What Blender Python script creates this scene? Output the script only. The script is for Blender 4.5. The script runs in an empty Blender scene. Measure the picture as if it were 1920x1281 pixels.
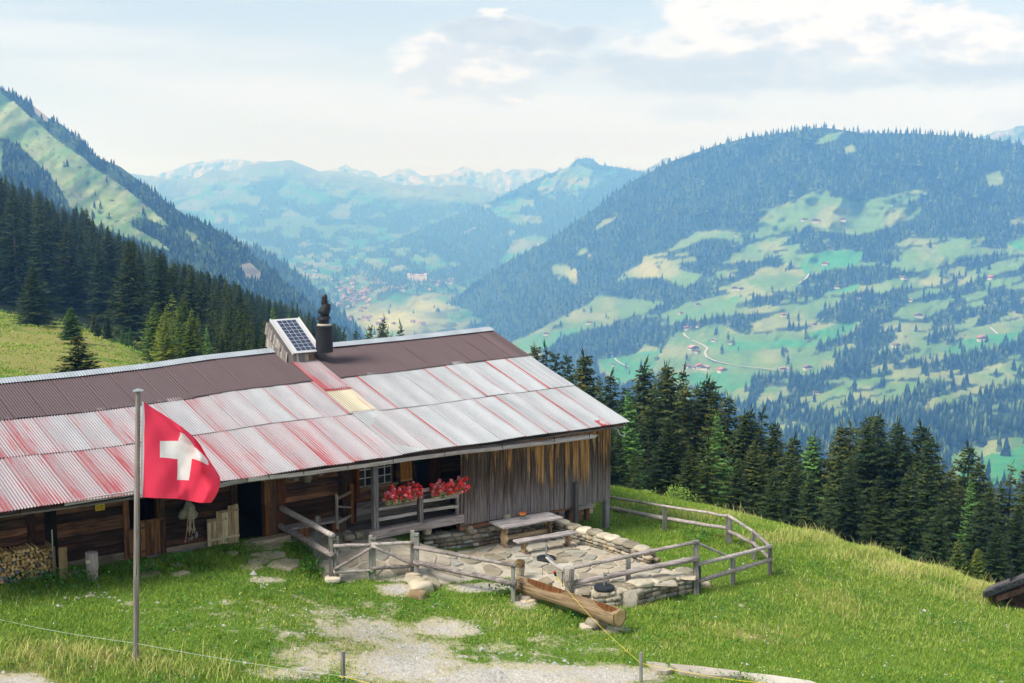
import bpy, math, random
import numpy as np
from mathutils import Vector
random.seed(7); RNG = np.random.default_rng(7)
R = math.radians
sc = bpy.context.scene
COL = sc.collection

# ---------------------------------------------------------------- camera
F = 2370.0; TH = math.atan(290 / F); H = 10.7          # pixel focal length at 1920 px, pitch, eye height above the terrace
cam_d = bpy.data.cameras.new('camera'); cam = bpy.data.objects.new('camera', cam_d); COL.objects.link(cam)
cam.location = (0, 0, H); cam.rotation_euler = (math.pi / 2 - TH, 0, 0)
cam_d.sensor_width = 36; cam_d.lens = F * 36 / 1920; cam_d.clip_start = .5; cam_d.clip_end = 60000
sc.camera = cam
sc.render.resolution_x = 1024; sc.render.resolution_y = 683
# ---------------------------------------------------------------- render / exposure
sc.view_settings.view_transform = 'Standard'; sc.view_settings.look = 'None'
sc.view_settings.exposure = 1.22; sc.view_settings.gamma = 1.0; sc.view_settings.use_curve_mapping = False
cy = sc.cycles
cy.use_denoising = True; cy.use_adaptive_sampling = True; cy.adaptive_threshold = .02
cy.max_bounces = 6; cy.diffuse_bounces = 2; cy.glossy_bounces = 2; cy.transmission_bounces = 2; cy.volume_bounces = 2; cy.transparent_max_bounces = 6
cy.sample_clamp_indirect = 4
# ---------------------------------------------------------------- node helper
class NT:
    def __init__(s, tree): s.t = tree; s.n = tree.nodes; s.l = tree.links; s.n.clear()
    def new(s, typ, **kw):
        nd = s.n.new(typ)
        for k, v in kw.items(): setattr(nd, k, v)
        return nd
    def put(s, sock, v):
        if isinstance(v, bpy.types.NodeSocket): s.l.new(v, sock)
        elif v is not None:
            if isinstance(v, (tuple, list)) and len(v) == 3 and sock.type == 'RGBA': v = (*v, 1)
            sock.default_value = v
    def math(s, op, a, b=None, c=None, clamp=False):
        nd = s.new('ShaderNodeMath', operation=op, use_clamp=clamp)
        for i, x in enumerate((a, b, c)):
            if x is not None: s.put(nd.inputs[i], x)
        return nd.outputs[0]
    def vmath(s, op, a, b=None):
        nd = s.new('ShaderNodeVectorMath', operation=op)
        s.put(nd.inputs[0], a)
        if b is not None: s.put(nd.inputs[1], b)
        return nd.outputs[0]
    def noise(s, vec, scale=5, detail=3, rough=.55, dist=0, out=0):
        nd = s.new('ShaderNodeTexNoise'); s.put(nd.inputs['Vector'], vec); nd.inputs['Scale'].default_value = scale
        nd.inputs['Detail'].default_value = detail; nd.inputs['Roughness'].default_value = rough; nd.inputs['Distortion'].default_value = dist
        return nd.outputs[out]
    def voro(s, vec, scale=5, feature='F1', out=0):
        nd = s.new('ShaderNodeTexVoronoi', feature=feature); s.put(nd.inputs['Vector'], vec); nd.inputs['Scale'].default_value = scale
        return nd.outputs[out]
    def map(s, vec, scale=(1, 1, 1), loc=(0, 0, 0)):
        nd = s.new('ShaderNodeMapping'); s.put(nd.inputs[0], vec); nd.inputs['Scale'].default_value = scale; s.put(nd.inputs['Location'], loc)
        return nd.outputs[0]
    def ramp(s, fac, stops, interp='LINEAR'):
        nd = s.new('ShaderNodeValToRGB'); s.put(nd.inputs[0], fac); e = nd.color_ramp.elements; nd.color_ramp.interpolation = interp
        while len(e) < len(stops): e.new(.5)
        for i, (p, c) in enumerate(stops):
            e[i].position = p; e[i].color = (*c, 1) if isinstance(c, tuple) else (c, c, c, 1)
        return nd.outputs[0]
    def mix(s, fac, a, b, mode='MIX'):
        nd = s.new('ShaderNodeMix', data_type='RGBA', blend_type=mode); s.put(nd.inputs[0], fac); s.put(nd.inputs[6], a); s.put(nd.inputs[7], b)
        return nd.outputs[2]
    def range(s, v, a, b, c=0., d=1.):
        nd = s.new('ShaderNodeMapRange', interpolation_type='SMOOTHSTEP'); s.put(nd.inputs[0], v)
        for i, x in enumerate((a, b, c, d)): nd.inputs[i + 1].default_value = x
        return nd.outputs[0]
    def sep(s, v): return s.new_out('ShaderNodeSeparateXYZ', v)
    def new_out(s, typ, v):
        nd = s.new(typ); s.put(nd.inputs[0], v); return nd.outputs
    def comb(s, x, y, z):
        nd = s.new('ShaderNodeCombineXYZ'); s.put(nd.inputs[0], x); s.put(nd.inputs[1], y); s.put(nd.inputs[2], z); return nd.outputs[0]
    def attr(s, name, out='Fac'): return s.new('ShaderNodeAttribute', attribute_name=name).outputs[out]
    def obj(s): return s.new('ShaderNodeTexCoord').outputs['Object']
    def uv(s): return s.new('ShaderNodeTexCoord').outputs['UV']
    def pos(s): return s.new('ShaderNodeNewGeometry').outputs['Position']
    def info(s, out): return s.new('ShaderNodeObjectInfo').outputs[out]
    def bump(s, h, strength=.3, dist=.02):
        nd = s.new('ShaderNodeBump'); s.put(nd.inputs['Height'], h); nd.inputs['Strength'].default_value = strength; nd.inputs['Distance'].default_value = dist
        return nd.outputs[0]
    def out(s, color, rough=.8, normal=None, metal=0., spec=.3, extra=None):
        p = s.new('ShaderNodeBsdfPrincipled'); o = s.new('ShaderNodeOutputMaterial')
        s.put(p.inputs['Base Color'], color); s.put(p.inputs['Roughness'], rough); s.put(p.inputs['Metallic'], metal)
        p.inputs['Specular IOR Level'].default_value = spec
        if normal is not None: s.put(p.inputs['Normal'], normal)
        for k, v in (extra or {}).items(): s.put(p.inputs[k], v)
        s.l.new(p.outputs[0], o.inputs[0]); return p
def material(name):
    m = bpy.data.materials.new(name); m.use_nodes = True; return m, NT(m.node_tree)

# ---------------------------------------------------------------- sky and sun
SUN_EL, SUN_AZ = R(48), R(-125)      # azimuth clockwise from +Y (north); sun behind and to the left of the camera
w = bpy.data.worlds.new('World'); sc.world = w; w.use_nodes = True
n = NT(w.node_tree)
sky = n.new('ShaderNodeTexSky', sky_type='NISHITA'); sky.sun_disc = False; sky.sun_elevation = SUN_EL; sky.sun_rotation = SUN_AZ
sky.altitude = 1600; sky.air_density = 1.0; sky.dust_density = 2.0; sky.ozone_density = 1.0
d = n.sep(n.new('ShaderNodeTexCoord').outputs['Generated'])
el = n.math('MULTIPLY', n.math('ARCSINE', d[2]), 57.2958); az = n.math('MULTIPLY', n.math('ARCTAN2', d[0], d[1]), 57.2958)
SX = 1.0
# cloud bank: soft masses in the sky to the north-east, broken up by noise; smaller noise clouds all round
wn = n.new('ShaderNodeTexNoise'); n.put(wn.inputs['Vector'], n.comb(n.math('MULTIPLY', az, .30), n.math('MULTIPLY', el, .62), 4.)); wn.inputs['Scale'].default_value = 1.; wn.inputs['Detail'].default_value = 8; wn.inputs['Roughness'].default_value = .66
wc = n.sep(wn.outputs['Color'])
azw = n.math('ADD', az, n.math('MULTIPLY', n.math('SUBTRACT', wc[0], .5), 7.)); elw = n.math('ADD', el, n.math('MULTIPLY', n.math('SUBTRACT', wc[1], .5), 2.6))
def mass(a0, e0, ra, re, k=1., soft=.72):
    q = n.math('ADD', n.math('POWER', n.math('ABSOLUTE', n.math('DIVIDE', n.math('SUBTRACT', azw, a0), ra)), 2.), n.math('POWER', n.math('ABSOLUTE', n.math('DIVIDE', n.math('SUBTRACT', elw, e0), re)), 2.))
    return n.range(q, soft, 1.15, k, 0.)
def most(L):
    r = L[0]
    for x in L[1:]: r = n.math('MAXIMUM', r, x)
    return r
loose = n.range(n.noise(n.comb(n.math('MULTIPLY', az, .10), n.math('MULTIPLY', el, .26), 7.7), 1., 8, .6), .56, .72, 0., .8)
loose = n.math('MULTIPLY', loose, n.range(n.math('ABSOLUTE', n.math('SUBTRACT', az, 4.)), 18, 34))
white = most([mass(11.5, 7.4, 5.5, 1.9), mass(16., 6.5, 6., 1.15), mass(21.5, 5.5, 4.5, 1.3, .9), mass(-1.8, 5.3, 4., 1.5, .9), mass(9., 5.9, 4.5, 1.3, .8), mass(-.4, 7.3, 1.1, .7), mass(22.5, 2.4, 2.5, .9, .6), mass(30., 7., 6., 2.), loose])
grey = most([mass(.6, 6.6, 4.6, .75, .95, .3), mass(3.6, 5.5, 4., .6, .8, .2), mass(9., 4.9, 8., 1.05, .85, .1), mass(17., 4.6, 9., .8, .75, .1), mass(8., 3.3, 2.5, .7, .45, .1), mass(27., 4.6, 5., .8, .7, .1)])
den = n.math('MAXIMUM', white, grey)
puff = n.math('SUBTRACT', n.noise(n.comb(n.math('MULTIPLY', az, .5), n.math('MULTIPLY', el, 1.1), 1.), 1., 7, .62), n.math('MULTIPLY', n.math('SUBTRACT', elw, 5.8), .045))
ccol = n.mix(n.range(puff, .42, .60, 0., 1.), (9.2, 9.0, 8.65), (6.7, 7.1, 7.6))
ccol = n.mix(n.math('MULTIPLY', grey, n.range(puff, .3, .6, .75, 1.)), ccol, (5.1, 5.8, 6.6))
skyc = n.mix(.52, n.mix(1, sky.outputs[0], (1.28, 1.2, 1.16), 'MULTIPLY'), (7.2, 8.2, 8.7))
haze_lo = n.range(el, 0, 9, .8, 0.)
skyc = n.mix(haze_lo, skyc, (8.0, 8.1, 8.1))
# thin streaked high layer everywhere
streak = n.range(n.noise(n.comb(n.math('MULTIPLY', az, .035), n.math('MULTIPLY', el, .35), .7), 1.2, 5, .6), .42, .72)
skyc = n.mix(n.math('MULTIPLY', streak, .6), skyc, (8.7, 8.8, 8.8))
fin = n.mix(n.math('MULTIPLY', n.math('MULTIPLY', den, .9), n.range(el, .2, 2.5)), skyc, ccol)
bg = n.new('ShaderNodeBackground'); n.put(bg.inputs[0], fin); bg.inputs[1].default_value = .050
wo = n.new('ShaderNodeOutputWorld'); n.l.new(bg.outputs[0], wo.inputs[0])
w.cycles.sampling_method = 'MANUAL'; w.cycles.sample_map_resolution = 512
sd = bpy.data.lights.new('sun', 'SUN'); so = bpy.data.objects.new('sun', sd); COL.objects.link(so)
sd.energy = 2.1; sd.angle = R(20); sd.color = (1, .95, .87)
sv = Vector((math.sin(SUN_AZ) * math.cos(SUN_EL), math.cos(SUN_AZ) * math.cos(SUN_EL), math.sin(SUN_EL)))
so.rotation_euler = sv.to_track_quat('Z', 'Y').to_euler(); so.location = (0, 0, 60)

# ---------------------------------------------------------------- camera-ray helpers: turn a point of the photograph into a place in the world
_c, _s = math.cos(TH), math.sin(TH); EYE = np.array([0, 0, H])
def ray(u, v):
    a = (np.asarray(u, float) - 960) / F; b = -(np.asarray(v, float) - 640.5) / F
    a, b = np.broadcast_arrays(a, b)
    return np.stack([a, _c + b * _s, -_s + b * _c], -1)
def at_y(u, v, Y):
    r = ray(u, v); return EYE + r * (np.asarray(Y, float) / r[..., 1])[..., None]
def at_z(u, v, z):
    r = ray(u, v); return EYE + r * ((z - H) / r[2])
D1 = np.array([3190, 2387.]); D1 /= np.linalg.norm(D1); D2 = np.array([-D1[1], D1[0]]); ANG = math.atan2(D1[1], D1[0])
def ST(p): return float(p[0] * D1[0] + p[1] * D1[1]), float(p[0] * D2[0] + p[1] * D2[1]), float(p[2])
def W(s, t, z=0): return np.array([s * D1[0] + t * D2[0], s * D1[1] + t * D2[1], z])
def sz(u, v, t):            # barn plane at depth t: pixel -> (s, z)
    r = ray(u, v); k = t / (r[0] * D2[0] + r[1] * D2[1]); q = ST(EYE + r * k); return q[0], q[2]
# ---------------------------------------------------------------- noise and spline
def _hash(ix, iy, seed):
    h = (ix.astype(np.int64) * 374761393 + iy.astype(np.int64) * 668265263 + seed * 69069) & 0x7fffffff
    h = ((h ^ (h >> 13)) * 1274126177) & 0x7fffffff
    return ((h ^ (h >> 16)) & 0xffff) / 65535.0
def vnoise(x, y, seed=0):
    x = np.asarray(x, float); y = np.asarray(y, float)
    x0 = np.floor(x); y0 = np.floor(y); fx = x - x0; fy = y - y0
    fx = fx * fx * (3 - 2 * fx); fy = fy * fy * (3 - 2 * fy)
    a = _hash(x0, y0, seed); b = _hash(x0 + 1, y0, seed); c = _hash(x0, y0 + 1, seed); d_ = _hash(x0 + 1, y0 + 1, seed)
    return (a * (1 - fx) + b * fx) * (1 - fy) + (c * (1 - fx) + d_ * fx) * fy
def fbm(x, y, seed=0, o=4):
    s_, a, t = 0., .5, 0.
    for i in range(o):
        s_ = s_ + a * vnoise(np.asarray(x) * 2 ** i, np.asarray(y) * 2 ** i, seed + i * 17); t += a; a *= .5
    return s_ / t
class TPS:
    def __init__(self, P, V, lam=1e-3):
        P = np.array(P, float); V = np.array(V, float); self.P = P; m = len(P)
        K = self.k(P, P) + lam * np.eye(m); Q = np.hstack([np.ones((m, 1)), P])
        A = np.block([[K, Q], [Q.T, np.zeros((3, 3))]])
        b = np.concatenate([V, np.zeros((3,) + V.shape[1:])]); self.w = np.linalg.solve(A, b)
    @staticmethod
    def k(a, b):
        d2_ = ((a[:, None, :] - b[None]) ** 2).sum(-1); return .5 * d2_ * np.log(d2_ + 1e-12)
    def __call__(self, X):
        X = np.asarray(X, float); sh = X.shape[:-1]; X = X.reshape(-1, 2); out = []
        for i in range(0, len(X), 20000):
            x = X[i:i + 20000]; out.append(self.k(x, self.P) @ self.w[:-3] + np.hstack([np.ones((len(x), 1)), x]) @ self.w[-3:])
        return np.concatenate(out).reshape(sh + self.w.shape[1:])
def inpoly(x, y, poly):
    x = np.asarray(x, float); y = np.asarray(y, float); r = np.zeros(x.shape, bool); p = poly
    for i in range(len(p)):
        x1, y1 = p[i]; x2, y2 = p[i - 1]
        c = ((y1 > y) != (y2 > y)) & (x < (x2 - x1) * (y - y1) / ((y2 - y1) or 1e-9) + x1); r ^= c
    return r
def interp(pts, x): p = np.array(pts, float); return np.interp(x, p[:, 0], p[:, 1])
# ---------------------------------------------------------------- object helpers
def tag(o, label=None, cat=None, group=None, kind=None):
    if label: o['label'] = label
    if cat: o['category'] = cat
    if group: o['group'] = group
    if kind: o['kind'] = kind
    return o
def mesh(name, V, Fc, mat, smooth=False, uv=None, attrs=None):
    me = bpy.data.meshes.new(name); V = np.asarray(V, np.float32).reshape(-1, 3)
    if isinstance(Fc, np.ndarray):
        k = Fc.shape[1]; nf = len(Fc); me.vertices.add(len(V)); me.vertices.foreach_set('co', V.ravel())
        me.loops.add(nf * k); me.loops.foreach_set('vertex_index', Fc.astype(np.int32).ravel())
        me.polygons.add(nf); me.polygons.foreach_set('loop_start', np.arange(0, nf * k, k, dtype=np.int32))
        me.update(calc_edges=True)
    else: me.from_pydata([tuple(map(float, v)) for v in V], [], [tuple(f) for f in Fc])
    if smooth: me.polygons.foreach_set('use_smooth', np.ones(len(me.polygons), bool))
    if uv is not None:
        l = me.uv_layers.new(name='UVMap'); li = np.zeros(len(me.loops), np.int32); me.loops.foreach_get('vertex_index', li)
        l.data.foreach_set('uv', np.asarray(uv, np.float32)[li].ravel())
    for k, a in (attrs or {}).items():
        a = np.asarray(a, np.float32)
        if a.ndim == 1: t = me.attributes.new(k, 'FLOAT', 'POINT'); t.data.foreach_set('value', a)
        else:
            t = me.attributes.new(k, 'FLOAT_COLOR', 'POINT'); t.data.foreach_set('color', np.hstack([a, np.ones((len(a), 1), np.float32)]).ravel())
    if mat: me.materials.append(mat)
    return me
def obj(name, me, parent=None, loc=None, rot=None, color=None):
    o = bpy.data.objects.new(name, me); COL.objects.link(o)
    if parent: o.parent = parent
    if loc is not None: o.location = tuple(map(float, loc))
    if rot is not None: o.rotation_euler = rot
    if color is not None: o.color = (*color, 1) if len(color) == 3 else color
    return o
def thing(name, label, cat, loc=(0, 0, 0), rot=0, group=None):
    o = obj(name, None, None, loc, (0, 0, rot)); return tag(o, label, cat, group)
def copy_tree(o, parent=None):
    c = o.copy(); COL.objects.link(c); c.parent = parent
    for ch in o.children: copy_tree(ch, c)
    return c
class MB:                              # mesh builder: collects shapes, links them as one mesh object
    def __init__(s): s.V = []; s.F = []
    def add(s, V, Fc):
        b = len(s.V); s.V += [tuple(map(float, v)) for v in V]; s.F += [tuple(i + b for i in f) for f in Fc]; return s
    def box(s, x0, x1, y0, y1, z0, z1, j=0.):
        q = lambda: random.uniform(-j, j)
        V = [(x + q(), y + q(), z + q()) for z in (z0, z1) for y in (y0, y1) for x in (x0, x1)]
        return s.add(V, [(0, 2, 3, 1), (4, 5, 7, 6), (0, 1, 5, 4), (2, 6, 7, 3), (0, 4, 6, 2), (1, 3, 7, 5)])
    def beam(s, a, b, wd, ht, up=(0, 0, 1), j=0., seg=1, taper=1.):
        a = Vector(a); b = Vector(b); d_ = (b - a).normalized(); r = d_.cross(Vector(up))
        if r.length < 1e-4: r = d_.cross(Vector((1, 0, 0)))
        r.normalize(); u_ = r.cross(d_); V = []; Fc = []
        for i in range(seg + 1):
            t = i / seg; k = 1 + (taper - 1) * t; c = a.lerp(b, t) + r * random.uniform(-j, j) + u_ * random.uniform(-j, j)
            V += [c + r * (x * wd / 2 * k) + u_ * (y * ht / 2 * k) for x, y in ((-1, -1), (1, -1), (1, 1), (-1, 1))]
            if i: Fc += [(4 * i - 4 + q, 4 * i - 4 + (q + 1) % 4, 4 * i + (q + 1) % 4, 4 * i + q) for q in range(4)]
        Fc += [(3, 2, 1, 0), tuple(4 * seg + q for q in range(4))]
        return s.add(V, Fc)
    def tube(s, pts, r, nseg=8, wob=0., cap=True):
        pts = [Vector(p) for p in pts]; V = []; Fc = []; m = len(pts)
        for i, p in enumerate(pts):
            d_ = (pts[min(i + 1, m - 1)] - pts[max(i - 1, 0)]).normalized(); x = d_.cross(Vector((0, 0, 1)))
            if x.length < 1e-3: x = Vector((1, 0, 0))
            x.normalize(); y = d_.cross(x); rr = r[i] if hasattr(r, '__len__') else r
            for k in range(nseg):
                a = 2 * math.pi * k / nseg; q = rr * (1 + random.uniform(-wob, wob)); V.append(p + x * math.cos(a) * q + y * math.sin(a) * q)
            if i: Fc += [((i - 1) * nseg + k, (i - 1) * nseg + (k + 1) % nseg, i * nseg + (k + 1) % nseg, i * nseg + k) for k in range(nseg)]
        if cap: Fc += [tuple(range(nseg))[::-1], tuple((m - 1) * nseg + k for k in range(nseg))]
        return s.add(V, Fc)
    def lathe(s, prof, nseg=14, c=(0, 0, 0)):
        V = []; Fc = []
        for i, (r, z) in enumerate(prof):
            for k in range(nseg):
                a = 2 * math.pi * k / nseg; V.append((c[0] + r * math.cos(a), c[1] + r * math.sin(a), c[2] + z))
            if i: Fc += [((i - 1) * nseg + k, (i - 1) * nseg + (k + 1) % nseg, i * nseg + (k + 1) % nseg, i * nseg + k) for k in range(nseg)]
        Fc += [tuple(range(nseg))[::-1], tuple((len(prof) - 1) * nseg + k for k in range(nseg))]
        return s.add(V, Fc)
    def mesh(s, name, mat, smooth=False): return mesh(name, s.V, s.F, mat, smooth)
    def obj(s, name, mat, parent=None, smooth=False, color=None, loc=None, rot=None):
        return obj(name, s.mesh(name, mat, smooth), parent, loc, rot, color)
def log(a, b, r, j=.006, seg=7, ns=8, taper=1.):         # a round pole between two points
    a = np.array(a, float); b = np.array(b, float); L = np.linalg.norm(b - a)
    pts = [a + (b - a) * i / seg + RNG.normal(0, j, 3) * (0 < i < seg) for i in range(seg + 1)]
    return MB().tube(pts, [r * (1 + (taper - 1) * i / seg) * random.uniform(.93, 1.07) for i in range(seg + 1)], ns, .05)
_stones = {}
def stone_mesh(mat, seed, k=3, rough=.12):              # a rounded, uneven unit block (-.5..+.5)
    key = (mat.name, seed, k)
    if key in _stones: return _stones[key]
    rg = np.random.default_rng(seed + 100); V = {}; Fc = []; g = k
    def vid(p):
        if p not in V: V[p] = len(V)
        return V[p]
    for ax in range(3):
        for sg in (0, g):
            for i in range(g):
                for j in range(g):
                    q = []
                    for di, dj in ((0, 0), (1, 0), (1, 1), (0, 1)):
                        p = [0, 0, 0]; p[ax] = sg; p[(ax + 1) % 3] = i + di; p[(ax + 2) % 3] = j + dj; q.append(vid(tuple(p)))
                    Fc.append(tuple(q) if sg else tuple(q[::-1]))
    P = np.array(list(V.keys()), float) / g * 2 - 1
    L = np.linalg.norm(P, axis=1, keepdims=True); P = P / np.maximum(L / 1.42, 1) * .5
    P += rg.normal(0, rough * .5 / g * 1.2, P.shape)
    P[:, 0] += P[:, 1] * rg.uniform(-.15, .15); P = np.clip(P, -.5, .5)
    _stones[key] = mesh('stone', P, Fc, mat, True); return _stones[key]
# ================================================================ MATERIALS
def wood(name, dark, mid, light, axis='x', grain=9., bumpy=.5, rough=.85, streak=0.):
    m, n = material(name); rnd = n.info('Random')
    v = n.vmath('ADD', n.obj(), n.comb(n.math('MULTIPLY', rnd, 37.), n.math('MULTIPLY', rnd, 91.), n.math('MULTIPLY', rnd, 53.)))
    sc_ = {'x': (.55, grain, grain), 'z': (grain, grain, .55), 'y': (grain, .55, grain)}[axis]
    g = n.noise(n.map(v, sc_), 2.2, 6, .62, .6); big_ = n.noise(v, 1.3, 3)
    f = n.math('ADD', n.math('MULTIPLY', g, .75), n.math('ADD', n.math('MULTIPLY', big_, .3), n.math('MULTIPLY', n.math('SUBTRACT', rnd, .5), .22)))
    c = n.ramp(f, [(.34, dark), (.52, mid), (.70, light)])
    crack = n.range(n.noise(n.map(v, tuple(x * 2.2 if x > 1 else x * .8 for x in sc_)), 3., 3, .5), .30, .37)
    c = n.mix(crack, tuple(x * .3 for x in dark), c)
    knot = n.range(n.voro(n.map(v, tuple(x * .22 if x > 1 else 1.7 for x in sc_)), 1.6), .03, .09)
    c = n.mix(knot, tuple(x * .45 for x in mid), c)
    c = n.mix(1., c, n.info('Color'), 'MULTIPLY')
    n.out(c, rough, n.bump(n.math('ADD', g, n.math('MULTIPLY', crack, .5)), bumpy, .012), spec=.15); return m
M = {}
M['grey_wood'] = wood('weathered_grey_wood', (.13, .118, .115), (.33, .30, .29), (.52, .48, .46))
M['grey_wood_y'] = wood('weathered_grey_wood_across', (.13, .118, .115), (.33, .30, .29), (.52, .48, .46), 'y')
M['grey_wood_z'] = wood('weathered_grey_wood_upright', (.11, .10, .095), (.27, .25, .235), (.43, .40, .375), 'z')
M['pale_wood'] = wood('pale_weathered_wood', (.22, .16, .10), (.48, .38, .26), (.66, .57, .43))
M['pale_wood_z'] = wood('pale_weathered_wood_upright', (.20, .13, .075), (.46, .35, .22), (.66, .56, .40), 'z')
M['dark_wood'] = wood('dark_sunburnt_wood', (.013, .009, .007), (.055, .030, .020), (.17, .085, .046), 'x', 7.)
M['dark_wood_z'] = wood('dark_sunburnt_wood_upright', (.013, .009, .007), (.055, .030, .020), (.16, .08, .044), 'z', 7.)
M['brown_wood_z'] = wood('brown_wood_upright', (.05, .022, .009), (.20, .088, .034), (.36, .18, .075), 'z')
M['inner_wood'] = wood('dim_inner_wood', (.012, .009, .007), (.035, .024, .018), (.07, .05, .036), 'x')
M['end_wood'] = wood('fresh_split_wood', (.28, .17, .08), (.58, .40, .20), (.78, .60, .36), 'y', 5., .3)
# boards of the barn's upright cladding: golden where sheltered under the eave, greyed by rain below
def board_material():
    m, n = material('barn_board_wood'); rnd = n.info('Random'); o = n.obj(); z = n.sep(o)[2]
    v = n.vmath('ADD', o, n.comb(n.math('MULTIPLY', rnd, 37.), n.math('MULTIPLY', rnd, 91.), 0.))
    g = n.noise(n.map(v, (16, 16, .6)), 1.6, 6, .65, .5); g2 = n.noise(n.map(v, (9, 9, .55)), 1.6, 5, .65)
    blk = n.ramp(g, [(.3, (.015, .011, .008)), (.5, (.068, .046, .031)), (.72, (.19, .135, .09))])
    gry = n.ramp(g, [(.3, (.07, .056, .052)), (.5, (.21, .175, .165)), (.72, (.36, .315, .305))])
    gld = n.ramp(g, [(.3, (.10, .042, .010)), (.52, (.36, .18, .055)), (.7, (.66, .46, .22))])
    hz = n.math('ADD', z, n.math('MULTIPLY', n.math('SUBTRACT', g2, .5), 2.6))
    c = n.mix(n.range(hz, .7, 2.1), gry, blk)
    tone = n.sep(n.info('Color'))[0]                     # how much of the board still shows golden wood
    ed = n.math('ADD', n.math('MULTIPLY', n.math('SUBTRACT', z, 2.1), .42), n.math('ADD', n.math('MULTIPLY', tone, 1.0), n.math('MULTIPLY', n.math('SUBTRACT', g2, .5), 1.9)))
    c = n.mix(n.math('MULTIPLY', n.range(ed, .46, .64), n.range(z, .9, 1.8)), c, gld)
    org = n.ramp(g, [(.3, (.13, .05, .012)), (.55, (.40, .17, .04)), (.75, (.6, .32, .1))])
    c = n.mix(n.range(n.math('ADD', z, n.math('MULTIPLY', n.math('SUBTRACT', g2, .5), .5)), 2.82, 3.02), c, org)
    kn = n.range(n.voro(n.map(v, (5, 5, 1.6)), 1.5), .03, .08); c = n.mix(kn, (.02, .013, .01), c)
    nail = n.range(n.voro(n.map(v, (9, 0, 3)), 1.2), .03, .05); c = n.mix(nail, (.45, .43, .42), c)
    n.out(c, .85, n.bump(g, .6, .012), spec=.15); return m
M['board'] = board_material()
def corrugated(name, base, worn=None, kind='plain'):
    m, n = material(name); u_ = n.uv(); s_ = n.sep(u_); rnd = n.info('Random')
    off = n.comb(n.math('MULTIPLY', rnd, 61.), n.math('MULTIPLY', rnd, 23.), 0.)
    big_ = n.noise(n.vmath('ADD', n.map(u_, (1.3, 1.1, 1)), off), 1.6, 3)
    stripe = n.noise(n.vmath('ADD', n.map(u_, (13, .8, 1)), off), 1.8, 3, .6)
    if kind == 'red':
        red = n.sep(n.info('Color'))                       # x how much paint is left, y seam strength
        edge = n.math('MULTIPLY', n.range(s_[0], .0, .55, 1., 0.), n.math('SUBTRACT', red[0], .12))
        low = n.range(s_[1], .0, .55, .25, 0.)
        f = n.math('ADD', n.math('ADD', n.math('MULTIPLY', edge, .75), n.math('MULTIPLY', n.math('SUBTRACT', stripe, .5), 1.5)),
                   n.math('ADD', n.math('MULTIPLY', n.math('SUBTRACT', big_, .5), 1.2), n.math('MULTIPLY', red[0], .8)))
        f = n.math('ADD', f, n.math('MULTIPLY', low, red[0]))
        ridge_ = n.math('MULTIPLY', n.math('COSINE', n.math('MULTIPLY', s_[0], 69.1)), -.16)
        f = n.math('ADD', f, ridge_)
        paint = n.math('MULTIPLY', n.range(f, .30, 1.15), n.range(red[0], .02, .25))
        seam = n.math('MULTIPLY', n.range(s_[0], .105, .13, 1., 0.), n.math('MULTIPLY', red[1], n.range(n.noise(n.vmath('ADD', n.map(u_, (2, 5, 1)), off), 1.5, 3), .25, .34)))
        fine = n.noise(n.vmath('ADD', n.map(u_, (9, 30, 1)), off), 2., 4, .7)
        zinc = n.ramp(n.math('ADD', n.math('MULTIPLY', big_, .5), n.math('MULTIPLY', fine, .5)), [(.3, (.26, .28, .30)), (.5, (.36, .38, .40)), (.7, (.44, .455, .475))])
        zinc = n.mix(1., zinc, n.comb(red[2], red[2], red[2]), 'MULTIPLY')
        redc = n.ramp(fine, [(.3, (.26, .025, .03)), (.6, (.38, .055, .065)), (.8, (.46, .12, .13))])
        pink = n.mix(n.math('MULTIPLY', n.math('ADD', paint, n.range(red[0], .05, .6, 0.02, .28)), .85, clamp=True), zinc, redc)
        pink = n.mix(n.range(n.math('COSINE', n.math('MULTIPLY', s_[0], 69.1)), -.2, -.95, 0., .38), pink, n.mix(1, pink, (.35, .33, .33), 'MULTIPLY'))  # groove shade painted into the colour: valleys darker than the ribs
        c = n.mix(seam, pink, (.36, .035, .04))
        spot = n.range(n.voro(n.vmath('ADD', n.map(u_, (6, 11, 1)), off), 1.5), .04, .085); c = n.mix(spot, (.16, .09, .07), c)
        n.out(c, .5, n.bump(fine, .12, .01), metal=.04, spec=.35)
    else:
        fine = n.noise(n.vmath('ADD', n.map(u_, (9, 30, 1)), off), 2., 4, .7)
        c = n.mix(n.math('ADD', n.math('MULTIPLY', big_, .6), n.math('MULTIPLY', stripe, .4)), base, worn)
        c = n.mix(n.range(n.math('COSINE', n.math('MULTIPLY', s_[0], 69.1)), -.1, -.9, 0., .6), c, n.mix(1, c, (.3, .28, .28), 'MULTIPLY'))  # valleys darkened in the colour, standing in for shade between the ribs
        spot = n.range(n.voro(n.vmath('ADD', n.map(u_, (7, 14, 1)), off), 1.5), .03, .05); c = n.mix(spot, (.62, .6, .6), c)
        n.out(c, .55, n.bump(fine, .1, .01), metal=0., spec=.35)
    return m
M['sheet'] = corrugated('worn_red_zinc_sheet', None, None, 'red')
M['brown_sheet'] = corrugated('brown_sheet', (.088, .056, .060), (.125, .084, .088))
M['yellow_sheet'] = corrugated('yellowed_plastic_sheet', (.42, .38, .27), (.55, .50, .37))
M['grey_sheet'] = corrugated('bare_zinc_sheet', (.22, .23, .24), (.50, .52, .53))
M['ridge_sheet'] = corrugated('ridge_zinc', (.30, .34, .38), (.44, .48, .52))
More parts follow.
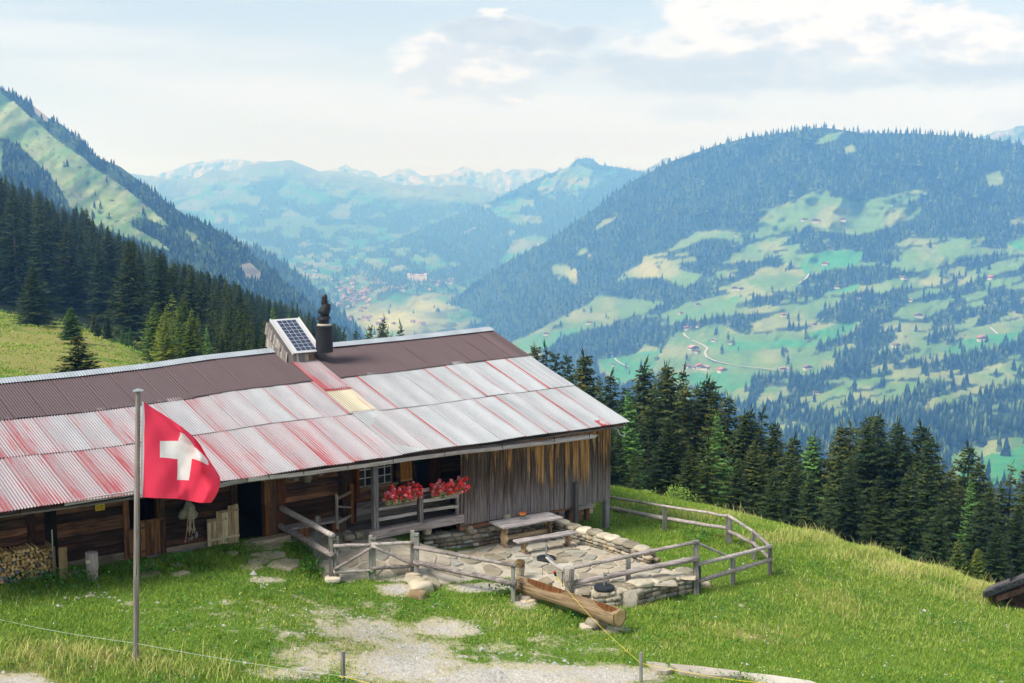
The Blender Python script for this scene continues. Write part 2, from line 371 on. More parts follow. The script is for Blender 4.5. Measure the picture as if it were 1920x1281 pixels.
def plain(name, col, rough=.6, metal=0., var=.25, scale=6., spec=.3, bumpy=.15, extra=None):
    m, n = material(name); o = n.obj(); g = n.noise(o, scale, 5, .6)
    c = n.mix(g, tuple(x * (1 - var) for x in col), tuple(min(1, x * (1 + var)) for x in col))
    c = n.mix(1., c, n.info('Color'), 'MULTIPLY')
    n.out(c, rough, n.bump(g, bumpy, .01), metal, spec, extra); return m
M['iron'] = plain('black_iron', (.03, .03, .033), .45, .6)
M['chimney'] = plain('black_flue_steel', (.02, .021, .024), .55, 0., spec=.2)
M['rust'] = plain('rusty_iron', (.09, .05, .04), .8)
M['steel'] = plain('galvanised_steel', (.5, .52, .53), .35, .8)
M['alu'] = plain('pale_aluminium', (.62, .60, .60), .45, .2, .08)
M['white_paint'] = plain('white_paint', (.62, .58, .50), .6, 0, .2)
M['flue_band'] = plain('pale_flue_band', (.6, .52, .42), .5, .2)
M['pot'] = plain('dull_tin', (.22, .20, .17), .5, .3)
M['bell'] = plain('dull_brass', (.30, .27, .20), .4, .6)
M['canvas'] = plain('grey_green_canvas', (.26, .245, .17), .95, 0, .35, 14, bumpy=.6)
M['rope'] = plain('hemp_rope', (.36, .32, .25), .95, 0, .35, 30)
M['stick'] = plain('hazel_stick', (.42, .22, .10), .7)
M['rubber'] = plain('black_rubber', (.02, .024, .028), .6)
M['yellow_tape'] = plain('yellow_tape', (.75, .58, .05), .6)
M['white_wire'] = plain('pale_wire', (.55, .60, .58), .5)
M['red_plastic'] = plain('red_plastic', (.6, .04, .03), .4)
M['curtain'] = plain('wine_curtain', (.25, .025, .06), .9)
M['petal'] = plain('red_petal', (.90, .05, .045), .6, 0, .1)
M['petal_pink'] = plain('pink_petal', (.92, .22, .26), .6, 0, .1)
M['orange_petal'] = plain('orange_petal', (.80, .22, .06), .6, 0, .15)
M['leaf'] = plain('geranium_leaf', (.075, .15, .03), .6, 0, .4, 30)
M['dry_plant'] = plain('dried_heather', (.20, .13, .05), .9, 0, .4, 40)
m, n = material('window_glass'); n.out((.02, .022, .025), .06, spec=.6); M['glass'] = m
m, n = material('trough_water'); n.out((.05, .03, .018), .03, n.bump(n.noise(n.obj(), 9, 2), .08, .01), spec=.6); M['water'] = m
def stone_mat(name, a, b, c_, sc_=3.):
    m, n = material(name); rnd = n.info('Random'); v = n.vmath('ADD', n.pos(), n.comb(n.math('MULTIPLY', rnd, 30.), 0., 0.))
    g = n.noise(v, sc_, 6, .62); h = n.noise(v, sc_ * 6, 4, .7)
    f = n.math('ADD', n.math('MULTIPLY', g, .6), n.math('ADD', n.math('MULTIPLY', h, .4), n.math('MULTIPLY', n.math('SUBTRACT', rnd, .5), .34)))
    c = n.ramp(f, [(.32, a), (.5, b), (.68, c_)])
    c = n.mix(n.range(n.noise(v, 2.2, 4, .7), .60, .70, 0, .55), c, (.13, .115, .085))
    c = n.mix(1., c, n.info('Color'), 'MULTIPLY')
    n.out(c, .9, n.bump(n.math('ADD', g, n.math('MULTIPLY', h, .5)), .6, .03), spec=.2); return m
M['stone'] = stone_mat('wall_stone', (.15, .125, .09), (.33, .29, .215), (.50, .45, .35))
M['flag_stone'] = stone_mat('paving_stone', (.25, .215, .155), (.37, .325, .25), (.49, .43, .345), 2.)
M['mortar'] = stone_mat('mortar', (.36, .32, .26), (.52, .47, .39), (.62, .57, .48), 5.)
M['pale_rock'] = stone_mat('pale_rock', (.30, .24, .16), (.54, .46, .33), (.68, .60, .47), 3.)
M['concrete'] = stone_mat('slab_concrete', (.40, .35, .28), (.54, .48, .40), (.64, .59, .50), 1.2)
M['gravel_stone'] = stone_mat('pebble', (.34, .33, .31), (.52, .50, .47), (.66, .64, .60), 8.)
# foliage: colour from a tint stored on the leaf
def foliage(name, a, b, c_, trans=.12):
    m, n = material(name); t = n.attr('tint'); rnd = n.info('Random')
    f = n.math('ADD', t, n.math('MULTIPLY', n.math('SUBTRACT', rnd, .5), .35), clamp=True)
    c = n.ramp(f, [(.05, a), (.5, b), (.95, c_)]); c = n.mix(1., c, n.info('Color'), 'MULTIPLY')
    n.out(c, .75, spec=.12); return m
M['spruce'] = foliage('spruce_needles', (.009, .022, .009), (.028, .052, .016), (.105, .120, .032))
M['larch'] = foliage('larch_needles', (.045, .11, .025), (.09, .20, .045), (.16, .29, .07))
M['shrub'] = foliage('shrub_leaves', (.04, .09, .02), (.11, .20, .04), (.24, .33, .08))
M['bark'] = plain('spruce_bark', (.10, .075, .055), .95, 0, .4, 8)
M['grass'] = foliage('grass_blades', (.060, .150, .014), (.225, .345, .040), (.60, .53, .21))
M['weed'] = foliage('weed_leaves', (.025, .11, .015), (.065, .20, .025), (.14, .32, .05))
m, n = material('far_trees'); t = n.attr('tint')
n.out(n.ramp(t, [(0., (.006, .018, .010)), (.5, (.028, .056, .022)), (1., (.13, .18, .055))]), .9, spec=.1); M['far_tree'] = m
# terrain: colour stored per vertex (what grows there, plus painted sun patches), broken up by noise in world space
def terrain_mat(name, s1, s2, amt=.35, bumps=1.):
    m, n = material(name); c = n.attr('Col', 'Color'); p = n.pos()
    a = n.noise(p, s1, 5, .6); b = n.noise(p, s2, 4, .65)
    f = n.math('ADD', n.math('MULTIPLY', a, .5), n.math('MULTIPLY', b, .5))
    c = n.mix(n.range(f, .35, .65), n.mix(1, c, (1 - amt,) * 3, 'MULTIPLY'), n.mix(1, c, (1 + amt * .9, 1 + amt * .7, 1 + amt * .5), 'MULTIPLY'))
    n.out(c, .95, n.bump(f, .5, bumps), spec=.05); return m
M['far_land'] = terrain_mat('far_land', .006, .035, .17, 5.)
M['far_rock'] = terrain_mat('far_rock', .0015, .006, .4, 60.)
# near ground: grass, bare earth and gravel
def ground_mat():
    m, n = material('alp_ground'); p = n.pos(); gr = n.attr('gravel'); dry = n.attr('dry'); lush = n.attr('lush')
    nz = n.noise(p, 1.1, 6, .65); nz2 = n.noise(p, .32, 4, .6); fine = n.noise(p, 14, 4, .7); mid = n.noise(p, 4.2, 5, .7)
    g = n.math('ADD', gr, n.math('ADD', n.math('MULTIPLY', n.math('SUBTRACT', nz, .5), 1.0), n.math('MULTIPLY', n.math('SUBTRACT', mid, .5), .8)))
    grav = n.range(g, .48, .80); earth = n.range(g, .22, .46)
    peb = n.voro(p, 26., 'F1', 1); pebd = n.voro(p, 26.)
    pebble = n.ramp(n.sep(peb)[0], [(0, (.40, .375, .33)), (.5, (.55, .52, .46)), (1, (.70, .665, .60))])
    pebble = n.mix(n.range(pebd, .25, .6, 0, .45), pebble, (.33, .29, .23))
    d_ = n.math('ADD', dry, n.math('ADD', n.math('MULTIPLY', n.math('SUBTRACT', nz2, .5), 1.3), n.math('MULTIPLY', n.math('SUBTRACT', mid, .5), .6)))
    d_ = n.math('ADD', d_, n.math('MULTIPLY', n.math('SUBTRACT', n.noise(n.map(p, (.025, .085, 1.)), 1.2, 4, .6), .5), 2.6))
    green = n.ramp(fine, [(.3, (.045, .10, .013)), (.55, (.115, .20, .028)), (.75, (.21, .29, .05))])
    dryc = n.ramp(fine, [(.3, (.15, .15, .04)), (.55, (.27, .255, .075)), (.75, (.38, .35, .13))])
    c = n.mix(n.range(d_, .3, .75), green, dryc)
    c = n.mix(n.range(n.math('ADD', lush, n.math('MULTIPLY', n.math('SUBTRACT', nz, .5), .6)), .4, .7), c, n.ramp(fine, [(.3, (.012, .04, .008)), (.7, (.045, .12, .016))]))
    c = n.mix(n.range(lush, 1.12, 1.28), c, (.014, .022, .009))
    earthc = n.ramp(fine, [(.3, (.36, .31, .20)), (.7, (.58, .52, .39))])
    c = n.mix(earth, c, earthc); c = n.mix(grav, c, pebble)
    n.out(c, .95, n.bump(n.math('ADD', fine, n.math('MULTIPLY', mid, 1.5)), .6, .05), spec=.08); return m
M['ground'] = ground_mat()
# ================================================================ NEAR GROUND
GC = [(0,1281,1.5),(0,1200,1.35),(0,1090,1.2),(110,1085,1.12),(250,1066,1.0),(253,1240,.8),(400,1046,.98),(450,1022,.98),(400,1150,.85),(400,1281,.85),
 (626,1092,.25),(600,1281,.55),(650,1180,.3),(540,1085,.6),(590,1050,.55),(560,1005,.85),(640,992,.82),(702,1003,.85),(780,1095,.05),(800,1281,.3),(900,1110,-.05),(1000,1281,0),(970,1125,-.12),
 (1100,1180,-.3),(1165,1182,-.38),(1200,1281,-.15),(1240,1066,-.35),(1184,1118,-.52),(1276,1115,-.56),(1305,1118,-.6),(1374,1094,-.62),(1443,1077,-.7),
 (1413,1048,-.58),(1366,1021,-.5),(1247,995,-.4),(1137,994,-.35),(801,1002,.45),(950,1000,.1),(1150,945,-.3),(1290,962,-.8),(1450,990,-1.2),(1560,1020,-1.7),(1700,1064,-2.4),(1840,1107,-3.2),(1920,1133,-3.6),
 (1600,1150,-1.4),(1500,1281,-.6),(1920,1281,-2.2),(1700,1281,-1.25),(1800,1190,-2.4),(2300,1281,-4.),(-300,1281,2.2),(-400,1100,2.),(2300,1180,-5.),(1390,1180,-.75)]
GP = []; GV = []
def gkey(x, y): return np.stack([np.asarray(x) / np.asarray(y) * 4, np.log(np.asarray(y)) * 2.2], -1)
for u, v, z in GC: p = at_z(u, v, z); GP.append(gkey(p[0], p[1])); GV.append(p[2])
for u, Y, z in [(1150,58,-4),(1150,90,-21),(1300,58,-5),(1450,56,-5.3),(1450,90,-24),(1700,55,-6.8),(1700,90,-26),(1920,55,-8),(1920,90,-28),(1300,130,-42),(1900,130,-46),(2300,60,-11),(2300,130,-48),
   (800,50,-.5),(800,62,-4),(800,90,-16),(800,130,-32),(500,55,.6),(500,80,-3.5),(500,120,-14),(900,250,-75),(1400,300,-130),(2000,300,-130),(1400,600,-255),(2100,600,-255),(700,600,-190),
   (200,14,4.),(1000,14,3.2),(1700,14,2.6),(960,8,6.),(0,20,2.4),(-420,14,4.2),(-420,8,6.4),(400,8,6.2),(2300,8,5.6),(2300,14,2.),(1000,20,1.2),(1900,20,-.2)]:
    p = at_y(u, 640, Y); GP.append(gkey(p[0], p[1])); GV.append(z)
for u, v, Y in [(0,705,62),(0,650,100),(0,605,170),(60,606,190),(0,580,230),(130,640,140),(150,705,80),(240,690,85),(285,688,98),(230,648,150),(0,500,300),(0,425,400),(0,420,500),(100,520,330),(100,452,470),(200,560,300),(200,498,470),
   (-300,560,200),(-300,400,400),(300,660,200),(300,548,450),(450,690,180),(450,600,450),(600,690,300),(600,628,450),(-200,690,60),(360,700,120),(430,592,480),(520,618,500),(600,648,520),(350,560,480),(430,620,590),(520,650,590),(600,690,600)]:
    p = at_y(u, v, Y); GP.append(gkey(p[0], p[1])); GV.append(p[2])
GT = TPS(GP, GV, 2e-4)
def gz(x, y): return GT(gkey(x, np.maximum(y, 8.)))
def gz1(x, y): return float(gz(np.array([x]), np.array([y]))[0])
def hit(u, v, y0=18., y1=560.):                       # where the line of sight meets the ground
    Y = np.geomspace(y0, y1, 700); P = at_y(np.full(700, u), np.full(700, v), Y); dz = P[:, 2] - gz(P[:, 0], P[:, 1]); k = np.where(dz <= 0)[0]
    if len(k) == 0: return P[-1]
    k = max(k[0], 1); f = dz[k - 1] / (dz[k - 1] - dz[k]); return P[k - 1] + (P[k] - P[k - 1]) * f
def hits(U, V_, y0=18., y1=560.): return np.array([hit(a, b, y0, y1) for a, b in zip(U, V_)])
def blobs(u, v, L):
    r = np.zeros(np.shape(u))
    for cu, cv, ru, rv, k in L: r = np.maximum(r, k * np.exp(-(((u - cu) / ru) ** 2 + ((v - cv) / rv) ** 2)))
    return r
def project(P):
    x = P[..., 0]; y = P[..., 1]; z = P[..., 2] - H; d_ = np.maximum(y * _c - z * _s, .1); h = y * _s + z * _c
    return 960 + F * x / d_, 640.5 - F * h / d_
GRAVEL = [(950,1278,190,38,1.05),(760,1250,140,42,.85),(1150,1268,100,18,1.),(700,1185,110,30,.72),(600,1235,110,45,.58),(830,1178,80,22,.72),(520,1262,80,20,.42),(745,1105,36,13,1.),(905,1102,70,9,.95),(985,1130,26,13,.85),(1140,1180,60,14,.42),(20,1277,75,13,1.2),(620,1170,90,25,.45),
  (620,1165,330,62,.27),(1000,1215,260,40,.3),(500,1088,45,8,.5),(1080,1264,150,20,.8),(610,1150,60,14,.45),(250,1130,30,8,.35),(430,1130,40,8,.3),(540,1190,60,16,.42),(170,1115,30,6,.4),(1000,1200,60,12,.35),(1390,1135,10,5,.5),(780,1215,100,22,.7)]
DRY = [(150,1235,230,34,.75),(330,1250,200,35,.7),(700,1230,220,70,.6),(900,1150,180,26,.4),(1250,960,160,16,.7),(1500,1010,170,16,.7),(1700,1065,130,18,.8),(1850,1110,110,22,.9),(1650,1130,200,50,.42),(1250,1220,120,30,.4),(550,1150,120,30,.4),
  (60,640,240,90,1.1),(1450,1180,200,60,.32)]
LUSH = [(120,1092,90,16,1.),(250,1075,90,12,1.),(370,1062,70,13,1.),(450,1035,60,10,.9),(570,1030,35,14,1.),(590,1070,32,18,1.),(720,1088,50,6,.7),(800,1100,20,10,.8),(1100,1155,60,12,.7),(940,1115,50,7,.8),(1180,1128,60,6,.7),(1220,985,60,16,.45),(1320,1010,80,20,.5),(60,1100,50,10,1.)]
def ground_masks(P):
    u, v = project(P)
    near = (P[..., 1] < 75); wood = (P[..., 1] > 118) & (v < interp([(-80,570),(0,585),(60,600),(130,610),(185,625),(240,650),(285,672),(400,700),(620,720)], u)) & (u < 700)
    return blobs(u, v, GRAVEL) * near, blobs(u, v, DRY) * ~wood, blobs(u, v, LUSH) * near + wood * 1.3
uu = np.linspace(-420, 2340, 430); yy = np.concatenate([np.geomspace(8, 24, 40)[:-1], np.geomspace(24, 56, 210)[:-1], np.geomspace(56, 620, 110)])
X = (uu[None] - 960) / F / _c * yy[:, None] * 1.0; Y = np.broadcast_to(yy[:, None], X.shape)
Z = gz(X, Y) + (fbm(X * .9, Y * .9, 3, 4) - .5) * .16 + (fbm(X * .12, Y * .12, 5) - .5) * np.clip((Y - 60) / 60, 0, 1) * 1.5
TWg = 31.85
TPX = [(786,1034,.02),(935,1014,0),(1058,1003,-.02),(1150,1030,-.02),(1243,1064,-.03),(1262,1070,-.04),(1293,1079,-.05),(1262,1086,-.06),(1222,1096,-.06),(1180,1110,-.08),(1120,1116,-.08),(1062,1100,-.06),(1000,1086,-.03),(960,1080,0),(890,1086,.02),(800,1096,.05),(776,1092,.08),
       (700,1092,.18),(626,1088,.27),(598,1066,.42),(588,1040,.55),(560,1012,.8),(545,1004,.85),(600,985,.88),(648,975,.9),(700,1003,.86),(715,1008,.8),(786,1018,.62)]
TB = np.array([at_z(u, v, z) for u, v, z in TPX]); tp_poly = [tuple(p[:2]) for p in TB]
Z = Z - .22 * inpoly(X, Y, tp_poly) - .7 * inpoly(X, Y, [tuple(W(s_, t_)[:2]) for s_, t_ in ((4, TWg), (17.4, TWg), (17.6, TWg - 1.1), (24.6, TWg - .1), (24.6, 43), (4, 43))])
P = np.stack([X, Y, Z], -1); gm = ground_masks(P)
nr, nc = X.shape; idx = np.arange(nr * nc).reshape(nr, nc)
quads = lambda idx: np.stack([idx[:-1, :-1], idx[:-1, 1:], idx[1:, 1:], idx[1:, :-1]], -1).reshape(-1, 4)
tag(obj('ground', mesh('ground', P.reshape(-1, 3), quads(idx), M['ground'], True, attrs=dict(gravel=gm[0].ravel(), dry=gm[1].ravel(), lush=gm[2].ravel()))), 'grassy alp with worn gravel patches falling away to the forest', kind='structure')

# ================================================================ MOUNTAINS AND VALLEY
# each is a sheet of land at its real distance; ctrl gives (photo x, photo y, distance in metres)
FAR = {}
def land(name, label, crest, bottom, ctrl, u0, u1, nu, nv, relief, rs, colour, mat='far_land', seed=0, back=900., jag=0.):
    T = TPS([(a / 400, b / 200) for a, b, _ in ctrl], np.log([c for *_, c in ctrl]), 1e-3)
    U = np.linspace(u0, u1, nu); top = interp(crest, U) + (fbm(U / 9., U * 0, seed + 9, 4) - .5) * jag; t = np.linspace(0, 1, nv) ** 1.15
    V_ = top[None] + (bottom - top[None]) * t[:, None]; UU = np.broadcast_to(U[None], V_.shape)
    def dist(u, v):
        d_ = np.clip(np.exp(T(np.stack([u / 400, v / 200], -1))), min(c for *_, c in ctrl) * .93, max(c for *_, c in ctrl) * 1.1)
        r = (fbm(u / rs, v / rs * 1.6, seed, 5) - .5) + .45 * (np.abs(fbm((u * .8 + v * .6) / rs * 1.3, (v - u * .5) / rs * .5, seed + 5, 4) - .5) * 2 - .3)
        return d_ * (1 + relief * r * np.clip((v - interp(crest, u)) / 12., .1, 1))
    Dm = dist(UU, V_); P = at_y(UU, V_, Dm)
    Pb = P[0] + np.array([0, back, 0]) ; Pb[:, 2] -= back * .45; P = np.concatenate([Pb[None], P])   # the far side falls away
    C = colour(UU, V_); C = np.concatenate([C[:1], C])
    idx = np.arange(P.shape[0] * P.shape[1]).reshape(P.shape[:2])
    o = obj(name, mesh(name, P.reshape(-1, 3), quads(idx)[:, ::-1], M[mat], True, attrs=dict(Col=C.reshape(-1, 3)))); tag(o, label, kind='structure')
    FAR[label] = (dist, crest, bottom); FAR.setdefault(name, FAR[label]); return o
def on_land(name, u, v):
    return at_y(np.asarray(u, float), np.asarray(v, float), FAR[name][0](np.asarray(u, float), np.asarray(v, float)))
def z3(L): return [(960 + a / 2, 220 + b / 2) for a, b in L]
def zl(L): return [(a * .4606, 130 + b * .4606) for a, b in L]
MEADOW_C = [z3(L) for L in [
 [(1120,97),(1180,66),(1245,50),(1225,82),(1160,100)],
 [(930,350),(1000,330),(1080,300),(1180,258),(1200,300),(1290,312),(1400,300),(1520,270),(1560,285),(1480,322),(1400,345),(1530,335),(1530,370),(1450,400),(1400,420),(1300,440),(1180,430),(1060,425),(960,445),(880,455),(870,425),(930,390)],
 [(580,500),(640,460),(700,430),(800,422),(880,440),(860,470),(800,455),(740,450),(660,480),(600,505)],
 [(300,425),(340,385),(400,352),(392,375),(330,415)],[(245,515),(270,485),(300,520),(270,530)],[(145,560),(180,548),(240,570),(248,610),(230,628),(190,590),(170,612)],
 [(385,618),(420,580),(510,540),(560,575),(620,570),(710,592),(680,625),(640,640),(560,602),(440,602)],
 [(60,820),(150,770),(260,715),(330,668),(420,680),(520,688),(580,690),(500,730),(400,762),(360,780),(290,795),(180,825),(140,865),(0,880),(0,840)],
 [(800,545),(850,520),(930,500),(1010,480),(1050,445),(960,452),(870,485),(820,530)],
 [(740,655),(830,620),(910,590),(935,560),(1010,560),(1080,570),(1110,545),(1070,530),(1170,498),(1320,498),(1305,550),(1200,572),(1120,592),(1080,622),(1060,655),(940,645),(860,645)],
 [(540,775),(650,738),(700,690),(790,685),(870,655),(840,690),(720,735),(650,748),(600,780)],
 [(320,910),(460,890),(500,850),(560,870),(600,812),(700,795),(760,770),(800,782),(850,810),(960,812),(985,800),(1080,802),(1150,770),(1200,780),(1310,765),(1300,790),(1240,822),(1160,850),(1120,900),(1230,870),(1245,900),(1180,950),(1100,965),(1040,965),(920,970),(880,1015),(900,1060),(840,1075),(780,1040),(730,1010),(640,990),(560,965),(470,985),(400,1000),(330,960)],
 [(890,775),(1000,738),(1100,718),(1160,730),(1120,752),(1010,768),(960,780)],[(1160,660),(1240,640),(1310,618),(1300,650),(1220,668),(1180,672)],
 [(1340,652),(1400,610),(1500,600),(1600,583),(1670,600),(1600,632),(1440,642),(1380,662)],
 [(1470,500),(1560,478),(1650,478),(1730,490),(1820,488),(1815,505),(1700,532),(1660,545),(1600,552),(1500,545),(1390,570),(1440,530)],
 [(1430,745),(1480,698),(1600,688),(1650,700),(1620,722),(1560,752),(1500,762)],[(1530,915),(1620,870),(1700,830),(1780,790),(1920,752),(1920,802),(1850,852),(1750,882),(1640,892),(1580,925)],
 [(1770,612),(1900,598),(1930,605),(1840,632),(1780,645)],[(1680,672),(1780,648),(1790,670),(1700,692)],[(1855,470),(1930,450),(1930,512),(1860,518)],[(1860,388),(1930,360),(1930,398),(1870,408)],
 [(1105,1100),(1120,1060),(1230,1008),(1285,985),(1270,1012),(1180,1062),(1120,1115)],[(890,1100),(960,1008),(1030,1008),(1038,1038),(950,1085)],[(1770,1175),(1860,1118),(1885,1125),(1790,1178)],
 [(980,1130),(1060,1140),(1120,1180),(1060,1200),(990,1160)],[(1640,1300),(1635,1262),(1780,1215),(1930,1188),(1930,1420),(1640,1420)],[(1215,1090),(1295,1088),(1280,1135),(1200,1125)],[(1770,205),(1830,200),(1842,248),(1790,262)],[(1240,115),(1280,105),(1290,130),(1250,140)],
 [(1700,760),(1760,740),(1720,800),(1690,790)],[(60,850),(130,900),(0,960),(0,850)],[(1180,770),(1240,780),(1200,800)]]]
VIVID = [z3(L) for L in [[(1070,540),(1170,500),(1320,498),(1305,550),(1200,572),(1100,590)],[(320,910),(560,870),(520,960),(400,1000)],[(560,965),(780,955),(920,970),(880,1015),(780,1040),(640,990)],[(850,840),(1100,830),(1160,850),(850,880),(700,850)],
  [(1200,780),(1310,765),(1240,822),(1160,850),(1100,820)],[(1600,880),(1700,830),(1920,800),(1850,852),(1640,892)],[(60,820),(260,790),(140,865),(0,880)],[(1855,470),(1930,450),(1930,512)],[(560,775),(700,740),(860,660),(840,690)],[(1100,1110),(1285,985),(1180,1062)],[(1640,1420),(1700,1290),(1930,1230),(1930,1420)],[(1160,660),(1310,618),(1300,650)]]]
def anyin(u, v, polys, wob=0, seed=0):
    if wob: u = u + (fbm(u / 14, v / 14, seed, 3) - .5) * wob; v = v + (fbm(u / 14 + 40, v / 14, seed + 3, 3) - .5) * wob * .7
    r = np.zeros(np.shape(u), bool)
    for p in polys:
        p_ = np.array(p); b = (u > p_[:, 0].min() - 1) & (u < p_[:, 0].max() + 1) & (v > p_[:, 1].min() - 1) & (v < p_[:, 1].max() + 1)
        if b.any(): r[b] |= inpoly(u[b], v[b], p)
    return r
G_DRY, G_PALE, G_GREEN, G_VIVID, G_FOREST = (np.array(c) for c in ((.30,.31,.12),(.22,.27,.09),(.135,.24,.06),(.06,.27,.075),(.020,.040,.018)))
def lerp(a, b, t): return a + (b - a) * t[..., None]
def mead_C(u, v):
    m = anyin(u, v, MEADOW_C, 7, 2)
    st = fbm(u / 58 + v / 60, v / 12 + u / 90, 101, 3); zone = np.clip((u - 1180) / 120, 0, 1) * np.clip((v - 440) / 30, 0, 1) * np.clip((790 - v) / 60, 0, 1)
    return m | (st > .64 - .06 * zone * (zone > .2)) & (zone > .2)
def col_C(u, v):
    m = mead_C(u, v); f = np.clip((fbm(u / 60, v / 22, 4, 5) - .46) * 3., 0, .75)
    c = lerp(G_GREEN, G_DRY, f); vv = anyin(u, v, VIVID, 10, 6); c = np.where(vv[..., None], lerp(G_VIVID, G_GREEN, np.clip((fbm(u / 30, v / 12, 8) - .4) * 2, 0, 1)), c)
    sun = blobs(u, v, [(1215, 505, 32, 22, 1), (1095, 515, 30, 25, 1)]); c = lerp(c, np.array((.42, .40, .14)), np.clip(sun, 0, 1))  # pools of sunlight painted into the pasture colour
    return np.where(m[..., None], c, lerp(G_FOREST, np.array((.06, .085, .03)), np.clip((fbm(u / 20, v / 14, 12) - .45) * 3, 0, 1)))
CREST_C = [(760,640),(800,602),(850,562),(900,522),(950,492),(1000,466),(1040,445),(1080,415),(1120,388),(1160,356),(1200,332),(1260,302),(1300,288),(1340,274),(1400,258),(1450,252),(1490,246),(1540,239),(1580,244),(1620,250),(1680,250),(1740,252),(1800,256),(1860,262),(1920,272),(2050,290),(2400,330)]
land('mountain', 'wooded mountainside scattered with pastures and farms to the right', CREST_C, 1420,
     [(760,640,4900),(820,600,5000),(1000,466,4900),(1200,334,4600),(1400,262,4300),(1540,240,4150),(1740,254,4000),(1920,272,3900),(2300,320,3800),(900,700,3900),(1000,640,3800),(1100,600,3600),(1160,540,3950),(1300,690,2750),(1300,560,3500),(1300,430,4000),
      (1500,400,3750),(1500,560,3150),(1500,700,2500),(1450,830,1900),(1700,420,3500),(1700,600,2800),(1700,780,1850),(1900,500,3100),(1900,700,2250),(1900,860,1500),(1100,800,2700),(1300,950,1500),(1800,1000,1150),(2200,600,2700),(2200,900,1300),(900,900,2600)],
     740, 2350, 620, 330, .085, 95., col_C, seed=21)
MEADOW_A = [zl(L) for L in [[(-300,-160),(0,95),(60,135),(150,215),(230,285),(330,355),(400,412),(480,462),(560,525),(640,592),(700,645),(640,625),(560,602),(530,640),(630,690),(700,740),(640,725),(520,685),(420,655),(300,585),(285,560),(240,480),(190,420),(140,370),(100,330),(30,285),(0,280),(-300,200)],
   [(-300,270),(0,300),(15,330),(10,390),(0,420),(-300,420)],[(750,645),(800,680),(820,715),(780,700)],[(600,705),(680,720),(690,735)]]]
ROCK_A = [zl(L) for L in [[(975,800),(1020,785),(1065,830),(1060,865),(1010,858)],[(120,150),(150,140),(200,190),(190,215),(150,190)],[(290,490),(340,528),(335,532),(285,495)]]]
def col_A(u, v):
    m = anyin(u, v, MEADOW_A, 6, 2); k = (u * .62 + v * .78); f = np.clip((fbm(k / 12, (v * .62 - u * .78) / 70, 4, 5) - .36) * 3, 0, 1)
    c = lerp(np.array((.16, .29, .10)), np.array((.36, .40, .19)), f); bush = fbm(u / 10, v / 8, 31, 4) > .74
    c = np.where((bush & m)[..., None], np.array((.04, .08, .03)), c)
    c = np.where(m[..., None], c, lerp(G_FOREST, np.array((.07, .12, .045)), np.clip((fbm(u / 26, v / 22, 12) - .48) * 4, 0, 1)))
    return np.where(anyin(u, v, ROCK_A, 8, 5)[..., None], np.array((.42, .36, .30)), c)
CREST_A = [(-420,-90),(-100,92),(0,165),(28,178),(60,196),(92,222),(115,233),(152,264),(184,296),(226,313),(286,358),(322,386),(355,409),(392,423),(424,441),(451,459),(479,482),(507,501),(534,528),(562,551),(594,579),(617,599),(654,622),(700,660)]
land('mountainside', 'steep grassy slope with a fringe of spruces on the left', CREST_A, 800, [(-400,-80,2600),(0,165,2300),(150,264,2250),(322,386,2200),(451,459,2150),(562,551,2100),(654,622,2050),(-400,400,1300),(0,300,1700),(0,420,1300),(0,560,900),(200,420,1650),(200,520,1250),(200,640,900),(400,520,1700),(400,600,1250),(400,700,900),(560,640,1500),(600,700,1200),(690,760,1200)],
     -420, 700, 360, 230, .07, 80., col_A, seed=41)
def col_patch(seed, su, sv, th, polys=None, inv=None, pale=1.):
    def f_(u, v):
        m = fbm(u / su, v / sv, seed, 5) < th
        if polys: m |= anyin(u, v, polys, 7, 3)
        if inv: m &= ~anyin(u, v, inv, 9, 4)
        f = np.clip((fbm(u / 60, v / 20, seed + 4, 4) - .44) * 3, 0, .7); c = lerp(G_GREEN * .9, np.array((.27, .27, .12)) * pale, f)
        c = np.where((fbm(u / 30, v / 10, seed + 8, 3) > .62)[..., None], G_VIVID * .85, c)
        return np.where(m[..., None], c, G_FOREST * 1.2)
    return f_
z2 = lambda L: [(560 + a * .3125, 260 + b * .3125) for a, b in L]
FOREST_D = [z2(L) for L in [[(380,640),(560,560),(800,480),(900,450),(1100,400),(1160,440),(1220,480),(1240,560),(1280,640),(1200,740),(1100,760),(1000,720),(850,720),(780,640),(600,660),(430,650)],[(1040,370),(1200,310),(1420,250),(1600,170),(1420,280),(1260,360),(1180,400)],[(1400,370),(1900,330),(1920,420),(1800,560),(1500,560),(1440,460)],[(1650,110),(1750,100),(1800,140),(1650,170)]]]
MEAD_D = [z2(L) for L in [[(1420,300),(1600,190),(1700,170),(1900,200),(1760,300),(1480,330)],[(1190,410),(1340,390),(1330,440),(1230,450)],[(1240,480),(1460,460),(1540,500),(1300,520)],[(1180,640),(1400,580),(1500,600),(1440,700),(1250,760),(1180,720)],[(900,560),(880,500),(820,520),(700,620),(900,590)]]]
dcol = col_patch(61, 30, 14, .40, MEAD_D, FOREST_D)
def col_D(u, v):
    c = dcol(u, v); return np.where(anyin(u, v, [z2([(990,560),(1060,525),(1065,540),(1000,580)])], 3, 3)[..., None], np.array((.42, .38, .36)), c)
CREST_D = [(560,560),(640,520),(690,478),(760,442),(850,405),(920,378),(960,358),(1000,338),(1040,322),(1066,313),(1082,299),(1100,296),(1112,299),(1124,309),(1160,314),(1215,324),(1260,334),(1400,340)]
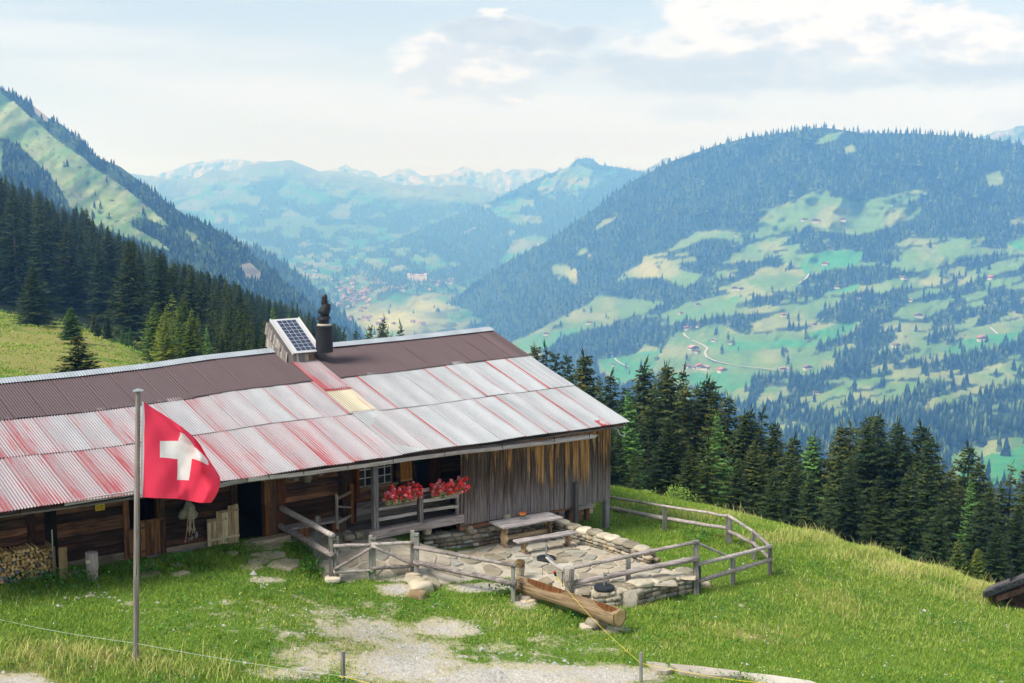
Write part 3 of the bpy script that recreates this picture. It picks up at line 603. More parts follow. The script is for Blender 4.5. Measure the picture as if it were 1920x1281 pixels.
land('mountain', 'hazy ridge with a knobbly summit beyond the valley', CREST_D, 640, [(560,560,6000),(640,520,6600),(760,442,7400),(920,378,8200),(1100,294,8600),(1260,334,8400),(1400,340,8400),(700,520,6100),(850,500,6400),(850,560,5500),(1000,480,6800),(1100,420,7500),(1200,460,6900),(1000,600,5000),(1300,600,5200),(640,620,4700)],
     560, 1400, 330, 170, .06, 60., col_D, seed=61)
CREST_E = [(180,318),(250,326),(320,336),(370,334),(400,315),(430,322),(470,309),(500,304),(545,300),(600,322),(640,322),(700,334),(760,348),(830,350),(860,346),(885,348),(930,363),(975,378),(1100,400)]
def col_E(u, v):
    c = col_patch(81, 34, 13, .46)(u, v) * .75
    val = v > 470 + (fbm(u / 40, v / 40, 5) - .5) * 50
    cv = lerp(G_VIVID * .7, np.array((.22, .24, .11)), np.clip((fbm(u / 26, v / 8, 7, 4) - .36) * 3, 0, 1)); cv = np.where((fbm(u / 17, v / 7, 77, 4) > .54)[..., None], np.array((.03, .06, .025)), cv)
    sun = blobs(u, v, [(740, 600, 70, 22, 1.), (800, 575, 40, 14, .8)]); cv = lerp(cv, np.array((.46, .46, .16)), np.clip(sun * 1.3, 0, 1))  # sunlit spots put into the colour of the valley floor
    top = np.clip(1 - (v - interp(CREST_E, u)) / 45, 0, 1); c = lerp(c, np.array((.24, .26, .14)), top * .7)
    return np.where(val[..., None], cv, c)
land('valley', 'broad hazy valley and rounded hills with pastures', CREST_E, 720, [(180,318,9500),(400,318,10000),(545,300,10500),(700,334,10000),(860,347,9800),(1100,400,9800),(300,420,8500),(550,400,8800),(800,400,9000),(450,480,7000),(650,470,7400),(850,450,7900),(500,540,5600),(700,530,5900),(850,540,5700),(560,600,4700),(700,600,4500),(820,600,4500),(640,660,3700),(900,700,3400),(400,700,3300)],
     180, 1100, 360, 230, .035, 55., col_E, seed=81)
def col_F(u, v):
    f = fbm(u / 9, v / 12, 5, 5); return lerp(np.array((.14, .17, .13)), np.array((.40, .37, .34)), np.clip((f - .38) * 5, 0, 1))
for cr, cu, dz, nm in (([(280,330),(310,324),(335,314),(360,305),(400,302),(420,298),(440,298),(470,302),(500,302),(520,308),(560,330),(600,345)], (280, 600), 13000, 'pale rocky peaks behind the rounded hill on the left'),
                   ([(580,325),(620,317),(634,314),(648,306),(658,317),(690,320),(712,332),(728,330),(745,318),(762,314),(778,322),(792,332),(812,330),(840,325),(868,313),(880,313),(892,321),(910,323),(922,321),(935,317),(948,323),(962,319),(990,317),(1010,317),(1030,322),(1060,340),(1090,355)], (580, 1090), 14500, 'pale saw-toothed peaks fading into the sky over the valley'),
                   ([(1180,335),(1210,318),(1225,310),(1240,300),(1252,297),(1262,301),(1280,305),(1320,320)], (1180, 1320), 9800, 'small rocky summit peeping over the wooded mountain'),
                   ([(1780,280),(1840,256),(1862,248),(1885,244),(1900,239),(1920,234),(1980,215),(2200,200)], (1780, 2200), 6500, 'grey blue peak at the right edge above the wooded ridge')):
    land('mountain_range', nm, cr, 420, [(cu[0], 300, dz), (cu[1], 300, dz), (cu[0], 420, dz * .8), (cu[1], 420, dz * .8), ((cu[0] + cu[1]) / 2, 360, dz * .9)], cu[0], cu[1], 160, 40, .06, 22., col_F if dz > 9000 else (lambda u, v: lerp(np.array((.10,.16,.08)), np.array((.32,.30,.27)), np.clip((fbm(u/12, v/8, 5, 5) - .4) * 4, 0, 1))), 'far_rock' if dz > 9000 else 'far_land', seed=int(dz / 100), back=1500., jag=7.)
CREST_G = [(400,462),(450,458),(485,466),(520,484),(560,514),(600,545),(640,585),(670,615),(700,650)]
land('wooded_spur', 'blue wooded spur dropping into the valley behind the steep slope', CREST_G, 760, [(400,462,3600),(560,514,3500),(700,650,3300),(400,700,2600),(600,700,2700)], 400, 700, 90, 60, .06, 40., lambda u, v: lerp(G_FOREST, np.array((.05, .09, .03)), np.clip((fbm(u / 16, v / 12, 3) - .45) * 4, 0, 1)), seed=91)

# ---- trees of the far slopes: too many to count, one mesh for each wood
def far_woods(name, label, landname, du, dv, h, keep, u0, u1, v1, seed, tiers=2, ns=5, hv=.35):
    rg = np.random.default_rng(seed); dist, crest, bottom = FAR[landname]
    U, V_ = np.meshgrid(np.arange(u0, u1, du), np.arange(100, v1, dv)); U = U + rg.uniform(-.6, .6, U.shape) * du; V_ = V_ + rg.uniform(-.6, .6, V_.shape) * dv
    U = U.ravel(); V_ = V_.ravel(); ok = (V_ > interp(crest, U) + .5); U = U[ok]; V_ = V_[ok]; k = keep(U, V_, rg); U = U[k]; V_ = V_[k]
    P = on_land(landname, U, V_); m = len(P); hh = h * (1 + rg.uniform(-hv, hv, m)) * (.8 + .4 * fbm(U / 12, V_ / 8, seed)); wd = hh * rg.uniform(.15, .22, m)
    dec = rg.random(m) < .07; wd[dec] *= 1.9; hh[dec] *= .65; rings = []; Vs = []; tint = np.clip(rg.normal(.38, .3, m) + (fbm(U / 25, V_ / 15, seed + 1) - .5) * .8 + dec * .35, 0, 1)
    a0 = rg.uniform(0, 6.28, m); lean = rg.normal(0, .02, (m, 2))
    prof = [(1., .04), (.52, .42), (.74, .36), (.36, .70), (.0, 1.)] if tiers == 2 else [(1., .05), (.62, .5), (0., 1.)]
    per = 0; Fc = []
    for pi, (rr, zz) in enumerate(prof[:-1]):
        for k_ in range(ns):
            a = a0 + 6.2832 * k_ / ns + pi * .5; r = wd * rr * rg.uniform(.75, 1.25, m)
            Vs.append(P + np.stack([np.cos(a) * r + lean[:, 0] * hh * zz, np.sin(a) * r + lean[:, 1] * hh * zz, hh * (zz + rg.uniform(-.03, .03, m)) - 1.], -1))
        if pi:
            b0 = (pi - 1) * ns; b1 = pi * ns
            for k_ in range(ns): Fc += [(b0 + k_, b0 + (k_ + 1) % ns, b1 + (k_ + 1) % ns), (b0 + k_, b1 + (k_ + 1) % ns, b1 + k_)]
    Vs.append(P + np.stack([lean[:, 0] * hh, lean[:, 1] * hh, hh - 1.], -1)); top = (len(prof) - 1) * ns; b1 = top - ns
    for k_ in range(ns): Fc.append((b1 + k_, b1 + (k_ + 1) % ns, top))
    VV = np.stack(Vs, 1); per = VV.shape[1]; FF = (np.array(Fc)[None] + (np.arange(m) * per)[:, None, None]).reshape(-1, 3)
    o = obj(name, mesh(name, VV.reshape(-1, 3), FF, M['far_tree'], False, attrs=dict(tint=np.repeat(tint, per)))); tag(o, label, kind='stuff'); return m
def keep_C(u, v, rg):
    m = mead_C(u, v) | mead_C(u, v - 7); edge = fbm(u / 17, v / 9, 77, 3); lone = (rg.random(u.shape) < .004) | ((edge > .70) & (v > 480) & (rg.random(u.shape) < .3))
    low = v > 430; thin = fbm(u / 22, v / 11, 55, 3) < .40
    sunny = blobs(u, v, [(1215, 505, 32, 22, 1), (1095, 515, 30, 25, 1)]) > .5
    return (~m & ~(low & thin & (rg.random(u.shape) < .3)) | (m & lone)) & ~(m & sunny)
n1 = far_woods('spruce_wood', 'dark spruce woods between the pastures of the right mountainside', 'mountain', 7., 4.7, 23., keep_C, 745, 1990, 990, 5)

LD = 'hazy ridge with a knobbly summit beyond the valley'
def keep_A(u, v, rg):
    m = anyin(u, v, MEADOW_A, 6, 2) | anyin(u, v, ROCK_A, 8, 5); lone = (fbm(u / 10, v / 8, 31, 4) > .74) & (rg.random(u.shape) < .3)
    thin = fbm(u / 26, v / 22, 12) > .56
    return (~(m | (anyin(u, v - 6, MEADOW_A, 6, 2))) & ~(thin & (rg.random(u.shape) < .75))) | (m & lone)
n2 = far_woods('mountain_spruces', 'spruces along the crest and gullies of the steep left slope', 'mountainside', 4.6, 3.6, 11.5, keep_A, -60, 690, 700, 6)
def keep_D(u, v, rg):
    c = col_D(u, v); return (c[:, 1] < .06) | (rg.random(u.shape) < .01)
n3 = far_woods('ridge_wood', 'bluish woods on the hazy ridge beyond the valley', LD, 4.6, 3.1, 24., keep_D, 600, 1330, 560, 7, 1, 4)
def keep_E(u, v, rg):
    c = col_E(u, v); return ((c[:, 1] < .066) & (rg.random(u.shape) < .8)) | (rg.random(u.shape) < .012)
n4 = far_woods('valley_wood', 'hazy copses and hedgerows across the valley and its hills', 'valley', 4.6, 3.0, 22., keep_E, 200, 1000, 650, 8, 1, 4)
n5 = far_woods('spur_wood', 'blue spruces covering the spur behind the steep slope', 'wooded_spur', 5., 3.4, 20., lambda u, v, rg: fbm(u / 16, v / 12, 3) < .6, 430, 700, 680, 9, 1, 4)
print('far trees', n1, n2, n3, n4, n5)
# ================================================================ THE BARN  (local axes: x along the ridge, y into the building, z up)
T0 = 30.25; TW = 31.65; TE = 29.60; TR = 37.17; S0, S1 = 5.2, 26.72
BO = (17.0, T0)                                        # barn origin in (s, t)
barn = thing('barn', 'long wooden alpine barn with patched red and silver corrugated roof', 'barn', W(BO[0], BO[1], 0), ANG)
def L(s, t, z): return (s - BO[0], t - BO[1], z)
def bpart(name, mb, mat, parent=None, color=None, smooth=False): return mb.obj(name, M[mat] if isinstance(mat, str) else mat, parent or barn, smooth, color)
def bx(s0, s1, t0, t1, z0, z1, j=.0): return MB().box(s0 - BO[0], s1 - BO[0], t0 - BO[1], t1 - BO[1], z0, z1, j)
_zr = [(5, 5.18), (9.63, 5.20), (11.74, 5.21), (14.04, 5.27), (15.73, 5.37), (17.91, 5.42), (19.85, 5.43), (23.18, 5.46), (26.72, 5.54), (28, 5.55)]
_ze = [(5, 3.35), (9, 3.34), (12, 3.31), (17, 3.31), (20, 3.32), (26.72, 3.28), (28, 3.28)]
def roof(s, q):
    ze = interp(_ze, s) + .012 * math.sin(s * 1.7); zr = interp(_zr, s)
    return s, TE + q * (TR - TE), ze + q * (zr - ze) - .05 * math.sin(q * math.pi) * (.5 + .5 * math.sin(s * .7))
def sheet(s0, s1, q0, q1, lift, mat, color=None, tilt=0., nw=None):
    wd = s1 - s0; nw = nw or max(3, round(wd / .076)); m = nw * 4; V = []; UVs = []; rows = 4
    a0 = random.uniform(-.004, .006)
    for r in range(rows + 1):
        q = q0 + (q1 - q0) * r / rows
        for i in range(m + 1):
            s = s0 + wd * i / m; x, y, z = roof(s, q); z += lift + .014 * math.cos(2 * math.pi * i / 4) + tilt * (1 - r / rows) + a0 + .006 * math.sin(r * 1.3 + s0 * 5)
            V.append(L(x, y, z)); UVs.append((i / m, r / rows))
    Fc = [(r * (m + 1) + i, r * (m + 1) + i + 1, (r + 1) * (m + 1) + i + 1, (r + 1) * (m + 1) + i) for r in range(rows) for i in range(m)]
    return obj('roof_sheet', mesh('roof_sheet', V, Fc, M[mat], False, uv=UVs), barn, color=color)
# bottom and middle rows: the paint is worn through to the zinc towards the right
WSH = .835
def redness(s, row):
    b = float(np.interp(s, [6, 9, 12, 14.5, 16.5, 17.8, 19.2, 20, 27], [.60, .56, .46, .40, .43, .34, .24, .10, .04]))
    if row: b = float(np.interp(s, [6, 9, 12, 14, 16, 18, 20, 22, 27], [.44, .37, .33, .31, .25, .29, .26, .09, .04]))
    return max(0, b + random.uniform(-.10, .12) * (b > .1))
k = 0; s = S1
cols_ = []
while s > S0: cols_.append((s - WSH, s)); s -= WSH
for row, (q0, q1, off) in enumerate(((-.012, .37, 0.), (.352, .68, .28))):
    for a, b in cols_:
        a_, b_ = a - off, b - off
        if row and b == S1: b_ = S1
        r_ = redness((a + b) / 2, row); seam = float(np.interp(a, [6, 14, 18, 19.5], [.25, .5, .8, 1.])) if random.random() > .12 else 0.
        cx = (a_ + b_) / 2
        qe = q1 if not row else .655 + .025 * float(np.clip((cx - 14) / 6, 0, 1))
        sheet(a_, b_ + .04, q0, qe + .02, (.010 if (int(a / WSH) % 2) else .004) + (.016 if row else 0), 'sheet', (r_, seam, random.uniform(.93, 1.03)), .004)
sheet(25.55, 25.95, -.014, .035, .022, 'sheet', (1., 0, 1.))
for a, b in cols_:
    cx = (a + b) / 2; q0 = .650 + .025 * float(np.clip((cx - 14) / 6, 0, 1)); a_, b_ = a + .1, min(b + .1, S1)
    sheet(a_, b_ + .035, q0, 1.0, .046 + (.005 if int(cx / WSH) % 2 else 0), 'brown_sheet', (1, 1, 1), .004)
# the odd column below the vent box
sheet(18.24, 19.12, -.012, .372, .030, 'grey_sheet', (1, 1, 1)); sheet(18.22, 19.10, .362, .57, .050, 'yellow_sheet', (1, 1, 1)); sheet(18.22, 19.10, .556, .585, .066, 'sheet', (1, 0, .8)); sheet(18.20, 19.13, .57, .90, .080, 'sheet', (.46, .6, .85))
# back slope and zinc ridge capping
for a, b in cols_:
    V = []; UVs = []
    for r in range(2):
        for i in range(9):
            ss = a + (b - a) * i / 8; z0 = interp(_zr, ss); V.append(L(ss, TR + 7.2 * r, z0 - 2.4 * r + .04)); UVs.append((i / 8, r))
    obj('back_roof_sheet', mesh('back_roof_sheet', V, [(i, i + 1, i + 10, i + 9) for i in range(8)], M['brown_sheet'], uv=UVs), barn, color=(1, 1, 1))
s = S1 + .03
while s > S0:
    ln = random.uniform(1.7, 2.0); a, b = s - ln, s + .02; m_ = int(ln / .076) * 3; V = []; UVs = []
    if True:
        for r, (dy, dz) in enumerate(((-.34, -.075), (-.17, -.015), (0, .03), (.17, -.015), (.34, -.075))):
            for i in range(m_ + 1):
                ss = a + (b - a) * i / m_; V.append(L(ss, TR + dy, interp(_zr, ss) + dz + .075 + .008 * math.cos(2 * math.pi * i / 3) * (r != 2))); UVs.append((i / m_ * 2, r / 4))
        obj('ridge_cap', mesh('ridge_cap', V, [(r * (m_ + 1) + i, r * (m_ + 1) + i + 1, (r + 1) * (m_ + 1) + i + 1, (r + 1) * (m_ + 1) + i) for r in range(4) for i in range(m_)], M['ridge_sheet'], uv=UVs), barn, color=(1, 1, 1))
    s -= ln
# eave timbers
def along(name, pts, t, wd, ht, mat, seg=10, j=.006, color=None):      # a timber following photo points on the plane t
    for (a, b) in zip(pts[:-1], pts[1:]):
        p, q = sz(a[0], a[1], t), sz(b[0], b[1], t)
        bpart(name, MB().beam(L(p[0], t, p[1]), L(q[0], t, q[1]), wd, ht, j=j, seg=seg), mat, color=color)
for a in np.arange(5.4, 26.4, 2.6):
    z = interp(_ze, a); z2 = interp(_ze, min(a + 2.6, 26.6)); bpart('eave_beam', MB().beam(L(a, TE + .10, z - .085), L(min(a + 2.58, 26.62), TE + .10, z2 - .085), .10, .10, j=.01, seg=5), 'dark_wood', color=(1.1, 1.3, 1.5))
    bpart('eave_batten', MB().beam(L(a, TE + .04, z - .155), L(min(a + 2.58, 26.62), TE + .04, z2 - .155), .05, .045, j=.008, seg=5), 'grey_wood', color=(.45, .42, .38))
for a, b in (((121, 944), (258, 923)), ((409, 911), (466, 898))): along('eave_board', [a, b], TE + .0, .035, .11, 'grey_wood')
bpart('verge_board', MB().beam(L(S1 - .03, TE - .02, 3.22), L(S1 - .03, TR, 5.46), .05, .12), 'grey_wood', color=(.6, .6, .6))
for i, s in enumerate(np.arange(5.8, 26.6, 1.18)):
    z = interp(_ze, s); mz = (interp(_zr, s) - z) / (TR - TE)
    bpart('rafter', MB().beam(L(s, TE + .16, z - .14 + mz * .16), L(s, TE + 2.6, z - .14 + mz * 2.6), .11, .13, j=.01), 'dark_wood', color=(1.6, 1.6, 1.6))
for a in np.arange(5.4, 26.4, 2.9): z = interp(_ze, a) + .30 - .19; bpart('purlin', MB().tube([L(a, TE + 1.05, z), L(min(a + 2.85, 26.55), TE + 1.05, z)], .07, 6, .05), 'dark_wood', color=(1.5, 1.4, 1.3))
# wooden gutter on iron hooks
def gutter():
    p, q = sz(463, 899, 29.62), sz(1114, 817, 29.62); mb = MB(); n_ = 24; V = []; prof = [(-.075, .055), (-.085, .06), (-.07, -.045), (0, -.08), (.07, -.045), (.085, .06), (.065, .06), (.05, -.02), (0, -.045), (-.05, -.02)]
    for i in range(n_ + 1):
        t = i / n_; s_ = p[0] + (q[0] - p[0]) * t; z = p[1] + (q[1] - p[1]) * t + random.uniform(-.006, .006) - .02 * math.sin(t * 9)
        V += [L(s_, 29.62 + y * 1.2, z + h) for y, h in prof]
    k = len(prof); Fc = [((i - 1) * k + a, (i - 1) * k + (a + 1) % k, i * k + (a + 1) % k, i * k + a) for i in range(1, n_ + 1) for a in range(k)] + [tuple(range(k)), tuple(n_ * k + a for a in range(k))][:1]
    g = bpart('gutter', MB().add(V, Fc), 'grey_wood', color=(1.28, 1.22, 1.22))
    for u in (500, 565, 648, 733, 830, 938, 1035, 1100):
        s_, _ = sz(u, 870, 29.62); z = p[1] + (q[1] - p[1]) * (s_ - p[0]) / (q[0] - p[0])
        bpart('gutter_hook', MB().tube([L(s_, 29.85, interp(_ze, s_) - .12), L(s_, 29.7, z + .12), L(s_, 29.5, z + .09), L(s_, 29.49, z - .02)], .011, 5), 'iron', g)
    bpart('gutter_spout', MB().tube([L(q[0], 29.62, q[1] - .0), L(q[0] + .14, 29.62, q[1] - .01)], .035, 6), 'grey_wood', g)
gutter()
s_, z_ = sz(1150, 803, 29.9)
bpart('eave_hook', MB().tube([L(s_, 29.9, z_), L(s_ + .14, 29.85, z_ - .06), L(s_ + .19, 29.8, z_ - .22), L(s_ + .30, 29.75, z_ - .27), L(s_ + .36, 29.74, z_ - .20)], .022, 6), 'steel')
# ---- upright boards of the right end
sA, sB = sz(863, 950, T0)[0], 26.50
s = sA; i = 0
golden = lambda s: float(np.interp(s, [20.7, 21.6, 22.1, 22.6, 23.2, 23.6, 24.6, 25.4, 26.5], [.12, .12, .40, .25, .75, .55, .60, .85, .45]))
while s < sB - .04:
    wd = random.choice((.10, .12, .14, .16, .19, .21)) if s < 25 else random.choice((.09, .11, .13)); wd = min(wd, sB - s)
    zb = .73 - (s - sA) * .027 + random.uniform(-.012, .012)
    if s > 25.15: zb += .02
    zt = interp(_ze, s) + (T0 - TE) * .27 - .10; pr_ = random.choice((0, .012, .022))
    mb = MB().box(s - BO[0], s + wd - .008 - BO[0], -pr_ - .028, -pr_, zb, zt, .003); tone = golden(s) * random.uniform(.1, 1.35)
    bpart('board', mb, 'board', color=(tone, 1, 1)); s += wd; i += 1
bpart('corner_post', bx(26.36, 26.56, T0 - .065, T0 + .10, .60, 3.35), 'board', color=(.4, 1, 1))
for kx, t in enumerate(np.arange(T0 + .12, TR * 2 - TE - .8, .30)):     # the gable boards, facing right
    q = min(1, (t - TE) / (TR - TE)); q = q if t < TR else 2 - (t - TE) / (TR - TE); zt = 3.2 + q * 2.2 - .12
    bpart('gable_board', MB().box(26.44 - BO[0] + random.uniform(0, .015), 26.48 - BO[0] + .01, t - BO[1], t + .288 - BO[1], .6, zt), 'board', color=(.3, 1, 1))
# posts carrying the overhanging end, and the block stones below the sill
def post_to(u, v0, v1, t, wd, mat='grey_wood_z', color=None, name='post', dt=None):
    s_, z1 = sz(u, v0, t); _, z0 = sz(u, v1, t); bpart(name, bx(s_ - wd / 2, s_ + wd / 2, t - (dt or wd) / 2, t + (dt or wd) / 2, z0 - .06, z1, .006), mat, color=color)
post_to(1136, 936, 996, T0 + .02, .17, color=(.8, .8, .85)); post_to(1080, 905, 986, T0 - .12, .12, color=(.42, .42, .46)); post_to(1067, 935, 984, T0 + .25, .2, 'dark_wood_z', (1.5, 1.6, 1.7))
bpart('sill_beam', bx(sA, 25.3, T0 + .02, T0 + .22, .52, .72), 'dark_wood', color=(2, 2, 2))
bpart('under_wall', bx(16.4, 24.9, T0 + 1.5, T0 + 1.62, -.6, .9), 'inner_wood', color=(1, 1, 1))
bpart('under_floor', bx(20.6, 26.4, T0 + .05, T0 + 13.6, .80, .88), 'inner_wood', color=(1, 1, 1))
for u, v in ((801, 992), (880, 990), (950, 968)):
    s_, z_ = sz(u, v, T0 - .05); o = obj('foundation_stone', stone_mesh(M['stone'], int(u)), barn, L(s_, T0 - .02, z_ - .06), (0, 0, .1)); o.scale = (.2, .22, .22); o.color = (1.25, 1.2, 1.15, 1)
# ---- the long front wall of squared logs
def plank_wall(s0, s1, z0, z1, n_, t=TW, dark=1., thick=.14, skip=None):
    z = z0; h = (z1 - z0) / n_; hs = [h * random.uniform(.8, 1.2) for _ in range(n_)]; f = (z1 - z0) / sum(hs)
    for k, hh in enumerate(hs):
        hh *= f; pr_ = random.uniform(-.015, .02); c = dark * random.uniform(.7, 1.5)
        pale = k == 0 and z0 < 1.25
        mb = MB().beam(L(s0, t + thick / 2 - pr_, z + hh / 2), L(s1, t + thick / 2 - pr_, z + hh / 2), thick, hh - .018, j=.006, seg=6)
        bpart('wall_log', mb, 'grey_wood' if pale else 'dark_wood', color=(.85, .72, .52) if pale else (c * 1.1, c, c * .95)); z += hh
SW = lambda u, v=1000: sz(u, v, TW)[0]
ZT = 3.75
plank_wall(5.0, SW(52), 1.15, ZT, 13, dark=1.6); plank_wall(SW(66), SW(86), 1.15, ZT, 13); plank_wall(SW(106), SW(233), 1.03, ZT, 13)
plank_wall(SW(310), SW(437), .98, ZT, 14); plank_wall(SW(536), SW(634), .85, ZT, 14, dark=1.3); plank_wall(SW(634), SW(668), .80, ZT, 14, dark=.5)
sW0, sW1 = SW(668, 900), SW(744, 900); zs_, zh_ = sz(668, 915, TW)[1], sz(668, 868, TW)[1]
plank_wall(sW0, sW1, .80, zs_ - .06, 6, dark=1.7); plank_wall(sW0, sW1, zh_ + .08, ZT, 3)
plank_wall(sW1, SW(752, 900), .8, ZT, 14, dark=.8); plank_wall(SW(752, 900), SW(776, 900), .8, ZT, 14, dark=.6); plank_wall(SW(827, 900), 22.6, .8, ZT, 14, dark=.5)
def upright(u0, u1, z0=.95, z1=ZT, mat='dark_wood_z', color=(1, 1, 1), t=TW - .06, v=1000, name='door_post'):
    bpart(name, bx(sz(u0, v, t)[0], sz(u1, v, t)[0], t, t + .22, z0, z1, .004), mat, color=color)
upright(52, 66, 1.1, color=(.8, .7, .7)); upright(86, 107, 1.05, color=(.35, .35, .35)); upright(233, 244, 1., color=(1.8, 1.6, 1.3)); upright(296, 303, 1., mat='brown_wood_z', color=(.8, .8, .7), t=TW); upright(302, 311, .95)
upright(436, 447, .95, color=(1.5, 1.3, 1.1)); upright(498, 507, .9, mat='brown_wood_z', color=(.95, .85, .7)); upright(507, 520, .9); upright(520, 537, .85, mat='brown_wood_z', color=(.55, .42, .35))
upright(644, 662, .8, color=(.9, .9, .9)); upright(662, 669, .8, color=(1.3, 1., .8), v=900); upright(807, 827, .8, mat='brown_wood_z', color=(.30, .24, .2), v=900); upright(775, 781, .8, mat='dark_wood_z', color=(1, 1, 1), v=900)
# dim rooms behind the openings
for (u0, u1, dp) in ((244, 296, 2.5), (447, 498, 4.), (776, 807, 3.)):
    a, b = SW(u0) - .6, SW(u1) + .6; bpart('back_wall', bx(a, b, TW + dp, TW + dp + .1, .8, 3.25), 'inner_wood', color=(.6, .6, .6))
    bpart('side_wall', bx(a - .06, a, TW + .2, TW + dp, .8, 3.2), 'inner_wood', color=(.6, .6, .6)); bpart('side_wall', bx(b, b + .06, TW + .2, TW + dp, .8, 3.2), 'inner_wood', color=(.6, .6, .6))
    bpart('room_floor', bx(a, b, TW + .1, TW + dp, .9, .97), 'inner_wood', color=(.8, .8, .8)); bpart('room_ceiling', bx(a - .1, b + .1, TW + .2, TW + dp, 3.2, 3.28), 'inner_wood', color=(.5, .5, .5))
bpart('threshold', MB().beam(L(sz(402, 1034, TW - .2)[0], TW - .28, .93), L(sz(553, 1002, TW - .2)[0], TW - .2, .93), .32, .2, j=.02, seg=6), 'pale_wood', color=(.85, .83, .8))
a = sz(276, 1048, TW - .15); b = sz(390, 1030, TW - .15); bpart('sill_log', MB().beam(L(a[0], TW - .1, a[1]), L(b[0], TW - .1, b[1]), .14, .13, j=.01, seg=4), 'grey_wood', color=(.95, .92, .95))
# ---- split stable doors of upright boards
def half_door(pix, t, widths, mat, color, rails, rail_color, names=('half_door',)):
    p = [sz(u, v, t) for u, v in pix]; (sa, zb), (sb, zt) = p; par = bpart(names[0], bx(sa, sb, t + .03, t + .045, zb + .02, zt - .3), mat, color=tuple(c * .5 for c in color)); x = sa; tot = sum(q[0] for q in widths)
    for wq, dz in widths:
        wd = (sb - sa) * wq / tot; c = random.uniform(.82, 1.15)
        bpart('board', bx(x + .006, x + wd - .006, t, t + .03, zb + random.uniform(-.02, .02), zt - dz, .004), mat, par, color=tuple(q * c for q in color)); x += wd
    for (f, a_, b_, h, mt) in rails:
        z = zb + (zt - zb) * f; bpart('rail' if mt != 'rust' else 'hinge', bx(sa + (sb - sa) * a_, sa + (sb - sa) * b_, t - .03, t - .002, z - h / 2, z + h / 2), mt, par, color=rail_color)
    return par
half_door([(243, 1048), (300, 971)], TW - .10, [(1, .22), (1.1, .0), (1, .0), (1, .0), (1.05, .0), (.7, .01)], 'brown_wood_z', (.85, .85, .85), [(.14, -.02, .55, .045, 'rust'), (.80, -.02, .55, .045, 'rust'), (.97, .3, 1.1, .05, 'brown_wood_z')], (1, 1, 1))
half_door([(390, 1027), (447, 945)], TW - .16, [(.7, .36), (.9, .34), (1, .12), (1.1, .12), (1, .02), (.9, .0)], 'pale_wood_z', (1.12, 1.1, 1.02), [(.18, 0, 1, .05, 'pale_wood'), (.66, 0, .62, .05, 'pale_wood'), (.86, .38, 1, .05, 'pale_wood')], (1, .96, .88))
s_, z_ = sz(100, 1000, TW - .3)
bpart('leaning_board', bx(s_ - .10, s_ + .10, TW - 1.0, TW - .96, 1.0, 1.95), 'pale_wood_z', color=(.7, .62, .5))
# ---- windows with glazing bars
def window(u0, u1, v=890):
    s0 = sz(u0, v, TW)[0]; s1 = sz(u1, v, TW)[0]; z0, z1 = zs_, zh_
    f = bpart('window', MB().box(s0 - BO[0] - .04, s0 - BO[0], TW - .02 - BO[1], TW + .1 - BO[1], z0, z1).box(s1 - BO[0], s1 - BO[0] + .04, TW - .02 - BO[1], TW + .1 - BO[1], z0, z1).box(s0 - BO[0] - .04, s1 - BO[0] + .04, TW - .02 - BO[1], TW + .1 - BO[1], z1, z1 + .05), 'dark_wood', color=(2, 1.6, 1.4))
    mid = (s0 + s1) / 2; sash = []
    for a, b in ((s0, mid - .045), (mid + .045, s1)) if s1 - s0 > .75 else ((s0, s1),):
        mb = MB()
        for c in (a, b, (a + b) / 2): mb.box(c - BO[0] - .014, c - BO[0] + .014, TW + .01 - BO[1], TW + .035 - BO[1], z0, z1)
        for q in range(4): z = z0 + (z1 - z0) * q / 3; mb.box(a - BO[0], b - BO[0], TW + .008 - BO[1], TW + .037 - BO[1], z - .014, z + .014)
        bpart('sash', mb, 'white_paint', f)
        for ci in range(2):
            for ri in range(3):
                xa = a + (b - a) * ci / 2; za = z0 + (z1 - z0) * ri / 3
                bpart('pane', bx(xa + .014, xa + (b - a) / 2 - .014, TW + .02, TW + .025, za + .014, za + (z1 - z0) / 3 - .014), 'glass', f)
    return f
w1 = window(672, 698); w2 = window(709, 734)
for a, b in ((672, 684), (684, 697)): sa, sb = sz(a, 890, TW)[0], sz(b, 890, TW)[0]; bpart('curtain', bx(sa, sb - .05, TW + .12, TW + .13, zs_, zs_ + .35 if a == 672 else zs_ + .2), 'curtain', w1)
bpart('mullion_post', bx(sz(699, 890, TW)[0], sz(708, 890, TW)[0], TW - .03, TW + .1, zs_, zh_), 'dark_wood_z', color=(1.5, 1.3, 1.2))
bpart('window_sill', bx(sW0, sW1, TW - .10, TW + .02, zs_ - .06, zs_ - .01), 'pale_wood', color=(.8, .7, .55))
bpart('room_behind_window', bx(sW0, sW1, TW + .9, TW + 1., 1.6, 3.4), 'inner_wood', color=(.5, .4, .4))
a, b = sz(749, 905, TW)[0], sz(771, 905, TW)[0]; z0, z1 = sz(749, 903, TW)[1], sz(749, 858, TW)[1]
sh = bpart('shutter', bx(a, b, TW - .06, TW - .03, z0, z1), 'pale_wood_z', color=(.80, .42, .14)); bpart('rail', bx(a, b, TW - .085, TW - .06, z0, z0 + .06), 'pale_wood', sh, (.9, .6, .3))
bpart('shutter', bx(SW(658, 900), SW(662, 900) + .02, TW - .35, TW - .02, zs_ - .25, zh_), 'brown_wood_z', color=(1, .55, .3))
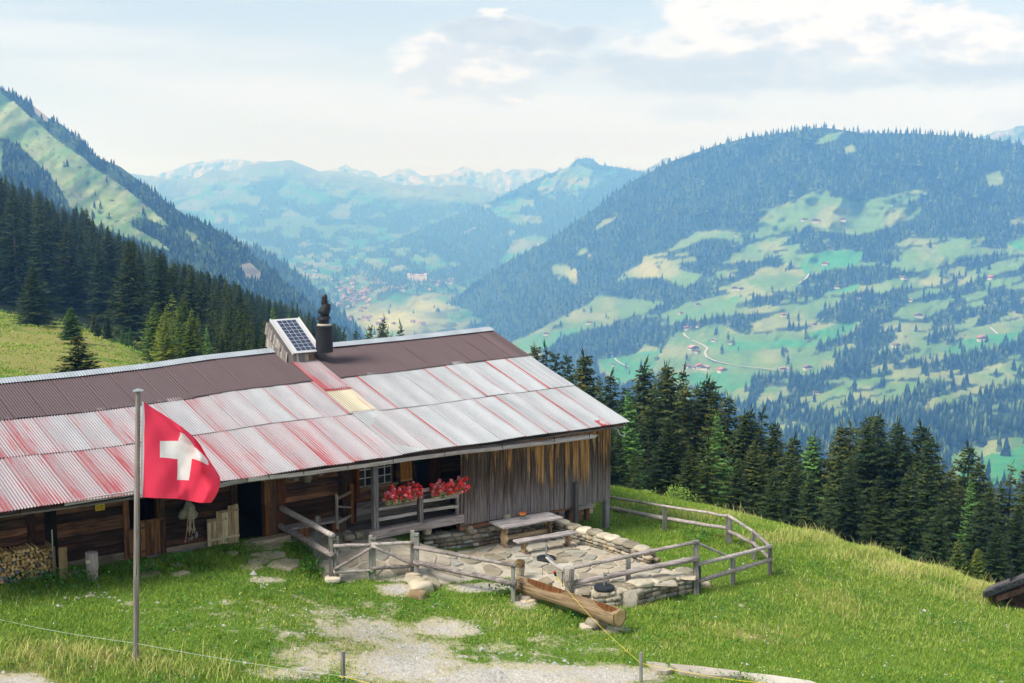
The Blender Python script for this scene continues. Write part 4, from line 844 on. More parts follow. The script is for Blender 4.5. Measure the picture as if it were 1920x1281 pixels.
# ---- the porch
fl0 = SW(664) ; 
for i in range(6):
    t = T0 + .05 + i * .235; bpart('porch_board', bx(sz(690, 990, T0)[0] - .1 - .0, 20.9, t, t + .225, .92, .965, .004), 'grey_wood', color=(.50, .47, .44))
p, q = sz(690, 1003, T0 - .1), sz(867, 974, T0 - .1)
bpart('porch_beam', MB().beam(L(p[0], T0 - .1, .97), L(q[0], T0 - .1, .96), .2, .24, j=.006, seg=8), 'grey_wood', color=(1.12, 1.02, .98))
for i, (z, c) in enumerate(((1.10, (.8, .74, .62)), (1.30, (.72, .68, .58)), (1.47, (1., .92, .9)))):
    bpart('bench_board', MB().beam(L(SW(664), TW - .12 - .03 * i, z), L(21.2, TW - .12 - .03 * i, z), .05, .19, j=.004, seg=4), 'grey_wood', color=c)
bpart('seat_board', bx(SW(664), 21., TW - .42, TW - .14, 1.50, 1.545, .01), 'grey_wood', color=(.9, .85, .85))
post_to(702, 868, 1001, T0 - .03, .155, color=(1, 1, 1.04), name='porch_post'); post_to(788, 925, 977, T0 - .1, .13, color=(.9, .85, .85), name='rail_post'); post_to(857, 925, 975, T0 - .06, .10, color=(.7, .65, .65), name='rail_post')
for a, b in (((709, 955), (781, 943)), ((790, 940), (860, 930)), ((709, 975), (781, 962)), ((790, 958), (860, 949)), ((745, 928), (805, 917))):
    pa, pb = sz(*a, T0 - .12), sz(*b, T0 - .12); bpart('rail', MB().beam(L(pa[0], T0 - .12, pa[1]), L(pb[0], T0 - .12, pb[1]), .04, .09, j=.008, seg=4), 'grey_wood', color=(1.05, 1, .98))
# steps
for (u, v, w_, h_, dp_) in ((684, 985, .55, .16, .3), (655, 993, .3, .12, .3)):
    s_, z_ = sz(u, v, T0 + .15); o = obj('step', stone_mesh(M['stone'], u), barn, L(s_, T0 + .2, .93), (0, 0, -.15)); o.scale = (w_, dp_, h_ * 1.3); o.color = (.95, .93, .9, 1)
# gate-like rails at the end of the porch
pt = [sz(634, 1, T0 + .35)[0], sz(661, 1, T0 + .75)[0]]
pa = sz(632, 988, T0 + .15); pa1 = sz(631, 927, T0 + .15); pb = sz(660, 979, T0 + .9); pb1 = sz(660, 907, T0 + .9)
bpart('railing_post', MB().tube([L(pa[0], T0 + .15, pa[1] - .05), L(pa1[0], T0 + .15, pa1[1])], .045, 7, .05), 'grey_wood_z', color=(1.1, 1, .95))
bpart('railing_post', bx(pb[0] - .05, pb[0] + .05, T0 + .86, T0 + .94, pb[1] - .03, pb1[1]), 'brown_wood_z', color=(1, .8, .6))
for f0, f1, c in ((.86, .80, (1.2, .9, .6)), (.63, .38, (1, .95, .95)), (.12, .18, (.8, .75, .7))):
    za = pa[1] + (pa1[1] - pa[1]) * f0; zb = pb[1] + (pb1[1] - pb[1]) * f1
    bpart('rail', MB().beam(L(pa[0], T0 + .15, za), L(pb[0], T0 + .9, zb), .035, .08 if f0 != .63 else .045), 'grey_wood', color=c)
# bench on chunky log feet against the wall
bench = thing('wall_bench', 'long weathered plank bench on log feet against the dark wall', 'bench', W(*ST(at_y(600, 985, 33.5))[:2], .85), ANG)
def rel(o, s, t, z):
    l = o.location; c_, s_ = math.cos(-o.rotation_euler.z), math.sin(-o.rotation_euler.z); p = W(s, t, z) - np.array(l); return (p[0] * c_ - p[1] * s_, p[0] * s_ + p[1] * c_, p[2])
a = sz(541, 985, TW - .35)[0]; b = sz(644, 967, TW - .35)[0]
MB().beam(rel(bench, a, TW - .3, 1.235), rel(bench, b, TW - .3, 1.235), .42, .05, j=.006, seg=5).obj('seat', M['grey_wood'], bench, color=(1.1, 1.05, 1))
for s_ in (a + .25, b - .42): MB().box(*[x for pr2 in zip(rel(bench, s_, TW - .46, .82), rel(bench, s_ + .3, TW - .14, 1.21)) for x in pr2], .012).obj('leg', M['brown_wood_z'], bench, color=(.9, .85, .8))
for s_, w_ in ((a + .1, .2), (b - .12, .16)): MB().box(*[x for pr2 in zip(rel(bench, s_, TW - .44, .82), rel(bench, s_ + w_, TW - .2, 1.21)) for x in pr2], .012).obj('leg', M['grey_wood_z'], bench, color=(.6, .55, .5))
# ---- shingled vent box with the solar panel, and the flue
def roofhit(u, v):
    lo = 20.; r = ray(u, v)
    for k in np.linspace(25, 60, 1400):
        q = ST(EYE + r * k)
        if TE < q[1] < TR and q[2] <= roof(q[0], (q[1] - TE) / (TR - TE))[2]: return q
    return q
def roofz(s, t): return roof(s, (t - TE) / (TR - TE))[2]
fl_, fr_ = roofhit(540, 683), roofhit(589, 679)
dsl, dsr, tf = fl_[0], fr_[0], (fl_[1] + fr_[1]) / 2
def solve_t(u, v, s):                                    # point on the sight line at a given s
    r = ray(u, v); k = s / (r[0] * D1[0] + r[1] * D1[1]); return ST(EYE + r * k)
def solve_tt(u, v, t): r = ray(u, v); k = t / (r[0] * D2[0] + r[1] * D2[1]); return ST(EYE + r * k)
a_, b_ = solve_tt(550, 664, tf - .12), solve_tt(603, 655, tf - .12); Pbl = (a_[0], tf - .12, a_[2]); Pbr = (b_[0], tf - .12, a_[2])
Ptl = solve_t(507, 601, a_[0]); Ptr = (Pbr[0], Ptl[1], Ptl[2])
print('panel', Pbl, Ptl, Pbr)
box_ = bpart('vent_box', MB().add([L(dsl, Pbl[1] + .12, roofz(dsl, Pbl[1]) - .1), L(dsr, Pbl[1] + .12, roofz(dsr, Pbl[1]) - .1), L(dsr, Ptl[1], Ptl[2] - .8), L(dsl, Ptl[1], Ptl[2] - .8), L(dsl, Pbl[1] + .12, Pbl[2] - .03), L(dsr, Pbl[1] + .12, Pbl[2] - .03), L(dsr, Ptl[1], Ptl[2] - .05), L(dsl, Ptl[1], Ptl[2] - .05)],
    [(0, 1, 5, 4), (1, 2, 6, 5), (2, 3, 7, 6), (3, 0, 4, 7), (4, 5, 6, 7)]), 'grey_wood_z', color=(.4, .4, .4))
def shingle_row(a, b, front, n_, f0, f1):
    for i in range(n_):
        t = (i + .5) / n_; wd = .9 / n_ * (abs(b - a))
        if front: x = a + (b - a) * t; zb = roofz(x, Pbl[1]) + .01; zt = Pbl[2] - .03; base = (x, Pbl[1] + .10)
        else: y = a + (b - a) * t; x = dsl - .012; zb = roofz(dsl, y); zt = Pbl[2] + (Ptl[2] - Pbl[2]) * (y - Pbl[1]) / (Ptl[1] - Pbl[1]) - .04; base = (x, y)
        if not front and f0: zb, zt = max(zb + .28, zt - .35), zt
        if not front and not f0: zt = max(zb + .05, min(zt, zb + .52))
        if zt - zb < .06: continue
        zb += random.uniform(-.03, .03); ox = -.02 * f0
        V = L(base[0] + ox, base[1], zb - .0), L(base[0], base[1], zt)
        dx, dy = (wd / 2, .012) if front else (.012, wd / 2); V = np.array(V); fl = np.array((0, -.05, 0)) if front else np.array((-.05, 0, 0))
        q = [V[0] + fl + (-dx, -dy, 0), V[0] + fl + (dx, -dy, 0), V[0] + fl + (dx, dy, 0), V[0] + fl + (-dx, dy, 0), V[1] + (-dx, -dy, 0), V[1] + (dx, -dy, 0), V[1] + (dx, dy, 0), V[1] + (-dx, dy, 0)]
        c = random.uniform(.65, 1.25); cc = (c, c * .97, c * .93) if not (front and t > .55 and random.random() < .5) else (1.4 * c, .9 * c, .45 * c)
        bpart('shingle', MB().add(q, [(0, 1, 5, 4), (1, 2, 6, 5), (2, 3, 7, 6), (3, 0, 4, 7), (4, 5, 6, 7), (3, 2, 1, 0)]), 'grey_wood_z', box_, cc)
shingle_row(dsl, dsr, True, 13, 0, 1); shingle_row(Pbl[1] + .12, Ptl[1], False, 19, 0, 1); shingle_row(Pbl[1] + .5, Ptl[1], False, 15, 1, 1)
def quadpt(a, b, h=0.):                                   # a across, b up the panel
    P0, P1, P2 = np.array(Pbl), np.array(Pbr), np.array(Ptl); n_ = np.cross(P1 - P0, P2 - P0); n_ /= np.linalg.norm(n_); n_ = n_ if n_[2] > 0 else -n_; q = P0 + (P1 - P0) * a + (P2 - P0) * b + n_ * h; return L(*q)
def slab(a0, a1, b0, b1, h0, h1):
    V = [quadpt(a, b, h) for h in (h0, h1) for b in (b0, b1) for a in (a0, a1)]; return MB().add(V, [(0, 2, 3, 1), (4, 5, 7, 6), (0, 1, 5, 4), (2, 6, 7, 3), (0, 4, 6, 2), (1, 3, 7, 5)])
m, n = material('solar_glass'); uvz = n.sep(n.map(n.obj(), (40, 40, 40))); n.out((.018, .03, .075), .12, spec=.7, metal=.0); M['cell'] = m
m, n = material('solar_backing'); n.out((.55, .57, .60), .3); M['backing'] = m
pn = bpart('solar_panel', slab(-.0, 1., 0, 1., 0, .03), 'alu')
bpart('panel_side', slab(-.02, .0, -.01, 1.01, -.03, .06), 'alu', pn); bpart('panel_side', slab(1., 1.02, -.01, 1.01, -.03, .06), 'alu', pn); bpart('panel_edge', slab(0, 1, -.012, .02, .03, .05), 'alu', pn)
bpart('panel_backing', slab(.15, .86, .035, .965, .031, .036), 'backing', pn)
for i in range(4):
    for j in range(9):
        a = .165 + i * .172; b = .05 + j * .1008; bpart('cell', MB().add([quadpt(a + x, b + y, .040) for x, y in ((0, 0), (.158, 0), (.158, .091), (0, .091))], [(0, 1, 2, 3)]), 'cell', pn)
# flue with rotating cowl
fs, ft, fz = solve_t(608, 640, 19.35); fx, fy, _ = L(fs, ft, 0); zc = lambda v: solve_t(608, v, fs)[2]; px = ft and (solve_t(618, 640, fs)[1])
rr = abs(math.hypot(*(ray(618, 640)[:2] - ray(608, 640)[:2]))) * (ft * .0 + np.linalg.norm(W(fs, ft)) )
print('flue', fs, ft, fz, rr)
ch = bpart('flue', MB().lathe([(rr * 1.6, zc(660)), (rr * 1.6, zc(616)), (rr * 1.7, zc(615)), (rr * 1.7, zc(611)), (rr * 1.2, zc(610))], 20, (fx, fy, 0)), 'chimney', smooth=False)
bpart('flue_band', MB().lathe([(rr * 1.1, zc(612)), (rr * 1.3, zc(610)), (rr * 1.3, zc(608)), (rr * 1.0, zc(607))], 18, (fx, fy, 0)), 'flue_band', ch)
bpart('flue_neck', MB().lathe([(rr * 1.0, zc(609)), (rr * 1.0, zc(597))], 18, (fx, fy, 0)), 'chimney', ch)
U = rr / 10 * 1.0; rt = np.array((D1[0], -D1[1])) ; right = np.array((math.cos(-ANG), math.sin(-ANG), 0))    # camera right in barn axes
fc = np.array((fx, fy, 0)); up = lambda v, du: fc + right * du * rr / 10 + np.array((0, 0, zc(v)))
bpart('cowl', MB().tube([up(599, 0), up(593, -.5), up(588, -.3)], [rr * 1.35, rr * 1.15, rr * 1.05], 14), 'chimney', ch)
bpart('cowl', MB().tube([up(590, -2), up(584, 1), up(577, 4.5), up(571, 6), up(565, 5.5)], [rr * 1.12, rr * 1.08, rr * .92, rr * .78, rr * .6], 14), 'chimney', ch, smooth=True)
bpart('cowl_vane', MB().tube([up(572, .5), up(564, 1.5), up(556, 2.3), up(552, 2.4)], [rr * .62, rr * .55, rr * .5, rr * .3], 12), 'iron', ch)
# ================================================================ TERRACE, WALLS, FENCES
def stone_part(parent, s, t, z, sx, sy, sz_, rot, mat='stone', color=None, name='stone', seed=None, org=None):
    o = obj(name, stone_mesh(M[mat], random.randrange(9) if seed is None else seed), parent, (s, t, z), (random.uniform(-.06, .06), random.uniform(-.06, .06), rot)); o.scale = (sx, sy, sz_)
    c = random.uniform(.8, 1.15) if color is None else color; o.color = (c, c, c, 1) if not isinstance(c, tuple) else (*c, 1); return o
# paved terrace: polygon of flagstones laid in pale mortar
TZ = TPS(TB[:, :2] / 3, TB[:, 2], 2e-2)
def tz(x, y): return float(TZ(np.array([[x / 3, y / 3]]))[0])
terr = thing('terrace', None, None, (0, 0, 0)); tag(terr, 'terrace and path of irregular beige flagstones before the barn', kind='structure')
res = .22; xs = np.arange(TB[:, 0].min(), TB[:, 0].max() + res, res); ys = np.arange(TB[:, 1].min(), TB[:, 1].max() + res, res)
import mathutils
from mathutils import geometry as mg
vi = []; 
# mortar bed: triangulated polygon with inner points
inner = [(x, y) for x in xs for y in ys if inpoly(np.array([x]), np.array([y]), tp_poly)[0]]
pts2 = [mathutils.Vector(p) for p in tp_poly] + [mathutils.Vector(p) for p in inner]
r_ = mg.delaunay_2d_cdt(pts2, [], [list(range(len(tp_poly)))], 1, 1e-4)
Vb = [(v.x, v.y, tz(v.x, v.y) - .004) for v in r_[0]]
m_ = len(Vb); bedF = [tuple(f) for f in r_[2]]
rim = len(tp_poly); Vb2 = Vb + [(p[0], p[1], tz(*p) - .6) for p in tp_poly]; bedF += [(i, (i + 1) % rim, m_ + (i + 1) % rim, m_ + i) for i in range(rim)]
obj('mortar_bed', mesh('mortar_bed', Vb2, bedF, M['mortar'], True), terr, color=(1.02, 1, .96))
def clip(poly, a, b):                                    # keep the side of the bisector nearer a
    mx, my = (a[0] + b[0]) / 2, (a[1] + b[1]) / 2; nx, ny = b[0] - a[0], b[1] - a[1]; out = []
    for i in range(len(poly)):
        p, q = poly[i - 1], poly[i]; dp = (p[0] - mx) * nx + (p[1] - my) * ny; dq = (q[0] - mx) * nx + (q[1] - my) * ny
        if dp <= 0: out.append(p)
        if (dp < 0) != (dq < 0) and abs(dp - dq) > 1e-9: f = dp / (dp - dq); out.append((p[0] + (q[0] - p[0]) * f, p[1] + (q[1] - p[1]) * f))
    return out
rg = np.random.default_rng(12); cand = []
while len(cand) < 298:
    x = rg.uniform(TB[:, 0].min(), TB[:, 0].max()); y = rg.uniform(TB[:, 1].min(), TB[:, 1].max())
    if inpoly(np.array([x]), np.array([y]), tp_poly)[0] and all((x - a) ** 2 + (y - b) ** 2 > (.29 + .07 * math.sin(a * 3 + b)) ** 2 for a, b in cand): cand.append((x, y))
    elif rg.random() < .0006: break
print('flagstones', len(cand))
for i, c in enumerate(cand):
    near = sorted(cand, key=lambda q: (q[0] - c[0]) ** 2 + (q[1] - c[1]) ** 2)[1:14]
    poly = [(c[0] - .6, c[1] - .6), (c[0] + .6, c[1] - .6), (c[0] + .6, c[1] + .6), (c[0] - .6, c[1] + .6)]
    for q in near: poly = clip(poly, c, q)
    if len(poly) < 3: continue
    cx = sum(p[0] for p in poly) / len(poly); cy_ = sum(p[1] for p in poly) / len(poly); g = random.uniform(.80, .93)
    pp = []
    for k in range(len(poly)):                           # shrink, cut corners, roughen
        p, q = poly[k - 1], poly[k]
        for f in (.14, .5, .86): pp.append((p[0] + (q[0] - p[0]) * f, p[1] + (q[1] - p[1]) * f))
    pp = [(cx + (p[0] - cx) * g * random.uniform(.95, 1.04), cy_ + (p[1] - cy_) * g * random.uniform(.95, 1.04)) for p in pp]
    if not all(inpoly(np.array([p[0]]), np.array([p[1]]), tp_poly)[0] for p in pp): 
        if not inpoly(np.array([cx]), np.array([cy_]), tp_poly)[0]: continue
        pp = [(cx + (p[0] - cx) * .72, cy_ + (p[1] - cy_) * .72) for p in pp]
    h = random.uniform(.028, .048); z0 = tz(cx, cy_); tx, ty = random.uniform(-.02, .02), random.uniform(-.02, .02); n_ = len(pp)
    V = [(p[0] - cx, p[1] - cy_, tz(*p) - z0 - .02) for p in pp] + [((p[0] - cx) * .94, (p[1] - cy_) * .94, tz(*p) - z0 + h + (p[0] - cx) * tx + (p[1] - cy_) * ty) for p in pp]
    col = random.uniform(.86, 1.12); wm = random.uniform(.92, 1.06)
    o = obj('flagstone', mesh('flagstone', V, [(k, (k + 1) % n_, n_ + (k + 1) % n_, n_ + k) for k in range(n_)] + [tuple(range(n_, 2 * n_))], M['flag_stone']), terr, (cx, cy_, z0), color=(col * wm, col, col / wm))
# dry stone walls around the terrace
def stone_wall(name, label, pts, wd, courses, capw=(.38, .55), cap_h=.13, facew=(.2, .36)):
    P0 = np.array(pts[0]); o = thing(name, label, 'stone wall', P0)
    for a, b in zip(pts[:-1], pts[1:]):
        a = np.array(a, float); b = np.array(b, float); d_ = b - a; Ln = np.linalg.norm(d_[:2]); ang = math.atan2(d_[1], d_[0]); nrm = np.array((-d_[1], d_[0], 0)) / Ln
        top = lambda f: a[2] + d_[2] * f; Hh = wd[1]
        core = MB(); d0 = d_; a0_ = a; a = a + d_ / Ln * .12; b = b - d_ / Ln * .12; q = [a - P0 + nrm * wd[0] * .38 * s_ for s_ in (-1, 1)] + [b - P0 + nrm * wd[0] * .38 * s_ for s_ in (1, -1)]
        core.add([(x, y, z - Hh - .25) for x, y, z in q] + [(x, y, z - cap_h * .6) for x, y, z in q], [(0, 1, 5, 4), (1, 2, 6, 5), (2, 3, 7, 6), (3, 0, 4, 7), (4, 5, 6, 7)]).obj('mortar_core', M['mortar'], o, color=(.8, .78, .75))
        a = a0_; x = 0
        while x < Ln - .08:
            w_ = min(random.uniform(*capw), Ln - x); f = (x + w_ / 2) / Ln; c = a + d_ * f - P0 + nrm * random.uniform(-.03, .03)
            stone_part(o, c[0], c[1], c[2] - cap_h / 2 + random.uniform(-.015, .02), w_ * .97, wd[0] * random.uniform(.98, 1.12), cap_h * random.uniform(.9, 1.25), ang + random.uniform(-.07, .07), color=random.uniform(.95, 1.3), name='cap_stone'); x += w_
        ch = (Hh - cap_h) / courses
        for side in (-1, 1):
            for k in range(courses):
                x = -random.uniform(0, .1)
                while x < Ln - .04:
                    w_ = random.uniform(*facew); f = (x + w_ / 2) / Ln; c = a + d_ * min(f, 1) - P0 + nrm * side * (wd[0] * .40 + random.uniform(-.015, .015)); hh = ch * random.uniform(.72, 1.12)
                    cc = random.uniform(.62, 1.15); warm = random.uniform(.9, 1.12); cc = (cc * warm, cc, cc / warm) if random.random() > .15 else (.75, .8, .85)
                    stone_part(o, c[0], c[1], c[2] - cap_h - ch * (k + .5), w_ * .93, .16, hh * .93, ang + random.uniform(-.05, .05), color=cc, name='wall_stone'); x += w_
    return o
WB = [at_z(786, 1018, .50), at_z(842, 1003, .50), at_z(925, 990, .50)]; 
stone_wall('stone_wall', 'low rubble wall below the porch behind the picnic table', [tuple(at_z(790, 1004, .50)), tuple(at_z(925, 986, .47)), tuple(at_z(1050, 972, .42))], (.42, .50), 3)
stone_wall('stone_wall', 'low rubble wall with flat caps on the right edge of the terrace', [tuple(at_z(1046, 976, .42)), tuple(at_z(1140, 1003, .40)), tuple(at_z(1222, 1032, .36))], (.40, .44), 3)
stone_wall('stone_wall', 'short rubble wall holding up the front corner of the terrace', [tuple(at_z(1186, 1094, .02)), tuple(at_z(1228, 1084, .02)), tuple(at_z(1282, 1073, .0)), tuple(at_z(1284, 1064, .0))], (.5, .54), 3, (.42, .62), .14, (.22, .4))
stone_wall('stone_wall', 'curved rubble edge joining terrace corner and trough', [tuple(at_z(1110, 1112, -.06)), tuple(at_z(1150, 1106, -.04)), tuple(at_z(1186, 1095, .0))], (.42, .40), 2, (.35, .5), .12)
# ---- fences: pole posts and rails
def fence(name, label, cat, posts, rails, group=None, rnd_post=False, col=(.86, .90, .86)):
    B = [hit(u, v) for u, v, *_ in posts]; o = thing(name, label, cat, B[0], 0, group); B0 = B[0]; tops = []
    for p, (u, v, vt, wd) in zip(B, posts):
        wt = wd * np.linalg.norm(p - EYE) / F; q = at_y(u, vt, p[1]); c = random.uniform(.85, 1.1)
        if rnd_post: MB().tube([p - B0 - (0, 0, .2), (q - B0)], wt / 2, 8, .05).obj('post', M['grey_wood_z'], o, color=tuple(x * c for x in col))
        else: MB().beam(p - B0 - (0, 0, .2), q - B0, wt, wt, up=(0, 1, 0), j=.004, seg=3).obj('post', M['grey_wood_z'], o, color=tuple(x * c for x in col))
    for (i, va, j, vb, wd, *off) in rails:
        off = off[0] if off else -.07
        a, b = B[i] if isinstance(i, int) else None, B[j] if isinstance(j, int) else None
        a = at_y(posts[i][0], va, B[i][1] + off) if a is not None else at_y(i[0], va, i[1]); b = at_y(posts[j][0], vb, B[j][1] + off) if b is not None else at_y(j[0], vb, j[1])
        d_ = (b - a) / np.linalg.norm(b - a); a = a - d_ * .08; b = b + d_ * .08; r = wd * np.linalg.norm(a - EYE) / F / 2
        c = random.uniform(.9, 1.15); log(a - B0, b - B0, r, .007, 6, 8, random.uniform(.82, 1.05)).obj('rail', M['grey_wood'], o, color=(c * 1.02, c * .97, c * .94), smooth=True)
    return o
ya = at_y(523, 950, 30.9)
Pw = W(*ST(at_y(523, 950, 33.3))[:2]); yw = (W(16.0, TW - .25, 0))[1]
fence('wooden_fence', 'weathered rail fence from the barn wall down to the gate', 'fence', [(596, 1053, 968, 8), (621, 1088, 1006, 8)], [((524, yw), 950, 1, 1003, 11), ((520, yw), 982, 1, 1040, 11)])
# double gate, each leaf a frame with a brace
gt = fence('garden_gate', 'low double gate of grey poles with diagonal braces', 'gate', [(631, 1090, 1006, 7), (695, 1083, 1004, 7), (701, 1083, 1008, 7), (773, 1078, 995, 7)],
   [(0, 1024, 1, 1022, 7), (0, 1072, 1, 1070, 7), (0, 1066, 1, 1028, 6, -.1), (2, 1021, 3, 1018, 7), (2, 1066, 3, 1062, 7), (2, 1025, 3, 1058, 6, -.1)])
for (u, v) in ((624, 1090), (773, 1081)):
    p = hit(u, v); o = obj('gate_block', stone_mesh(M['pale_rock'], u), gt, p - np.array(gt.location) + (0, 0, .05), (0, 0, .1)); o.scale = (.42, .3, .17); o.color = (1, 1, 1, 1)
for (u, v) in ((627, 1011), (699, 1009), (778, 1003)):
    p = hit(u, 1088 if u < 650 else 1083); q = at_y(u, v, p[1] - .02) - np.array(gt.location); MB().box(q[0] - .09, q[0] + .09, q[1] - .075, q[1] + .075, q[2] - .015, q[2] + .03).obj('hinge_plate', M['steel'], gt)
fence('wooden_fence', 'rail fence sloping from gate to the trough end', 'fence', [(781, 1084, 1000, 9), (962, 1127, 1063, 8)], [(0, 1027, 1, 1060, 7), (0, 1055, 1, 1094, 11)])
fr = hit(1178, 1119); fr2 = hit(1305, 1115)
fence('wooden_fence', 'rail fence above the terrace corner ending at a double post', 'fence', [(1102, 1100, 1085, 5), (1178, 1119, 1046, 9), (1305, 1115, 1019, 9), (1311, 1113, 1062, 6)], [((1078, 33.1), 1064, 2, 1016, 8), ((1074, 33.1), 1094, 2, 1047, 11)])
f5 = [(1246, 996, 953, 7), (1367, 1021, 968, 10), (1413, 1048, 1000, 7), (1444, 1077, 1026, 6)]
cr = W(26.6, T0 + 1.2, 0)
fence('pasture_fence', 'long rail fence from the barn corner bending round the lawn', 'fence', f5, [((1142, cr[1] + 1.), 932, 0, 949, 5), (0, 949, 1, 968, 5), (1, 968, 2, 997, 6), (2, 997, 3, 1025, 6), ((1085, cr[1] + 3.), 942, 0, 972, 7, .07), (0, 972, 1, 991, 7, .07), (1, 996, 2, 1019, 7), (2, 1019, 3, 1048, 7)])
g5 = hit(1311, 1114)
fence('wooden_fence', 'two rail fence closing the lawn on its near side', 'fence', [(1374, 1095, 1048, 8), (1443, 1078, 1026, 6)], [((1311, g5[1]), 1058, 1, 1025, 8, -.1), ((1312, g5[1]), 1089, 1, 1050, 9, -.12)])
fence('loose_rail', 'loose pole slung from the tall post to the lawn fence', 'pole', [(1306, 1113, 1022, 4)], [(0, 1017, (1368, hit(1368, 1095)[1]), 1044, 5)])
# small stakes and wires
def stake(u, v, vt, wd, label):
    p = hit(u, v) if v < 1281 else at_y(u, v, hit(u, 1279)[1]); o = thing('fence_stake', label, 'stake', p); wt = wd * p[1] / F; q = at_y(u, vt, p[1])
    MB().tube([(0, 0, -.3), (q - p) * .5, q - p], wt / 2, 8, .05).obj('stake', M['grey_wood_z'], o, color=(.95, .95, .95)); return p, q
s1, s1t = stake(643, 1281, 1221, 9, 'short round stake in the worn grass at the lower edge'); s2, s2t = stake(1202, 1278, 1224, 7, 'thin round stake beside the pale path slabs')
hd = at_y(1042, 1080, 31.6)
tape = thing('fence_tape', 'yellow electric tape running from its handle over the trough to the stakes', 'fence tape', hd)
def sag(a, b, k, m_=14): a = np.array(a); b = np.array(b); return [a + (b - a) * i / m_ + np.array((0, 0, -k * math.sin(math.pi * i / m_))) for i in range(m_ + 1)]
e1 = at_y(1202, 1244, s2[1]); e2 = at_y(1560, 1290, 24.5); e0 = at_y(643, 1268, s1[1]); e00 = at_y(740, 1290, s1[1] - 1.)
MB().tube([q - hd for q in sag(hd, e1, .12)], .0045, 5).obj('tape', M['yellow_tape'], tape); MB().tube([q - hd for q in sag(e1, e2, .1)], .006, 5).obj('tape', M['yellow_tape'], tape)
MB().tube([(0, 0, 0), (-.03, 0, .1)], .03, 8).obj('handle', M['iron'], tape); MB().tube([(-.03, 0, .1), (-.035, 0, .13)], .035, 8).obj('handle_end', M['red_plastic'], tape)
MB().tube([(0, 0, 0), (.05, .03, -.12), (.16, 0, -.19), (.09, -.02, -.1), (0, 0, 0)], .009, 5).obj('knot', M['yellow_tape'], tape)
t2 = thing('fence_tape', 'yellow tape tied to the short stake at the lower edge', 'fence tape', e0); MB().tube([q - e0 for q in sag(e0, e00, .02, 6)], .0065, 5).obj('tape', M['yellow_tape'], t2); MB().tube([(-.07, 0, 0), (0, .05, .02), (.06, 0, 0), (0, -.06, -.01), (-.07, 0, 0)], .01, 5).obj('knot', M['yellow_tape'], t2)
wa, wb_, wc = at_y(-60, 1148, 27.), at_y(253, 1206, 25.5), at_y(700, 1275, 24.); wr = thing('fence_wire', 'thin pale electric wire passing the flagpole', 'wire', wa); MB().tube([q - wa for q in sag(wa, wb_, .06) + sag(wb_, wc, .05)[1:]], .0032, 4).obj('wire', M['white_wire'], wr)
# ================================================================ THINGS ON AND AROUND THE TERRACE
# picnic table and bench: trestle ends, stretcher, thick top
def trestle(name, label, cat, a, b, top_z, wd, th, leg_w, rail_z, foot):
    a = np.array(a); b = np.array(b); c = (a + b) / 2; ang = math.atan2(*(b - a)[1::-1]); Ln = np.linalg.norm((b - a)[:2]); z0 = tz(c[0], c[1]); o = thing(name, label, cat, (c[0], c[1], z0), ang); tzr = top_z
    half = Ln / 2
    for k, y in enumerate((-wd / 4, wd / 4) if wd > .5 else (0,)):
        MB().beam((-half, y, tzr - th / 2), (half, y, tzr - th / 2), (wd / 2 - .008) if wd > .5 else wd, th, j=.004, seg=8).obj('top_board' if wd > .5 else 'seat_board', M['grey_wood'], o, color=(1.45, 1.42, 1.42))
    for sx in (-1, 1):
        x = sx * (half - Ln * .13); hgt = tzr - th; V = []; prof = [(0, .75), (.12, .62), (.35, .98), (.55, .60), (.75, .72), (1., 1.05)]
        for f, w_ in prof:
            for y, dx in ((-1, -.03), (1, -.03), (1, .03), (-1, .03)): V.append((x + dx, y * leg_w / 2 * w_, .05 + f * (hgt - .05)))
        k = len(prof); MB().add(V, [(4 * (i - 1) + q, 4 * (i - 1) + (q + 1) % 4, 4 * i + (q + 1) % 4, 4 * i + q) for i in range(1, k) for q in range(4)] + [(0, 3, 2, 1), tuple(4 * (k - 1) + q for q in range(4))]).obj('leg', M['pale_wood_z'], o, color=(.8, .72, .62))
        MB().box(x - .05, x + .05, -foot / 2, foot / 2, 0, .07, .004).obj('foot', M['grey_wood_y'], o, color=(.55, .42, .36))
        MB().beam((x - sx * .26, 0, tzr - th - .01), (x - sx * .04, 0, tzr - th - .2), .03, .035).obj('brace', M['pale_wood'], o)
    if rail_z: MB().beam((-half + Ln * .13, 0, rail_z), (half - Ln * .13, 0, rail_z), .05, .13, j=.004, seg=4).obj('stretcher', M['pale_wood'], o, color=(.8, .7, .58))
    return o
ZTB = .72
ta, tb_ = (at_z(917, 978, ZTB) + at_z(945, 990, ZTB)) / 2, (at_z(1027, 959.5, ZTB) + at_z(1056, 970, ZTB)) / 2
table = trestle('picnic_table', 'long picnic table with grey plank top and carved legs', 'table', ta, tb_, ZTB, .82, .05, .42, .26, .72)
ba, bb = at_z(967, 1015, .45), at_z(1079, 996, .45)
trestle('terrace_bench', 'backless plank bench drawn up before the picnic table', 'bench', ba, bb, .45, .33, .045, .26, 0, .42)
